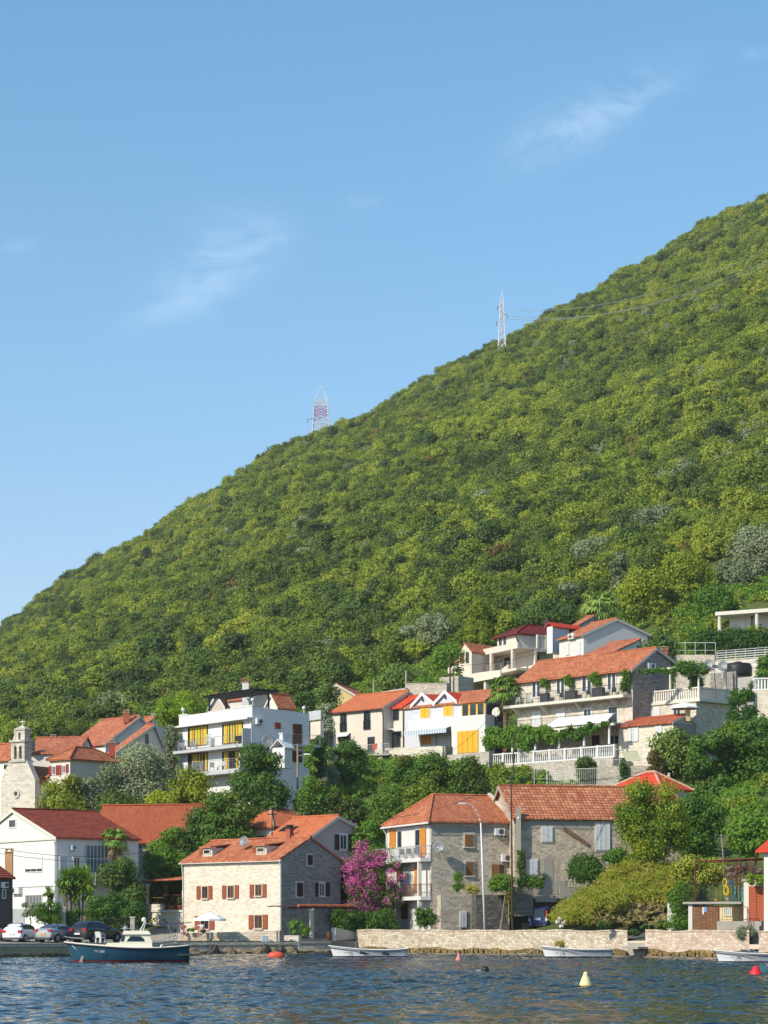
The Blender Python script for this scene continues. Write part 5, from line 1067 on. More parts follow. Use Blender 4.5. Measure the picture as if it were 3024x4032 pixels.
# terraces in front (real slabs, columns and loggia shade)
T1=V.F.off(3.0); a0=T1.sz(*z4(335,540))[0]; a1=T1.sz(*z4(700,540))[0]; zA=T1.sz(*z4(500,558))[1]; zAt=T1.sz(*z4(500,515))[1]; zB=T1.sz(*z4(500,722))[1]
lo,hi=min(a0,a1),max(a0,a1)
tm=MB(); T1.box(tm,lo,hi,zA-.1,zAt,-.25,0); T1.box(tm,lo,hi,zA-.1,zA+.1,-3.0,-.253); mesh('terrace_parapet',tm,P_CREAM,V.t)
fl_=MB(); T1.box(fl_,lo-.4,hi+1.2,zB-.35,zB-.02,-3.0,.4); deck=mesh('loggia_floor',fl_,P_CREAM,V.t)
mesh('loggia_back',T1.box(MB(),lo,hi,zB-.018,zA-.102,-3.0,-2.7),P_CREAM,V.t)
for x in (478,652,365): s=T1.sz(*z4(x,620))[0]; mesh('column',T1.box(MB(),s-.22,s+.22,zB-.017,zA-.103,-.35,-.02),P_CREAM,V.t)
Lb=T1.off(-2.7)
for q in ((495,632,540,722),(594,600,640,718)): V.win(Lb,z4(*q),M_DGREY,bars=(2,1),name='loggia_door')
aircon(Lb,z4(520,600,564,640),'white air conditioner in the shaded loggia of the cream villa')
railing([T1.P(hi+.9,zB-.02,.3),T1.P(lo+.2,zB-.02,.3)],1.0,M_STEEL,deck,.3,.014,rails=3)
T2=V.F.off(5.0); c0=T2.sz(*z4(205,780))[0]; c1=T2.sz(*z4(560,770))[0]; zC=T2.sz(*z4(380,795))[1]; zCt=T2.sz(*z4(380,735))[1]; lo2,hi2=min(c0,c1),max(c0,c1)
mb=MB(); n=10; vs=[]
for i in range(n+1):
    f=i/n; s=lo2+(hi2-lo2)*f; o=1.3*math.sin(math.pi*min(1,f*1.0))*.8
    vs.append((s,o))
for i in range(n):
    (s0,o0),(s1,o1)=vs[i],vs[i+1]; mb.hexa([T2.P(s0,zC,o0-.2),T2.P(s1,zC,o1-.2),T2.P(s1,zC,o1),T2.P(s0,zC,o0),T2.P(s0,zCt,o0-.2),T2.P(s1,zCt,o1-.2),T2.P(s1,zCt,o1),T2.P(s0,zCt,o0)])
rp_=mesh('rounded_parapet',mb,P_CREAM,V.t); mb=MB(); T2.box(mb,lo2,hi2,zC-.2,zC-.003,-4.5,1.0); mesh('terrace_slab',mb,P_CREAM,rp_)
for x in (240,318,470): s=T2.sz(*z4(x,850))[0]; mesh('column',T2.box(MB(),s-.25,s+.25,28,zC-.203,.2,.7),P_CREAM,V.t)
mesh('lower_wall',T2.box(MB(),lo2,hi2,27,zC-.203,-4.4,-2.5),P_PINK,V.t)
st=MB(); p=[V.F.sz(*z4(*q)) for q in ((560,770),(700,660),(700,730),(580,800))]; st.slab([V.F.P(s,z,1.2) for s,z in p],.3); mesh('stair_parapet',st,P_CREAM,V.t)
VW=House('villa_wing','pale stone villa wing with a small orange gable and a brown shutter',1838,303.5,42,1763,1925,28,Ln=None,Wd=8)
ze=VW.F.sz(*z4(330,570))[1]; zw_=VW.F.sz(*z4(200,648))[1]; mesh('wall',VW.prismR([(0,28),(VW.W,28),(VW.W,zw_),(0,zw_)],0,VW.L),S_PALE,VW.t)
g0=VW.F.sz(*z4(330,560))[0]; g1=VW.F.sz(*z4(228,560))[0]; gm_=VW.F.sz(*z4(272,520))[0]; zg0=VW.F.sz(*z4(280,560))[1]; zga=VW.F.sz(*z4(272,485))[1]
mesh('gable',VW.prismF([(g0,28.1),(g1,28.1),(g1,zg0),(gm_,zga),(g0,zg0)],-.1,6),P_CREAM,VW.t); q=MB(); q.vslab([VW.gp(g1+.2,-.3,zg0),VW.gp(gm_,-.3,zga+.2),VW.gp(gm_,6.2,zga+.2),VW.gp(g1+.2,6.2,zg0)][::-1],.13); q.vslab([VW.gp(gm_,-.3,zga+.2),VW.gp(g0-.2,-.3,zg0),VW.gp(g0-.2,6.2,zg0),VW.gp(gm_,6.2,zga+.2)][::-1],.13); mesh('roof',q,T_OR,VW.t)
q=MB(); q.vslab([VW.gp(g1+.05,-.3,zw_+.05),VW.gp(VW.L+.3,-.3,zw_+.05),VW.gp(VW.L+.3,4,zw_+1.6),VW.gp(g1+.05,4,zw_+1.6)][::-1],.13); mesh('roof',q,T_TAN,VW.t)
VW.win(VW.F.off(.1),z4(280,555,304,645),M_DGREY,shut=WD_DOOR,shut_px=[z4(232,562,266,648)])
# ---- white gabled house and its neighbours above the guest house
G=House('white_gable_house','white house with a broad blank gable and orange roof edge above the guest house',2298,283,62,2202,2550,29)
ze=G.F.sz(*z4(1240,415))[1]; ap_=G.apexR(*z6(290,552)); G.gable('R',ze,ap_,G.Rr.sz(*z6(558,682))[1],plaster('blank_white_render',(.76,.72,.68),.12),T_OR,.4,.15,trim=TRIM)
for q in ((1100,480,1125,580),(1190,470,1215,580)): G.win('F',z4(*q),M_WHITE,closed=(M_WHITE,1),fw=.04)
aircon(G.F,z4(1133,405,1180,450),'white air conditioner high on the white gabled house beside its roof edge')
G2_=House('stone_gable_house','stone gabled house with a white dormer behind the blank white gable',2206,294,48,2178,2390,30)
ze=G2_.Rr.sz(*z4(1050,430))[1]; apg=G2_.apexR(*z4(1322,270)); G2_.gable('R',ze,apg,None,S_HOTEL,T_OR,.3,.15,trim=plain('slate_verge',(.20,.20,.20),.8))
q=W(*z4(1015,400),291); mb=MB(); mb.box((q.x+.3,q.y+.8,q.z-.9),(1.0,3.0,3.4),-G2_.yaw+R(0)); dm=mesh('dormer',mb,M_WHITE,G2_.t); mb=MB(); a=-G2_.yaw; ux=Vector((math.cos(a),math.sin(a),0)); uy=Vector((-math.sin(a),math.cos(a),0)); c=Vector((q.x+.3,q.y+.8,q.z+.78))
for s in (-1,1): mb.vslab([c+ux*(s*.75)-uy*1.7,c+ux*(s*.75)+uy*4,c+uy*4+Vector((0,0,.6)),c-uy*1.7+Vector((0,0,.6))],.12)
mesh('dormer_roof',mb,T_RED,dm)
G3=House('low_tan_house','low white gable with a faded red roof directly above the guest house ridge',2415,272,48,2300,2535,27)
ze=G3.Rr.sz(*z6(265,852))[1]; G3.gable('R',ze,G3.apexR(*z6(500,740)),None,P_WHITE,T_TAN,.3,.15); G3.win('R',z6(478,785,512,822),M_BLACK,bars=(1,1))
# ---- bungalow at the top edge
BU=House('bungalow','white flat roofed bungalow with round porch columns on the hillside',0,0,30,0,0,0,pt=W(*z6(1315,672),300).xy+Vector((16,-5)),Ln=17,Wd=8)
zfl=W(*z6(1400,668),300).z; ztp=W(*z6(1400,520),300).z; BU.t.location.z=zfl; BU.t.matrix_basis=Matrix.Translation(Vector((BU.C.x,BU.C.y,zfl)))@Matrix.Rotation(BU.t.rotation_euler[2],4,'Z')
BF=BU.F; s_e=BF.sz(*z6(1312,590))[0]; mesh('wall',BU.prismR([(0,zfl-3),(8,zfl-3),(8,ztp+.4),(0,ztp+.4)],0,s_e),plaster('bright_white_render',(.80,.80,.79),.06),BU.t)
PF=BF.off(2.8); sx=PF.sz(*z6(1182,490))[0]; zro=PF.sz(*z6(1190,512))[1]; zrt=PF.sz(*z6(1190,480))[1]; mb=MB(); PF.box(mb,-1,sx,zro,zrt,-10,0); mesh('roof_slab',mb,M_CREAMW,BU.t)
zpf=PF.sz(*z6(1215,680))[1]; mb=MB(); PF.box(mb,-1,sx,zpf-.35,zpf-.02,-2.78,0); mesh('porch_floor',mb,M_CREAMW,BU.t)
for x in (1213,1550): s=PF.sz(*z6(x,590))[0]; c=PF.P(s,zpf,-.4); mesh('column',MB().lathe(c,[(.3,0),(.27,.15),(.25,zro-zpf-.15),(.3,zro-zpf-.005)],12),M_CREAMW,BU.t,True)
BU.win('F',z6(1380,540,1455,655),M_WHITE,closed=(M_WHITE,1),name='door'); BU.win('F',z6(1500,512,1535,645),M_WHITE,bars=(1,1),name='tall_window')
# ---- small bright red hip roof
RH=House('red_hip_house','house showing only its bright red hipped roof behind the leafy tree',2605,211,48,2380,2715,8.0)
ze=RH.F.sz(*b6(605,398))[1]; RH.hip(ze,EYE+(HY-3047)/F*(RH.C.y+4),P_OLDW,T_RED,(2.6,RH.W*.5),(RH.L-3.5,RH.W*.5),.3,caps=T_CAP)
# ---- terraces by the bungalow
a=W(*z6(820,850),268); b=W(*z6(1190,890),262); wall_between('terrace_wall','brown earth coloured terrace wall under the climbing hedge',a,b,27,(W(*z6(820,868),268).z,W(*z6(1190,868),262).z),.5,S_GARD)
a=W(*z6(1195,960),262); b=W(*z6(1720,900),252); wall_between('terrace_wall','long pale concrete block wall behind the black water tank',a,b,22,(W(*z6(1195,925),262).z,W(*z6(1720,890),252).z),.4,stone('pale_block',(.66,.62,.54),(.58,.54,.46),(.48,.44,.38),(.47,.44,.38),.6,irreg=.15))
t=thing('white_fence','white slatted fence along the top of the pale concrete wall','fence',a); railing([W(*z6(1197,928),261.9),W(*z6(1720,892),251.9)],1.2,M_WHITE,t,.3,.05,rails=4)
t=thing('white_fence','thin white pipe fence above the brown terrace wall','fence',W(*z6(820,865),268)); railing([W(*z6(822,866),267.9),W(*z6(1185,868),261.9)],1.4,M_WHITE,t,.3,.02,rails=1)
a=W(*z6(1310,1075),246); b=W(*z6(1560,1075),246); wall_between('stair_wall','cream stair wall stepping down beside the terrace block',a,b,19,a.z,.4,P_OLDW)
t=thing('balustrade','short white balustrade at the picture edge above the steps','balustrade',W(*z6(1640,1190),240)); balusters([W(*z6(1530,1190),240),W(*z6(1760,1180),239)],1.3,M_WHITE,t,.3,'balusters','flat'); a=W(*z6(1530,1190),240.0); b=W(*z6(1760,1180),239); wall_between('terrace_wall','pale stone wall under the short balustrade at the picture edge',a,b,14,(a.z-.02,b.z-.02),.5,S_PALE)
a=W(*z5(835,770),232.3); b=W(*z5(1250,765),230.8); wall_between('terrace_wall','rubble wall with a thin rail in front of the stone annex',a,b,12,(a.z,b.z),.5,S_GARD); t=thing('thin_rail','thin white rail on the rubble wall before the annex','fence',a); railing([W(*z5(840,768),232.2),W(*z5(1150,766),231.1)],1.7,M_WHITE,t,.3,.02,rails=1)
a=W(*z3(600,265),272); b=W(*z3(835,225),268); wall_between('retaining_wall','rubble retaining wall rising behind the cream house roof',a,b,24,(a.z,b.z),.5,S_GARD)
a=W(*z3(838,195),268.5); b=W(*z3(1170,195),264); wall_between('retaining_wall','grey concrete capped retaining wall between cream roof and villa',a,b,24,(a.z,b.z),.5,S_GARD,cop=P_CONC)
a=W(1760,2715,285); b=W(1835,2715,283); wall_between('base_wall','rubble base wall under the rounded villa balcony',a,b,25,W(1760,2672,285).z,3,S_GARD)
# ================================================================== quay, walls, street
c1=Zm(0,3580,3.95); c2=Zm(280,3580,3.072); c3=Zm(540,3430,2.676); c4=Zm(1050,3480,3.687); c5=Zm(2650,3350,4.436); c8=Zm(1850,3350,3.687)
S_WALL2=stone('seawall_pink_stone',(.68,.57,.45),(.58,.43,.33),(.45,.32,.24),(.48,.41,.34),.27,irreg=.55,blot=.2)
ALG=stone('algae_ledge',(.34,.24,.09),(.22,.155,.06),(.10,.075,.035),(.06,.05,.03),.3,irreg=.9,blot=.5)
S_COP=stone('quay_coping',(.66,.60,.49),(.60,.54,.43),(.50,.45,.36),(.24,.21,.17),.95,irreg=.1,blot=.15); P_QUAY=plaster('stained_quay',(.46,.38,.25),.45)
def sweep(pxs,f0,f1,z0,z1):
    """strip of wall that follows the water's edge; f0/f1 give front/back depth"""
    mb=MB(); n=len(pxs); vs=[]
    for p in pxs:
        a=f0(p); b=f1(p); q=lambda d: ((p-CX)/F*d,d)
        zz0=z0(p) if callable(z0) else z0; zz1=z1(p) if callable(z1) else z1
        vs+= [(*q(a),zz0),(*q(b),zz0),(*q(b),zz1),(*q(a),zz1)]
    fs=[]
    for i in range(n-1):
        o=4*i; fs+=[(o,o+4,o+7,o+3),(o+3,o+7,o+6,o+2),(o+1,o+2,o+6,o+5),(o,o+1,o+5,o+4)]
    fs+=[(0,3,2,1),(4*n-4,4*n-3,4*n-2,4*n-1)]
    mb.add(vs,fs); return mb
def ledge(px0,px1,out_,hmax,seed):
    """broken rock shelf at the waterline"""
    g=random.Random(seed); mb=MB(); p=px0
    while p<px1:
        w=g.uniform(10,34); q=min(p+w*.97,px1); o=out_*g.uniform(.5,1.15); h=hmax*g.uniform(.35,1.0); j=[g.uniform(-.08,.08) for _ in range(8)]
        pt=lambda px,d,z: (((px-CX)/F*d),d,z)
        d0,d1=shore(p),shore(q)
        mb.hexa([pt(p,d0-o+j[0],-.5),pt(q,d1-o+j[1],-.5),pt(q,d1+.2,-.5),pt(p,d0+.2,-.5),pt(p+3,d0-o*.75+j[2],h+j[3]),pt(q-3,d1-o*.75+j[4],h+j[5]),pt(q,d1+.2,h+.1),pt(p,d0+.2,h+.1)]); p+=w
    return mb
def seawall(px0,px1,m,label,seed,zt=1.93,th=.5,ledge_h=.34):
    n=max(2,int((px1-px0)/45)); pxs=list(np.linspace(px0,px1,n+1)); c=((px0+px1)/2-CX)/F*shore((px0+px1)/2)
    t=thing('seawall',label,'wall',(c,shore((px0+px1)/2),0)); g=random.Random(seed); jit={round(p,3):g.uniform(-.04,.05) for p in pxs}
    mesh('wall_face',sweep(pxs,lambda p:shore(p),lambda p:shore(p)+th,-.5,lambda p:zt-.1+jit[round(p,3)]),m,t)
    mesh('wall_top',sweep(pxs,lambda p:shore(p)-.05,lambda p:shore(p)+th+.04,lambda p:zt-.097+jit[round(p,3)],lambda p:zt+.03+jit[round(p,3)]*1.3),m,t)
    mesh('tide_band',sweep(pxs,lambda p:shore(p)-.03,lambda p:shore(p)-.004,-.5,lambda p:.42+jit[round(p,3)]*3),ALG,t); mesh('waterline_ledge',ledge(px0,px1,.55,ledge_h,seed),ALG,t); return t
seawall(1402,2470,S_WALL,'long rough stone seawall between the low quay step and the gap by the grassy bank',1); seawall(2541,2950,S_WALL2,'pinkish stone seawall in front of the weathered wooden door',2); seawall(2988,3400,S_WALL2,'pinkish stone seawall cut by the picture edge beyond the last gap',3)
def quay(px0,px1,label,seed,top=.99,m=P_QUAY,cop=S_COP,ch=.22):
    n=max(2,int((px1-px0)/60)); pxs=list(np.linspace(px0,px1,n+1)); mid=(px0+px1)/2
    t=thing('quay',label,'quay',((mid-CX)/F*shore(mid),shore(mid),0))
    mesh('wall_face',sweep(pxs,lambda p:shore(p),lambda p:shore(p)+.6,-.5,top-ch-.003),m,t); mesh('coping',sweep(pxs,lambda p:shore(p)-.08,lambda p:shore(p)+1.1,top-ch,top+.01),cop,t); mesh('waterline_ledge',ledge(px0,px1,.3,.22,seed),ALG,t); return t
quay(-500,642,'pale coped concrete quay in front of the parked cars',11)
quay(643,1176,'low rough stone ledge in front of the dormered stone house',12,.93,S_GARD,S_GARD); quay(1177,1304,'pale squared stone quay step beside the moored white rowing boat',13,1.0,stone('squared_block',(.68,.61,.48),(.62,.55,.42),(.54,.47,.35),(.20,.16,.11),.75,irreg=.1),P_CONC,.2)
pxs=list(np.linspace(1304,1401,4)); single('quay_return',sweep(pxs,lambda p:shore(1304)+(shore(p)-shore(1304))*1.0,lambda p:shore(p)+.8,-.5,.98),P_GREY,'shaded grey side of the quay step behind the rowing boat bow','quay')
pxs=list(np.linspace(2471,2540,3)); single('quay_gap',sweep(pxs,lambda p:shore(p),lambda p:shore(p)+.7,-.5,.98),P_CONC,'low concrete landing in the gap between the two seawalls','quay')
q=W(2505,3733,shore(2505)-.7); mb=MB(); mb.box((q.x,q.y,.62),(1.5,1.7,.16),R(-40)); single('landing_slab',mb,P_CONC,'thin stone landing slab jutting over the water by the seawall gap','landing')
# rocks under the ledge
for i,(px,w,h,dk) in enumerate(((705,.9,.5,0),(760,1.1,.5,0),(840,1.0,.75,1),(900,1.2,.5,0),(960,1.3,.45,0),(1022,1.0,.55,0),(1046,.8,.75,1),(1075,.9,.5,0),(1105,.8,.7,1),(1140,1.2,.55,0),(1165,.7,.45,1))):
    g=np.random.default_rng(i+50); d=shore(px)-.55; c=np.array([(px-CX)/F*d,d,0.0]); ico=[]
    mb=MB(); prof=[(.75,-.4),(1,0),(.95,.35),(.6,.8),(.15,1.0)]; vs=[];fs=[]; n=9
    for r_,z_ in prof:
        for k in range(n):
            a=2*math.pi*k/n; rr=r_*w*.5*g.uniform(.75,1.2); vs.append((c[0]+rr*1.15*math.cos(a),c[1]+rr*.8*math.sin(a),z_*h*g.uniform(.9,1.1)))
    for a_ in range(4):
        for k in range(n): fs.append((a_*n+k,a_*n+(k+1)%n,(a_+1)*n+(k+1)%n,(a_+1)*n+k))
    fs.append(tuple(range(4*n,5*n))); mb.add(vs,fs)
    single('boulder',mb,plain('wet_dark_rock',(.045,.038,.03),.6,0,.4,3) if dk else plain('brown_wet_rock',(.20,.155,.09),.8,0,.5,2.5),'dark wet boulder under the stone ledge' if dk else 'pale brown boulder under the stone ledge at the waterline','rock','dark boulders under the ledge' if dk else 'pale boulders under the ledge')
# road sheet
pr=list(np.linspace(-400,3300,75)); V0=[];FS=[]
for p in pr:
    for k in range(5):
        d=shore(p)+1.2+k*1.25; x=(p-CX)/F*d; V0.append((x,d,max(gz(x,d),.96)+.03))
for i in range(len(pr)-1):
    for k in range(4): a=i*5+k; FS.append((a,a+5,a+6,a+1))
mb=MB(); mb.v=V0; mb.f=FS; o=mesh('road',mb,plain('asphalt_road',(.10,.098,.095),.9,0,.25,2),None,True,False); setp(o,'narrow grey waterfront road behind the seawall','road',None,'structure')
pr=list(np.linspace(-400,1395,50)); V0=[];FS=[]
for p in pr:
    for k in range(9):
        d0=shore(p)+5.9; d=d0+(207-d0)*k/8; x=(p-CX)/F*d; V0.append((x,d,max(gz(x,d),.96)+.04))
for i in range(len(pr)-1):
    for k in range(8): a=i*9+k; FS.append((a,a+9,a+10,a+1))
mb=MB(); mb.v=V0; mb.f=FS; o=mesh('paving',mb,P_CONC,None,True,False); setp(o,'pale worn paving between quay and houses','paving',None,'structure')
# ---- garden retaining wall and things in front of the stone house
a=W(*c3(430,700),192.2); b=W(*c3(1480,690),190.2)
wall_between('garden_wall','low cream garden wall under the white parasol',W(*c3(425,700),192.6),W(*c3(1475,700),190.6),.6,(W(*c3(425,655),192.6).z,W(*c3(1475,628),190.6).z),.4,stone('cream_garden_stone',(.70,.62,.49),(.62,.53,.40),(.50,.38,.28),(.34,.29,.23),.42,irreg=.2),cop=None)
wall_between('wall_pier','grey rendered pier ending the low garden wall',W(*c3(1478,700),190.5),W(*c3(1525,700),191),.6,W(*c3(1500,626),190.6).z,.45,P_GREY)
def parasol(base,h,r,label,m,closed=False,rz=0,group=None):
    t=thing('parasol',label,'parasol',base,rz,group); b=Vector(base); mesh('pole',MB().cyl(b,b+Vector((0,0,h)),.03,.025,8),M_WHITE,t)
    mb=MB(); n=8
    if closed: mb.lathe(b+Vector((0,0,h*.12)),[(.16,0),(.19,.25*h),(.15,.5*h),(.07,.8*h),(.02,.88*h)],10); mesh('canopy',mb,m,t)
    else:
        top=b+Vector((0,0,h+.05)); vs=[top]; zz=h-.52
        for k in range(n): a=2*math.pi*k/n; vs.append(b+Vector((r*.55*math.cos(a),r*.55*math.sin(a),h-.2)))
        for k in range(n): a=2*math.pi*k/n; vs.append(b+Vector((r*math.cos(a),r*math.sin(a),zz)))
        for k in range(n): a=2*math.pi*k/n; vs.append(b+Vector((r*1.0*math.cos(a),r*1.0*math.sin(a),zz-.14)))
        fs=[(0,1+k,1+(k+1)%n) for k in range(n)]+[(1+k,1+n+k,1+n+(k+1)%n,1+(k+1)%n) for k in range(n)]+[(1+n+k,1+2*n+k,1+2*n+(k+1)%n,1+n+(k+1)%n) for k in range(n)]
        mb.add(vs,fs); mesh('canopy',mb,m,t,False,False)
        for k in range(n): a=2*math.pi*k/n; mesh('rib',MB().cyl(b+Vector((0,0,h-.55)),b+Vector((r*.55*math.cos(a),r*.55*math.sin(a),h-.23)),.012,None,4),M_WHITE,t)
        mesh('finial',MB().lathe(top,[(.03,0),(.035,.06),(.01,.12)],6),M_BLACK,t)
    return t
CANV=plain('white_canvas',(.78,.78,.78),.8,0,.05)
bp=W(*c3(768,770),189.6); parasol((bp.x,bp.y,.95),W(*c3(735,440),189.6).z-.95,1.35,'open white parasol in front of the stone house',CANV)
st=single('ballast_block',MB().lathe((bp.x,bp.y,.93),[(.28,0),(.28,.08),(.06,.1),(.05,.3)],12),M_BLACK,'dark parasol base on the stone ledge under the white parasol','parasol base')
cb=W(*c3(1345,745),190.0); t=thing('folded_lounger','blue grey folded lounger leaning on the low garden wall','lounger',(cb.x,cb.y,.95),R(-20)); BLU=plain('blue_grey_fabric',(.20,.30,.38),.8)
mesh('backrest',MB().hexa([Vector((cb.x,cb.y,.97))+Vector(v) for v in ((-.25,-.1,0),(.25,-.1,0),(.25,-.02,0),(-.25,-.02,0),(-.2,.1,.42),(.2,.1,.42),(.2,.18,.42),(-.2,.18,.42))]),BLU,t); mesh('frame',MB().tube([(cb.x-.27,cb.y-.06,.95),(cb.x-.22,cb.y+.16,1.42),(cb.x+.22,cb.y+.16,1.42),(cb.x+.27,cb.y-.06,.95)],.02,5),M_STEEL,t)
g=MB(); q=W(*c3(1000,752),189.8); 
for k in range(5): g.lathe((q.x-.45+.2*k,q.y+.05*(k%2),.95),[(.15,0),(.16,.08+.03*(k%3)),(.02,.16+.05*(k%2))],7)
single('cloth_heap',g,plain('grey_cloth',(.24,.25,.26),.9,0,.4,6),'crumpled grey cloth heap on the ledge beside the parasol shadow','cloth')
# ---- roofed terrace left of the stone house
T0=Fac(A.gp(A.L+.02,0,1).xy-A.F.n*.25,A.dl,A.F.n); s0=0.02; s1=T0.sz(*c3(75,480))[0]; zt=T0.sz(*c3(280,410))[1]; zcap=T0.sz(*c3(280,432))[1]
t=thing('roofed_terrace','stone terrace with a clay tiled shed roof and a white column beside the stone house','terrace',T0.P(s1/2,1.0,-1),A.t.rotation_euler[2])
mesh('base_wall',T0.box(MB(),s0,s1,.95,zcap,-4,0),S_PALE,t); s1b=T0.sz(*c3(52,420))[0]; mesh('terrace_slab',T0.box(MB(),s0,s1b,zcap+.003,zt,-4.1,.12),P_OLDW,t)
sp=T0.sz(*c3(272,380))[0]; zpp=T0.sz(*c3(150,350))[1]; mesh('parapet',T0.box(MB(),sp,s1b-.05,zt+.003,zpp,-.3,.0),S_PALE,t)
sc0=T0.sz(*c3(92,240))[0]; zc1=T0.sz(*c3(92,118))[1]-.12; mb=MB(); mb.lathe(T0.P(sc0,zpp+.003,-.18),[(.22,0),(.16,.1),(.14,(zc1-zpp)*.9),(.24,(zc1-zpp)*.93),(.24,zc1-zpp)],10); mesh('column',mb,TRIM,t,True)
zr0=T0.sz(*c3(92,100))[1]; 
mb=MB(); mb.vslab([T0.P(s0,zr0+.12,.35),T0.P(s1b+.35,zr0+.0,.35),T0.P(s1b+.35,zr0+.45,-4),T0.P(s0,zr0+.57,-4)],.12); mesh('roof',mb,T_TAN,t); mesh('roof_beam',MB().cyl(T0.P(s1b,zr0-.12,-.18),T0.P(s0,zr0-.02,-.18),.09,None,6),WD_BRN,t)
for x in (283,300): s=T0.sz(*c3(x,240))[0]; mesh('post',MB().cyl(T0.P(s,zt,-.15),T0.P(s,zr0+.3,-.15),.035,None,6),M_BLACK,t)
railing([T0.P(s1b-.3,zpp,-.1),T0.P(sp,zpp,-.1)],.6,plain('brass_rail',(.35,.27,.12),.4,.5),t,.9,.012); railing([T0.P(sp,zt,-.1),T0.P(.1,zt,-.1)],1.35,M_RUST,t,.5,.012)
TERRA=plain('terracotta',(.45,.13,.055),.8,0,.15)
def pot_plant(c,r,h,label,seed,ph=.7,m='hill',group=None,shape='dome',pm=None):
    c=Vector(c); t=thing('potted_plant',label,'potted plant',c,0,group); mesh('pot',MB().lathe(c,[(r*.7,0),(r*.95,h*.8),(r*1.08,h*.82),(r*1.08,h),(r*.9,h*.97)],12),pm or TERRA,t)
    v,f=crown(blobset(r*3,r*3,ph,7,seed,(.4,.6)),240/max(r,.2),.13,seed,.3); v=v+np.array([c.x,c.y,c.z+h*.95]); o=bpy.data.objects.new('foliage',leafmesh('foliage',v-np.array(c),f,LV[m])); COL.objects.link(o); o.parent=t; return t
for i,(x,y,r,l) in enumerate(((332,400,.27,'terracotta pot with a tall dark shrub, leftmost of three on the terrace'),(415,398,.25,'terracotta pot with a thin stemmed plant, middle of three on the terrace'),(474,396,.2,'terracotta pot half hidden by the house corner, nearest the stone wall'))):
    s=T0.sz(*c3(x,y))[0]; pot_plant(T0.P(max(s,.3),zt,-.35),r,.42,l,30+i,.75,'dark','pots on the roofed terrace')
s=T0.sz(*c3(408,280))[0]; parasol(T0.P(s,zt,-.9),T0.sz(*c3(408,85))[1]-zt,.3,'closed white parasol standing on the roofed terrace',CANV,True)
# ---- pergola on the shaded side of the stone house
PF=A.Rr.off(2.6); s0,_=PF.sz(*c4(290,350)); s1,_=PF.sz(*c4(1240,330)); zp=PF.sz(*c4(700,345))[1]
t=thing('side_pergola','timber pergola edged with clay tiles on the shaded side of the stone house','pergola',PF.P((s0+s1)/2,1.0,0),A.t.rotation_euler[2]); mesh('beam',PF.box(MB(),s0,s1+.6,zp-.1,zp+.06,-.12,.06),WD_DK,t)
sA_,_=PF.sz(*c4(455,325)); n=6
for i in range(n): a=sA_+(s1+.3-sA_)*i/n; mesh('edge_tile',MB().cyl(PF.P(a,zp+.14,.02),PF.P(a+(s1-sA_)/n*.93,zp+.17,.02),.13,.12,8),TERRA,t)
for i in range(7): a=s0+(s1-s0)*i/6; mesh('rafter',PF.box(MB(),a,a+.1,zp+.063,zp+.16,-2.5,-.15),WD_DK,t)
s,_=PF.sz(*c4(655,500)); zb_=PF.sz(*c4(655,760))[1]; mesh('column',MB().lathe(PF.P(s,.95,0),[(.22,0),(.2,.2),(.19,zp-1.25),(.26,zp-1.15),(.26,zp-1.06)],10),TRIM,t,True)
s,_=PF.sz(*c4(930,500)); mesh('post',PF.box(MB(),s-.04,s+.04,.95,zp-.1,-.1,0),M_BLACK,t)
bw=W(*c4(375,800),192); mb=MB(); mb.box((bw.x,bw.y,1.18),(1.35,.6,.6),R(-20)); single('planter_wall',mb,stone('white_planter_stone',(.72,.68,.60),(.66,.61,.53),(.55,.50,.42),(.30,.27,.22),.34,irreg=.3),'low pale stone planter by the shaded side of the stone house','planter')
a=W(*c4(968,760),195.2); b=W(*c4(1310,760),198.6); wall_between('planter_wall','cream rendered planter wall under the bougainvillea greenery',a,b,.9,(W(*c4(968,635),195.2).z,W(*c4(1310,712),198.6).z),.4,P_CREAM)
bc=W(*c4(912,838),193.2); t=thing('litter_bin','rust brown round litter bin on the quay step','bin',(bc.x,bc.y,.98)); hb=W(*c4(912,712),193.2).z-.98; RB=plain('bin_brown',(.13,.055,.035),.6); mesh('bin_body',MB().lathe((bc.x,bc.y,.98),[(.20,0),(.24,hb*.9),(.24,hb*.93)],14),RB,t,True); mesh('bin_rim',MB().lathe((bc.x,bc.y,.98+hb*.93),[(.27,0),(.27,.07),(.2,.075)],14),RB,t)
# ---- street lamp, poles
lb=W(1911,3655,190); lt=W(1893,3240,190); t=thing('street_lamp','tall white street lamp with a curved arm before the grey stone house','street lamp',(lb.x,lb.y,1.0)); mesh('pole',MB().cyl((lb.x,lb.y,1.0),lt,.115,.06,10),M_WHITE,t,True)
p=[lt+Vector((0,0,-.05))]; tipc=W(1832,3163,189.4)
for k in range(1,7): f=k/6; p.append(Vector((lt.x+(tipc.x-lt.x)*(f**1.4),lt.y+(tipc.y-lt.y)*f,lt.z+(tipc.z-lt.z)*math.sin(f*math.pi/2))))
mesh('lamp_arm',MB().tube(p,.035,8),M_WHITE,t,True); e=p[-1]; mesh('lamp_head',MB().hexa([e+Vector(v) for v in ((-.62,-.12,-.06),(.05,-.1,-.05),(.05,.1,-.05),(-.62,.12,-.06),(-.55,-.06,.06),(.05,-.05,.05),(.05,.05,.05),(-.55,.06,.06))]),M_GREYW,t)
pc=D.Rr.P(.25,1.0,.35); zt=EYE+(HY-3178)/F*pc.y; t=thing('concrete_pole','square concrete utility pole against the seam of the two stone houses','utility pole',pc); mesh('shaft',MB().box((pc.x,pc.y,(1.0+zt)/2),(.42,.34,zt-1.0)),P_CONC,t)
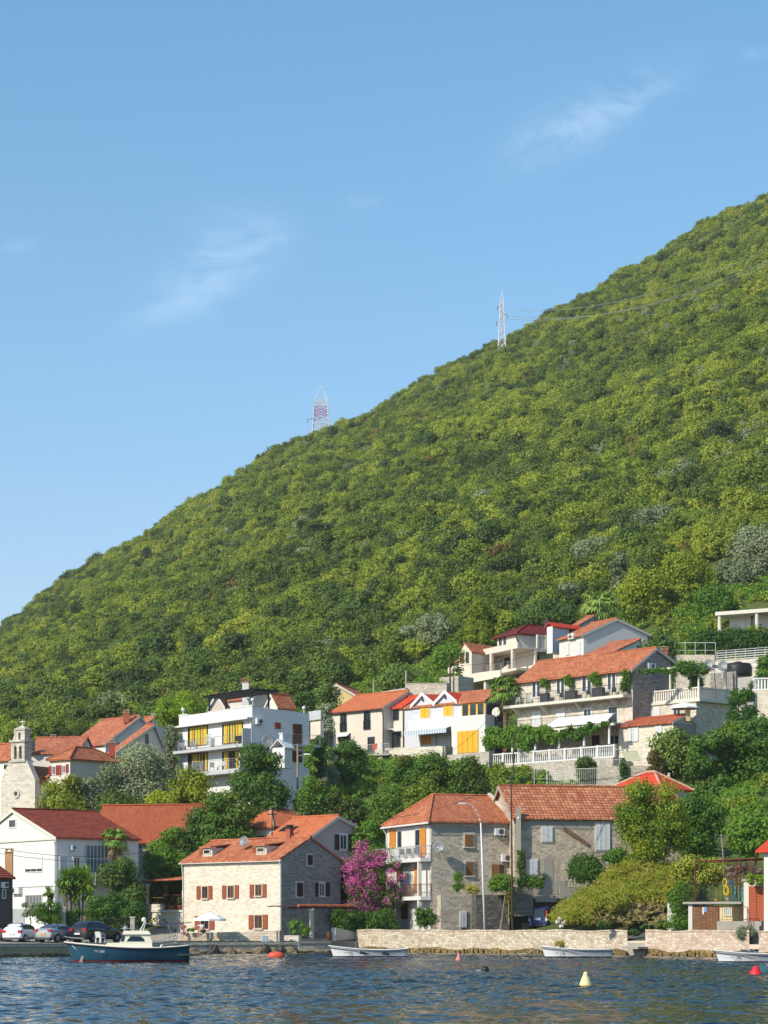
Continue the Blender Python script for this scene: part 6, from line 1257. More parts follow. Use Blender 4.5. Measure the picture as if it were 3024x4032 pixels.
pd=W(2018,3330,192.4); zt=W(2018,3062,192.4).z; t=thing('steel_pole','thin dark steel pole with a small crossarm rising above the old tiled roof','utility pole',(pd.x,pd.y,1.0)); mesh('shaft',MB().cyl((pd.x,pd.y,1.0),(pd.x-.12,pd.y,zt),.10,.055,8),M_GUT,t); mesh('crossarm',MB().box((pd.x-.12,pd.y,zt-.1),(.62,.08,.1)),M_BLACK,t)
for k in (-1,1): mesh('insulator',MB().lathe((pd.x-.12+.25*k,pd.y,zt-.05),[(.04,0),(.06,.06),(.03,.14)],6),M_BLACK,t)
mesh('pole_lamp',MB().lathe((pd.x+.5,pd.y-.1,W(2040,3225,192).z),[(.1,0),(.14,.08),(.06,.2)],8),M_WHITE,t)
def pole(px,y0,y1,d,label,m,r=.09,arm=None,lamp=False,lean=0):
    a=W(px,y1,d); b=W(px+lean,y0,d); t=thing('utility_pole',label,'utility pole',a); mesh('shaft',MB().cyl(a,b,r,r*.7,8),m,t)
    if arm: mesh('crossarm',MB().box(b-Vector((0,0,.15)),(arm,.08,.09)),M_BLACK,t); mesh('crossarm',MB().box(b-Vector((0,0,.6)),(arm*.8,.08,.09)),M_BLACK,t)
    if lamp: mesh('lamp_arm',MB().cyl(b-Vector((0,0,1.2)),b+Vector((.75,-.2,-1.0)),.03,None,5),M_STEEL,t); mesh('lamp_head',MB().hexa([b+Vector((.75,-.2,-1.0))+Vector(v) for v in ((-.15,-.12,-.08),(.5,-.12,-.05),(.5,.12,-.05),(-.15,.12,-.08),(-.1,-.06,.06),(.45,-.05,.04),(.45,.05,.04),(-.1,.06,.06))]),M_WHITE,t)
    return t
WDP=plain('weathered_pole_wood',(.33,.27,.19),.9,0,.2,3)
pole(600+1355/2.37,2600+780/2.37,3110,221,'wooden pole with a white lamp head before the grey side of the white block',WDP,.11,lamp=True)
pole(1071,3180,3290,206.5,'thin dark pole with crossarms standing by the hipped orange roof',M_GUT,.06,arm=1.1)
pole(1200+562/2.074,2600+150/2.074,2740,275,'grey pole behind the bright orange roof of the cream house',P_CONC,.12)
pole(1200+828/2.074,2600+88/2.074,2725,272,'grey pole at the corner of the grey capped retaining wall',P_CONC,.14)
pole(1700+150/2.074,2300+610/2.074,2725,282,'dark pole beside the villa wing with the brown shutter',M_GUT,.12)
pole(2022,2880,3062,233,'dark pole in front of the white balustrade',M_GUT,.07)
# TV aerial on a crooked stick
a=W(*c5(885,430),176); b=W(*c5(870,0),176); c=W(*b6(1205,820),176); t=thing('tv_aerial','crooked pole with a many armed TV aerial above the rusty pergola','aerial',a); mesh('mast',MB().tube([a,b,c],.045,6),WDP,t)
for k in range(7): z=c.z-.15-k*.28; mesh('aerial_arm',MB().cyl((c.x-.55+.03*k,c.y,z+.1),(c.x+.5-.03*k,c.y,z-.05),.015,None,4),M_STEEL,t)
# wires
def wire(p,q,sag,label,r=.02,n=14,m=None):
    pts=[]; p=Vector(p);q=Vector(q)
    for i in range(n+1): f=i/n; pts.append(p.lerp(q,f)-Vector((0,0,sag*4*f*(1-f))))
    return single('overhead_wire',MB().tube(pts,r,4),m or M_BLACK,label,'wire',None,base=tuple((p+q)/2))
pt_=Vector((pd.x-.12,pd.y,zt))
wire(pt_,W(2560,3030,200),.6,'black overhead wire running from the crossarm pole over the old roof'); wire(pt_,W(2800,2990,196),.9,'lower black overhead wire from the crossarm pole towards the ivy bank'); wire(pt_,W(1470,3225,204),.8,'black overhead wire from the crossarm pole past the hipped roof')
wire(W(-60,3326,196),W(760,3318,198),1.1,'sagging black wire across the white house front'); wire(W(-60,3352,197),W(640,3395,196),.4,'second black wire below, across the white house windows'); wire(W(1071,3190,206.5),W(1420,3170,218),.6,'thin wire from the dark roof pole to the garden slope')
wire(W(1913,2840,238),W(1720,2990,240),.4,'wire slanting down across the yellow folding door'); wire(W(1772,2620,280),W(2160,2560,286),.5,'wire strung past the cream villa loggia')
# ---- garden pillars, gate, star lantern, plastic chair
for (px,y0,y1,d,l) in ((250,3575,3640,184,'pale gate pillar among the yuccas behind the parked cars'),(522,3613,3705,184,'pale stone gate pillar beside the star lantern')):
    c=W(px,3700,d); zt_=W(px,y0,d).z; t=thing('gate_pillar',l,'pillar',(c.x,c.y,1.0),0,'gate pillars behind the cars'); mesh('shaft',MB().box((c.x,c.y,(1+zt_)/2),(.36,.36,zt_-1)),S_GARD,t); mesh('pillar_cap',MB().box((c.x,c.y,zt_+.04),(.46,.46,.08)),TRIM,t)
gq=W(*c2(575,300),185.5); t=thing('iron_gate','dark iron garden gate in shadow beside the stone pillar','gate',(gq.x,gq.y,1.0)); railing([Vector((gq.x-1.3,gq.y,1.0)),Vector((gq.x+1.25,gq.y-.2,1.0))],1.9,M_BLACK,t,.14,.015)
sq=W(*c2(655,235),179.5); t=thing('star_lantern','silver many pointed star ornament standing by the gate','ornament',(sq.x,sq.y,sq.z)); mb=MB()
for k in range(8):
    a=2*math.pi*k/8; L_=.46 if k%2==0 else .3; u=Vector((math.sin(a),0,math.cos(a))); v=Vector((math.cos(a),0,-math.sin(a)))*.075; mb.add([sq+v*1,sq-v,sq+Vector((0,-.09,0)),sq+Vector((0,.09,0)),sq+u*L_],[(0,2,4),(2,1,4),(1,3,4),(3,0,4)])
mesh('star',mb,plain('silver_paint',(.62,.63,.63),.35,.5),t); mesh('stand',MB().cyl((sq.x,sq.y,.98),(sq.x,sq.y,sq.z),.02,None,6),M_STEEL,t)
def plastic_chair(c,rz,label,h=.85):
    c=Vector(c); t=thing('plastic_chair',label,'chair',c,rz); ca,sa=math.cos(rz),math.sin(rz); P=lambda x,y,z:(c.x+x*ca-y*sa,c.y+x*sa+y*ca,c.z+z)
    def hb(x0,x1,y0,y1,z0,z1,dx=0,dy=0): return MB().hexa([P(x0,y0,z0),P(x1,y0,z0),P(x1,y1,z0),P(x0,y1,z0),P(x0+dx,y0+dy,z1),P(x1+dx,y0+dy,z1),P(x1+dx,y1+dy,z1),P(x0+dx,y1+dy,z1)])
    mesh('seat',hb(-.25,.25,-.25,.23,.40,.44),M_WHITE,t); mesh('backrest',hb(-.25,.25,.21,.25,.45,h,0,.12),M_WHITE,t)
    for x in (-1,1):
        mesh('leg',hb(x*.25-.03,x*.25+.03,-.27,-.22,0,.4,x*-.02,.02),M_WHITE,t); mesh('leg',hb(x*.25-.03,x*.25+.03,.24,.29,0,.4,x*-.02,-.04),M_WHITE,t); mesh('armrest',hb(x*.28-.03,x*.28+.03,-.25,.28,.62,.66),M_WHITE,t); mesh('arm_support',hb(x*.28-.02,x*.28+.02,-.24,-.2,.4,.62),M_WHITE,t)
    return t
cq=W(*c1(1560,492),174.5); plastic_chair((cq.x,cq.y,1.0),R(150),'white plastic armchair on the quay before the black car'); 
mb=MB(); mb.box((cq.x+.22,cq.y-.05,1.55),(.06,.34,.5),R(150)); single('grey_jacket',mb,plain('grey_cloth',(.24,.25,.26),.9,0,.4,6),'grey cloth hung over the white plastic armchair','cloth')
# ---- sheds at the far end: weathered doors, slab terrace, rusty frame
SH=House('boat_shed','yellow walled shed with weathered wooden doors under a concrete terrace','x'and 2884,172,30,2714,2930,1.0,cat='shed',Wd=4)
zs=SH.F.sz(*c5(700,920))[1]; mesh('wall',SH.prismR([(0,1),(4,1),(4,zs-.25),(0,zs-.25)],0,SH.L),plaster('shed_yellow',(.74,.60,.34),.25),SH.t)
SF=SH.F; s0=SF.sz(*c5(1220,900))[0]; s1=SF.sz(*c5(200,910))[0]; zt=SF.sz(*c5(700,890))[1]; zb=SF.sz(*c5(700,930))[1]; mesh('terrace_slab',SF.box(MB(),s0,s1,zb,zt,-3.5,.35),P_CONC,SH.t)
a0,a1,q0,q1=SF.rect(c5(352,962,810,1440)); w=(a1-a0)/2
for i in range(2):
    d_=mesh('shed_door',SF.box(MB(),a0+w*i+.01,a0+w*(i+1)-.01,q0,q1,.01,.07),WD_OLD,SH.t)
    for k in range(1,4): mesh('door_batten',SF.box(MB(),a0+w*i+w*k/4-.012,a0+w*i+w*k/4+.012,q0+.02,q1-.02,.071,.085),WD_OLD,d_)
x0,x1,y0,y1=SF.rect(c5(500,985,600,1110)); mesh('paper_notice',SF.box(MB(),x0+.25,x1-.1,y0,y1,.09,.1),M_WHITE,SH.t); mesh('blue_tag',SF.box(MB(),x0+.02,x0+.22,y1-.35,y1+.02,.09,.1),plain('blue_paper',(.15,.3,.6),.8),SH.t)
mesh('jamb',SF.box(MB(),a1+.02,a1+.35,1.0,zb-.003,.0,.12),P_OLDW,SH.t); SH.win('F',c5(885,988,1035,1142),P_OLDW,pane=plain('frosted_pane',(.42,.44,.33),.3),bars=(2,1))
rl_=railing([SF.P(s1-.2,zt,.28),SF.P(s0+.05,zt,.28)],1.35,M_BLACK,SH.t,.28,.014,name='terrace_railing')
t=thing('rusty_frame','rust brown steel pergola frame over the shed terrace','frame',SF.P((s0+s1)/2,zt,0)); zz=SF.sz(*c5(900,165))[1]; u0=SF.sz(*c5(1390,160))[0]; u1=SF.sz(*c5(405,170))[0]
mesh('beam',MB().cyl(SF.P(u1,zz-.05,.2),SF.P(u0-.5,zz+.1,.2),.06,None,4),M_RUST,t); mesh('beam',MB().cyl(SF.P(u1,zz-.05,-2.8),SF.P(u0-.5,zz+.1,-2.8),.06,None,4),M_RUST,t)
for x,o in ((405,.2),(1180,.2),(1390,.2),(890,-2.6)): s=SF.sz(*c5(x,300))[0]; mesh('post',MB().cyl(SF.P(s,zt,o),SF.P(s,zz,o),.05,None,4),M_RUST,t)
for i in range(6): s=u1+(u0-u1)*i/5; mesh('crossbar',MB().cyl(SF.P(s,zz+.02,.2),SF.P(s,zz+.02,-2.8),.03,None,4),M_RUST,t)
for y_ in (515,300,): z=SF.sz(*c5(1200,y_))[1]; mesh('side_bar',MB().cyl(SF.P(SF.sz(*c5(1040,y_))[0],z,.2),SF.P(SF.sz(*c5(1560,y_))[0],z,.2),.025,None,4),M_RUST,t)
for x in (1050,1110,1240): s=SF.sz(*c5(x,450))[0]; mesh('side_bar',MB().cyl(SF.P(s,zt+.1,.15),SF.P(s,SF.sz(*c5(x,330))[1],.15),.022,None,4),M_RUST,t)
mesh('dark_tarp',MB().vslab([SF.P(SF.sz(*c5(1390,170))[0],zz+.12,.2),SF.P(SF.sz(*c5(900,170))[0],zz-.02,.2),SF.P(SF.sz(*c5(900,170))[0],zz-.02,-2.4),SF.P(SF.sz(*c5(1600,170))[0],zz+.18,-2.4)],.03),M_BLACK,t)
HOSE=plain('yellow_hose',(.72,.47,.02),.5); mb=MB(); hc=SF.sz(*c5(935,550)); hc2=SF.sz(*c5(950,680))
for (sx,sz_,rr) in ((hc[0],hc[1],.30),(hc[0]+.02,hc[1],.26),(hc2[0],hc2[1]-.05,.36),(hc2[0]+.03,hc2[1]-.02,.30),(hc2[0]-.08,hc2[1]-.1,.33)):
    pts=[SF.P(sx+rr*.55*math.cos(a),sz_+rr*math.sin(a),.36+.02*math.cos(3*a)) for a in np.linspace(0,2*math.pi,15)]; mb.tube(pts,.022,5)
single('garden_hose',mb,HOSE,'coiled yellow garden hose hung on the terrace railing','hose')
bq=SF.P(SF.sz(*c5(958,870))[0],zt,.05); t=thing('bucket','white bucket on the shed terrace below the yellow hose','bucket',bq); mesh('bucket_body',MB().lathe(bq,[(.14,0),(.18,.30),(.19,.31)],12),M_WHITE,t,True); mesh('bucket_handle',MB().tube([bq+Vector((.18*math.cos(a),.0,.30+.16*math.sin(a))) for a in np.linspace(0,math.pi,9)],.008,4),M_STEEL,t)
single('orange_pumpkin',MB().lathe(SF.P(SF.sz(*c5(762,880))[0],zt,.15),[(.05,0),(.13,.05),(.14,.12),(.09,.2),(.02,.22)],10),plain('orange_skin',(.62,.25,.05),.6),'small round orange gourd on the shed terrace edge','gourd')
for x0,x1,l in ((1010,1085,'narrow'),(1110,1210,'wide')):
    a,b,c,d=SF.rect(c5(x0,625,x1,862)); mb=MB(); mb.hexa([SF.P(b,zt,-.3),SF.P(a,zt,-.3),SF.P(a,zt,-.6),SF.P(b,zt,-.6),SF.P(b-.05,d,-.4),SF.P(a+.12,d,-.4),SF.P(a+.12,d,-.45),SF.P(b-.05,d,-.45)]); single('folded_tarp',mb,plain('teal_cloth',(.05,.22,.20),.8,0,.25),'%s teal cover draped at the end of the shed terrace'%l,'cover','teal covers on the shed terrace')
q=SF.P(SF.sz(*c5(1040,515))[0],SF.sz(*c5(1040,515))[1]-.2,.3); single('blue_cloth',MB().hexa([q+Vector(v) for v in ((-.1,0,-.15),(.1,0,-.15),(.1,.04,-.15),(-.1,.04,-.15),(-.07,0,.2),(.06,0,.2),(.06,.04,.2),(-.07,.04,.2))]),plain('cobalt_cloth',(.03,.08,.42),.8),'cobalt blue cloth hung on the rusty frame','cloth')
RD=House('red_door_house','cream house front with a tall red plank door up a few steps','y'and 3012,168.6,30,2928,3100,1.0,Wd=4)
zc_=RD.F.sz(*c5(1450,530))[1]; mesh('wall',RD.prismR([(0,1),(4,1),(4,zc_),(0,zc_)],0,RD.L),P_OLDW,RD.t); mesh('wall_cap',RD.prismR([(-.12,zc_+.003),(4,zc_+.003),(4,zc_+.16),(-.12,zc_+.16)],-.1,RD.L+.1),P_CONC,RD.t)
a0,a1,q0,q1=RD.F.rect(c5(1328,618,1600,1225)); w=(a1-a0)/2
for i in range(2): shutter(RD.F,a0+w*i+.01,a0+w*(i+1)-.01,q0,q1,.03,WD_REDD,RD.t,'door_leaf')
mesh('door_surround',RD.F.box(RD.F.box(RD.F.box(MB(),a1+.003,a1+.28,q0,q1,.0,.06),a0-.28,a0-.003,q0,q1,0,.06),a0-.28,a1+.28,q1+.003,q1+.3,0,.06),P_CREAM,RD.t)
mb=MB(); RD.F.box(mb,-.2,RD.L+1.6,1.0,q0-.02,.01,1.3); mesh('landing',mb,P_CONC,RD.t); mb=MB(); RD.F.box(mb,-.2,RD.L*.5,1.0,q0-.35,1.303,1.7); mesh('step',mb,P_CONC,RD.t)
railing([RD.F.P(RD.L+1.5,q0-.02,1.2),RD.F.P(RD.L*.55,q0-.02,1.2),RD.F.P(.3,1.25,1.9)],1.05,M_RUST,RD.t,.3,.014,name='stair_railing')
EW=House('white_house','white house corner with a red roof tip at the picture edge','z'and 3040,165,40,3008,3300,1.0); ze=EW.F.sz(*b6(1625,1000))[1]; EW.hip(ze,ze+1.1,P_WHITE,T_RED,(EW.L*.5+1.5,3),(EW.L*.5+1.5,3),.45)
a=W(*b6(712,1750),177); b=W(*b6(800,1750),176.2); wall_between('broken_wall','pale broken wall stub under the hanging creeper beside the wooden doors',a,b,1.0,(W(*b6(712,1490),177).z,W(*b6(800,1560),176).z),.6,P_OLDW)
# ---- terrace walls round the blue van
GF=D.Rr.off(2.2)
def gwall(x0,y0,x1,y1,label,m,name='retaining_wall',o=0,th=.5):
    fc=GF.off(o); s0,s1,z0,z1=fc.rect(c8(x0,y0,x1,y1)); return single(name,fc.box(MB(),s0,s1,1.0,z1,-th,0),m,label,'wall')
gwall(90,640,560,1140,'dark rubble retaining wall behind the street lamp foot',S_DARK,o=.3,th=1.5); 
fc=GF; s0,s1,z0,z1=fc.rect(c8(625,525,920,950)); single('retaining_wall',fc.box(MB(),s0,s1,z0,z1,-.6,0),stone('grey_block_wall',(.26,.25,.23),(.22,.21,.19),(.17,.16,.15),(.12,.115,.10),.36,irreg=.1),'smooth grey block wall beside the blue van, hanging over a dark gap','wall')
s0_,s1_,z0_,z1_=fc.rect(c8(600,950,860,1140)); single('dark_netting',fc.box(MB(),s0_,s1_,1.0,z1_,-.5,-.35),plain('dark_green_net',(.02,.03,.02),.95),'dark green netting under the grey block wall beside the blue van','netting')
s0_,s1_,z0_,z1_=fc.rect(c8(960,650,1265,745)); single('carport_lintel',fc.box(MB(),s0_,s1_,z0_,z1_,-4,0),P_GREY,'grey concrete carport edge above the blue van','carport')

mb=MB(); s0_,s1_,z0_,z1_=fc.rect(c8(940,650,1300,745)); fc.box(mb,s0_-.3,s1_+.5,z1_-.25,z1_-.02,-4.2,-.003); fc.box(mb,s0_-.6,s0_-.3,1.0,z1_-.02,-4.2,-.6); single('carport_roof_slab',mb,P_CONC,'concrete slab and side wall sheltering the blue van','carport')
s0_,s1_,z0_,z1_=fc.rect(c8(1312,520,1540,760)); single('retaining_wall',fc.box(MB(),s0_,s1_+1,1.0,z1_,-.6,-.1),P_GREY,'grey rendered wall beside the carport, half under dry grass','wall')
s0_,s1_,z0_,z1_=fc.rect(c8(1200,880,1245,1140)); single('carport_post',fc.box(MB(),s0_,s1_,1.0,z1_,-.3,0),WDP,'pale timber post at the carport mouth','post')
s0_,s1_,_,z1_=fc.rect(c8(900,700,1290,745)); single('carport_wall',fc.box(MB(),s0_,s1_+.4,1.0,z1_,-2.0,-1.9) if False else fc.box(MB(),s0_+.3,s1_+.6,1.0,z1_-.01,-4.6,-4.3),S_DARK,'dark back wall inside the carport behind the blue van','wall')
g=random.Random(4)
for i in range(5):
    a=W(*c8(380+g.uniform(0,180),1120),191.2); b=W(*c8(500+g.uniform(0,80),640+g.uniform(0,120)),192.4); single('timber_pole',MB().cyl((a.x,a.y,1.0),b,.035,.025,5),M_RUST if i%2 else WDP,('rusty thin bar' if i%2 else 'pale thin stick')+' leaning on the dark rubble wall','pole',('rusty bars' if i%2 else 'pale sticks')+' leaning on the dark wall')
# ================================================================== cars
TYRE=plain('tyre_rubber',(.02,.02,.02),.9,0,.1); RIM=plain('alloy_rim',(.45,.46,.47),.35,.8); CARGL=plain('car_glass',(.012,.016,.02),.07,0,.2,2,.6); RED_L=plain('tail_light',(.42,.012,.02),.2); PLATE=plain('number_plate',(.68,.68,.66),.6); YPL=plain('yellow_plate',(.68,.36,.06),.6)
def paint(name,c,met=0): return plain(name,c,.25,met,.05,1,.5,.6)
def car(name,label,c,head,kind,col,plate=PLATE,cat='car'):
    """c = ground point under the rear bumper centre, head = heading angle from +y towards +x; local axes: u forward, w to the right"""
    Ln,Wd,Ht,st={ # stations: (x along, belt z, roof z, half width)
     'hatch':(3.9,1.70,1.50,[(0,.72,.74,.76),(.06,.95,.97,.83),(.22,.98,1.14,.84),(.5,1.0,1.42,.845),(.95,1.0,1.50,.85),(1.9,.98,1.49,.85),(2.45,.95,1.36,.85),(3.0,.93,1.0,.84),(3.5,.82,.84,.80),(3.85,.62,.63,.70),(3.9,.5,.5,.62)]),
     'sedan':(4.4,1.72,1.42,[(0,.80,.82,.76),(.06,1.0,1.02,.83),(.35,1.02,1.10,.845),(.9,1.0,1.28,.855),(1.5,.98,1.41,.86),(2.2,.96,1.40,.86),(2.9,.93,1.2,.86),(3.4,.90,.94,.85),(3.9,.78,.80,.82),(4.3,.6,.61,.72),(4.4,.5,.5,.62)]),
     'suv':(4.5,1.86,1.68,[(0,.85,.87,.84),(.06,1.08,1.1,.91),(.2,1.12,1.25,.92),(.5,1.12,1.58,.925),(1.0,1.11,1.68,.93),(2.0,1.09,1.66,.93),(2.6,1.07,1.52,.93),(3.25,1.05,1.12,.92),(3.9,.98,1.0,.90),(4.4,.75,.76,.80),(4.5,.6,.6,.72)]),
     'van':(4.9,1.90,1.95,[(0,.9,1.0,.86),(.05,1.05,1.35,.93),(.15,1.1,1.85,.945),(.4,1.1,1.95,.95),(1.5,1.1,1.96,.95),(3.0,1.1,1.94,.95),(3.6,1.08,1.65,.95),(4.2,1.05,1.12,.93),(4.7,.85,.87,.86),(4.9,.6,.6,.78)])}[kind]
    c=Vector(c); u=Vector((math.sin(head),math.cos(head),0)); w=Vector((math.cos(head),-math.sin(head),0)); Z=Vector((0,0,1)); P=lambda x,y,z:c+u*x+w*y+Z*z
    t=thing(name,label,cat,c,-head,None)
    ring=lambda s:[(0,.22),(s[3]*.86,.22),(s[3]*.97,.36),(s[3],s[1]*.72),(s[3]*.97,s[1]),(s[3]*.97-.24*max(0,min(1,(s[2]-s[1])/.5)),max(s[2]-.045,s[1]+.001)),(s[3]*.55,s[2]),(0,s[2]+.012)]
    vs=[];fs=[]; k=15
    for s in st:
        r=ring(s); full=[(-y,z) for y,z in r[::-1]][:-1]+r; full=full[:]  # from top over left, bottom, right, to top
        for y,z in full: vs.append(P(s[0],y,z))
    k=len(ring(st[0]))*2-1
    for i in range(len(st)-1):
        for j in range(k): fs.append((i*k+j,i*k+(j+1)%k,(i+1)*k+(j+1)%k,(i+1)*k+j))
    fs.append(tuple(range(k-1,-1,-1))); m0=(len(st)-1)*k; fs.append(tuple(range(m0,m0+k)))
    mb=MB(); mb.add(vs,fs); body=mesh('body',mb,col,t,True)
    bd=body.modifiers.new('smooth','SUBSURF'); bd.levels=1; bd.render_levels=1
    def side(i0,i1,f0,f1,sgn,name='side_window'):
        vs=[];fs=[]
        for s in st[i0:i1+1]:
            y0,z0=s[3]*.97,s[1]; y1,z1=ring(s)[5]
            for f in (f0,f1): vs.append(P(s[0],sgn*(y0+(y1-y0)*f+.012),z0+(z1-z0)*f))
        for i in range(i1-i0): fs.append((2*i,2*i+1,2*i+3,2*i+2))
        mesh(name,MB().add(vs,fs),CARGL,t)
    nst=len(st); gi=[i for i,s in enumerate(st) if s[2]-s[1]>.2]; a,b=gi[0],gi[-1]; mid=(a+b)//2
    for sg in (1,-1): side(a,mid,.14,.84,sg); side(mid,b,.14,.84,sg)
    # rear glass across the sloping tail
    ri=[i for i,s in enumerate(st) if s[2]-s[1]>.02 and s[0]<1.2][:4]; s0,s1=st[ri[0]],st[ri[-1]]
    i0=max(0,a-1); s0,s1=st[i0],st[a+ (1 if kind!='van' else 0)]
    def top(f): x=s0[0]+(s1[0]-s0[0])*f; z=s0[2]+(s1[2]-s0[2])*f; return x-.03,z+.03
    (xa,za),(xb,zb)=top(.12),top(.92); y0,y1=s0[3]*.82,s1[3]*.66
    if kind=='van': xa,za,xb,zb,y0,y1=-.0,1.12,.06,1.72,.80,.72
    mesh('rear_window',MB().slab([P(xa,-y0,za),P(xa,y0,za),P(xb,y1,zb),P(xb,-y1,zb)],.012),CARGL,t)
    zl=st[1][1]
    for sg in (1,-1):
        if kind=='van': q=(.0,.80,.93,.95,1.6)
        elif kind=='sedan': q=(-.0,.50,.80,.84,1.02)
        else: q=(.0,.52,.82,zl-.18,zl+.02)
        mesh('tail_light',MB().hexa([P(q[0]-.05,sg*q[1],q[3]),P(q[0]-.05+.03,sg*q[2],q[3]),P(q[0]+.16,sg*(q[2]+.02),q[3]),P(q[0]+.16,sg*q[1],q[3]),P(q[0]-.02,sg*q[1],q[4]),P(q[0]+.02,sg*q[2],q[4]),P(q[0]+.19,sg*(q[2]+.01),q[4]),P(q[0]+.19,sg*q[1],q[4])]),RED_L,t)
        if kind=='van': mesh('lamp_lens',MB().hexa([P(-.055,sg*.80,.72),P(-.03,sg*.93,.72),P(.1,sg*.95,.72),P(.1,sg*.80,.72),P(-.052,sg*.80,.94),P(-.03,sg*.93,.94),P(.1,sg*.95,.94),P(.1,sg*.80,.94)]),PLATE,t)
    zp=.62 if kind!='van' else .8; mesh('number_plate',MB().hexa([P(-.055,-.27,zp),P(-.055,.27,zp),P(.02,.27,zp),P(.02,-.27,zp),P(-.055,-.27,zp+.13),P(-.055,.27,zp+.13),P(.05,.27,zp+.13),P(.05,-.27,zp+.13)]),plate,t)
    mesh('bumper',MB().hexa([P(-.07,-Wd*.43,.26),P(-.07,Wd*.43,.26),P(.12,Wd*.46,.26),P(.12,-Wd*.46,.26),P(-.04,-Wd*.43,.40),P(-.04,Wd*.43,.40),P(.12,Wd*.46,.40),P(.12,-Wd*.46,.40)]),M_BLACK,t)
    rw=.32 if kind!='suv' else .36
    for x in (Ln*.19,Ln*.80):
        for sg in (1,-1):
            y=Wd/2-.02; wh=mesh('wheel',MB().cyl(P(x,sg*(y-.2),rw),P(x,sg*y+sg*.015,rw),rw,None,18),TYRE,t,False)
            mb=MB(); mb.cyl(P(x,sg*y+sg*.016,rw),P(x,sg*(y+.03),rw),rw*.66,rw*.6,16); mesh('rim',mb,M_BLACK if kind=='suv' else RIM,wh)
            sp=MB()
            for k_ in range(5):
                a_=2*math.pi*k_/5; e=P(x,sg*(y+.035),rw)+u*(rw*.62*math.cos(a_))+Z*(rw*.62*math.sin(a_)); sp.cyl(P(x,sg*(y+.035),rw),e,.045,.03,4)
            mesh('spokes',sp,RIM,wh)
            ar=MB(); pts=[P(x+rw*1.13*math.cos(a_),sg*(Wd/2-.055),rw+rw*1.13*math.sin(a_)) for a_ in np.linspace(.0,math.pi,9)]; ar.tube(pts,.05,5); mesh('wheel_arch',ar,M_BLACK,t)
    for sg in (1,-1): mesh('wing_mirror',MB().box(P(Ln*.60,sg*(Wd/2+.09),st[5][1]+.06),(.2,.16,.14),-head),col,t)
    return t
def gpt(px,d): return ((px-CX)/F*d,d,1.0)
car('parked_hatchback','white hatchback parked on the quay, first full car from the dark house',gpt(45,175.5),R(17),'hatch',paint('white_car_paint',(.74,.74,.75)))
car('parked_sedan','silver fastback car with a yellow number plate between white and black cars',gpt(167,175.2),R(30),'sedan',paint('silver_car_paint',(.42,.44,.46),.5),YPL)
car('parked_suv','black SUV parked beside the white plastic armchair',gpt(305,175.8),R(34),'suv',paint('black_car_paint',(.012,.013,.016)))
car('parked_car','dark grey car cut by the picture edge beside the white hatchback',gpt(-30,176.5),R(20),'sedan',paint('grey_car_paint',(.07,.075,.07)))
car('parked_van','dark blue van parked nose first under the concrete carport',gpt(2118,194.3)[:2]+(2.0,),R(38),'van',paint('blue_van_paint',(.012,.03,.14)),cat='van')
# ================================================================== boats
def hull(t,c,ax,L_,Bm,fb_bow,fb_mid,fb_st,draft,m,name='hull',rake=.45,transom=.75,inner=None,thick=.05):
    """lofted hull; c on the waterline amidships, ax unit vector towards the bow"""
    ax=Vector(ax).normalized(); sd=Vector((-ax.y,ax.x,0)); Z=Vector((0,0,1)); n=16; vs=[];fs=[]; rows=7
    def sec(f):   # f: 0 stern .. 1 bow
        b=Bm/2*(transom+(1-transom)*math.sin(min(1,f/.45)*math.pi/2)) if f<.45 else Bm/2*max(0.0,1-((f-.45)/.55)**2.3)
        sh=fb_mid+(fb_bow-fb_mid)*max(0,(f-.35)/.65)**2+(fb_st-fb_mid)*max(0,(.35-f)/.35)**2
        dr=draft*(1-max(0,(f-.7)/.3)**2*.9); return b,sh,dr
    for i in range(n+1):
        f=i/n; b,sh,dr=sec(f)
        for side in (1,-1):
            for r in range(rows):
                g=r/(rows-1); z=-dr+(sh+dr)*g; y=b*(0.0 if r==0 else (g**.42)); x=(f-.5)*L_+rake*max(0,(z+dr)/(fb_bow+draft))**1.2*max(0,(f-.75)/.25)
                vs.append(c+ax*x+sd*(side*y)+Z*z)
    K=2*rows
    for i in range(n):
        for s_ in range(2):
            for r in range(rows-1):
                a=i*K+s_*rows+r; q=(a,a+K,a+K+1,a+1); fs.append(q if s_ else q[::-1])
    fs.append(tuple(range(rows))+tuple(range(2*rows-1,rows-1,-1)))
    mb=MB(); mb.add(vs,fs); h=mesh(name,mb,m,t,True,True)
    top=lambda f,side,dz=0,inn=0: (lambda b,sh,dr: c+ax*((f-.5)*L_+rake*max(0,(f-.75)/.25))+sd*(side*max(0,b-inn))+Z*(sh+dz))(*sec(f))
    gm=MB()
    for side in (1,-1): gm.tube([top(i/n,side) for i in range(n+1)],.045,6)
    gm.tube([top(0,1),top(0,-1)],.045,6)
    return h,top,sec,sd,ax,Z
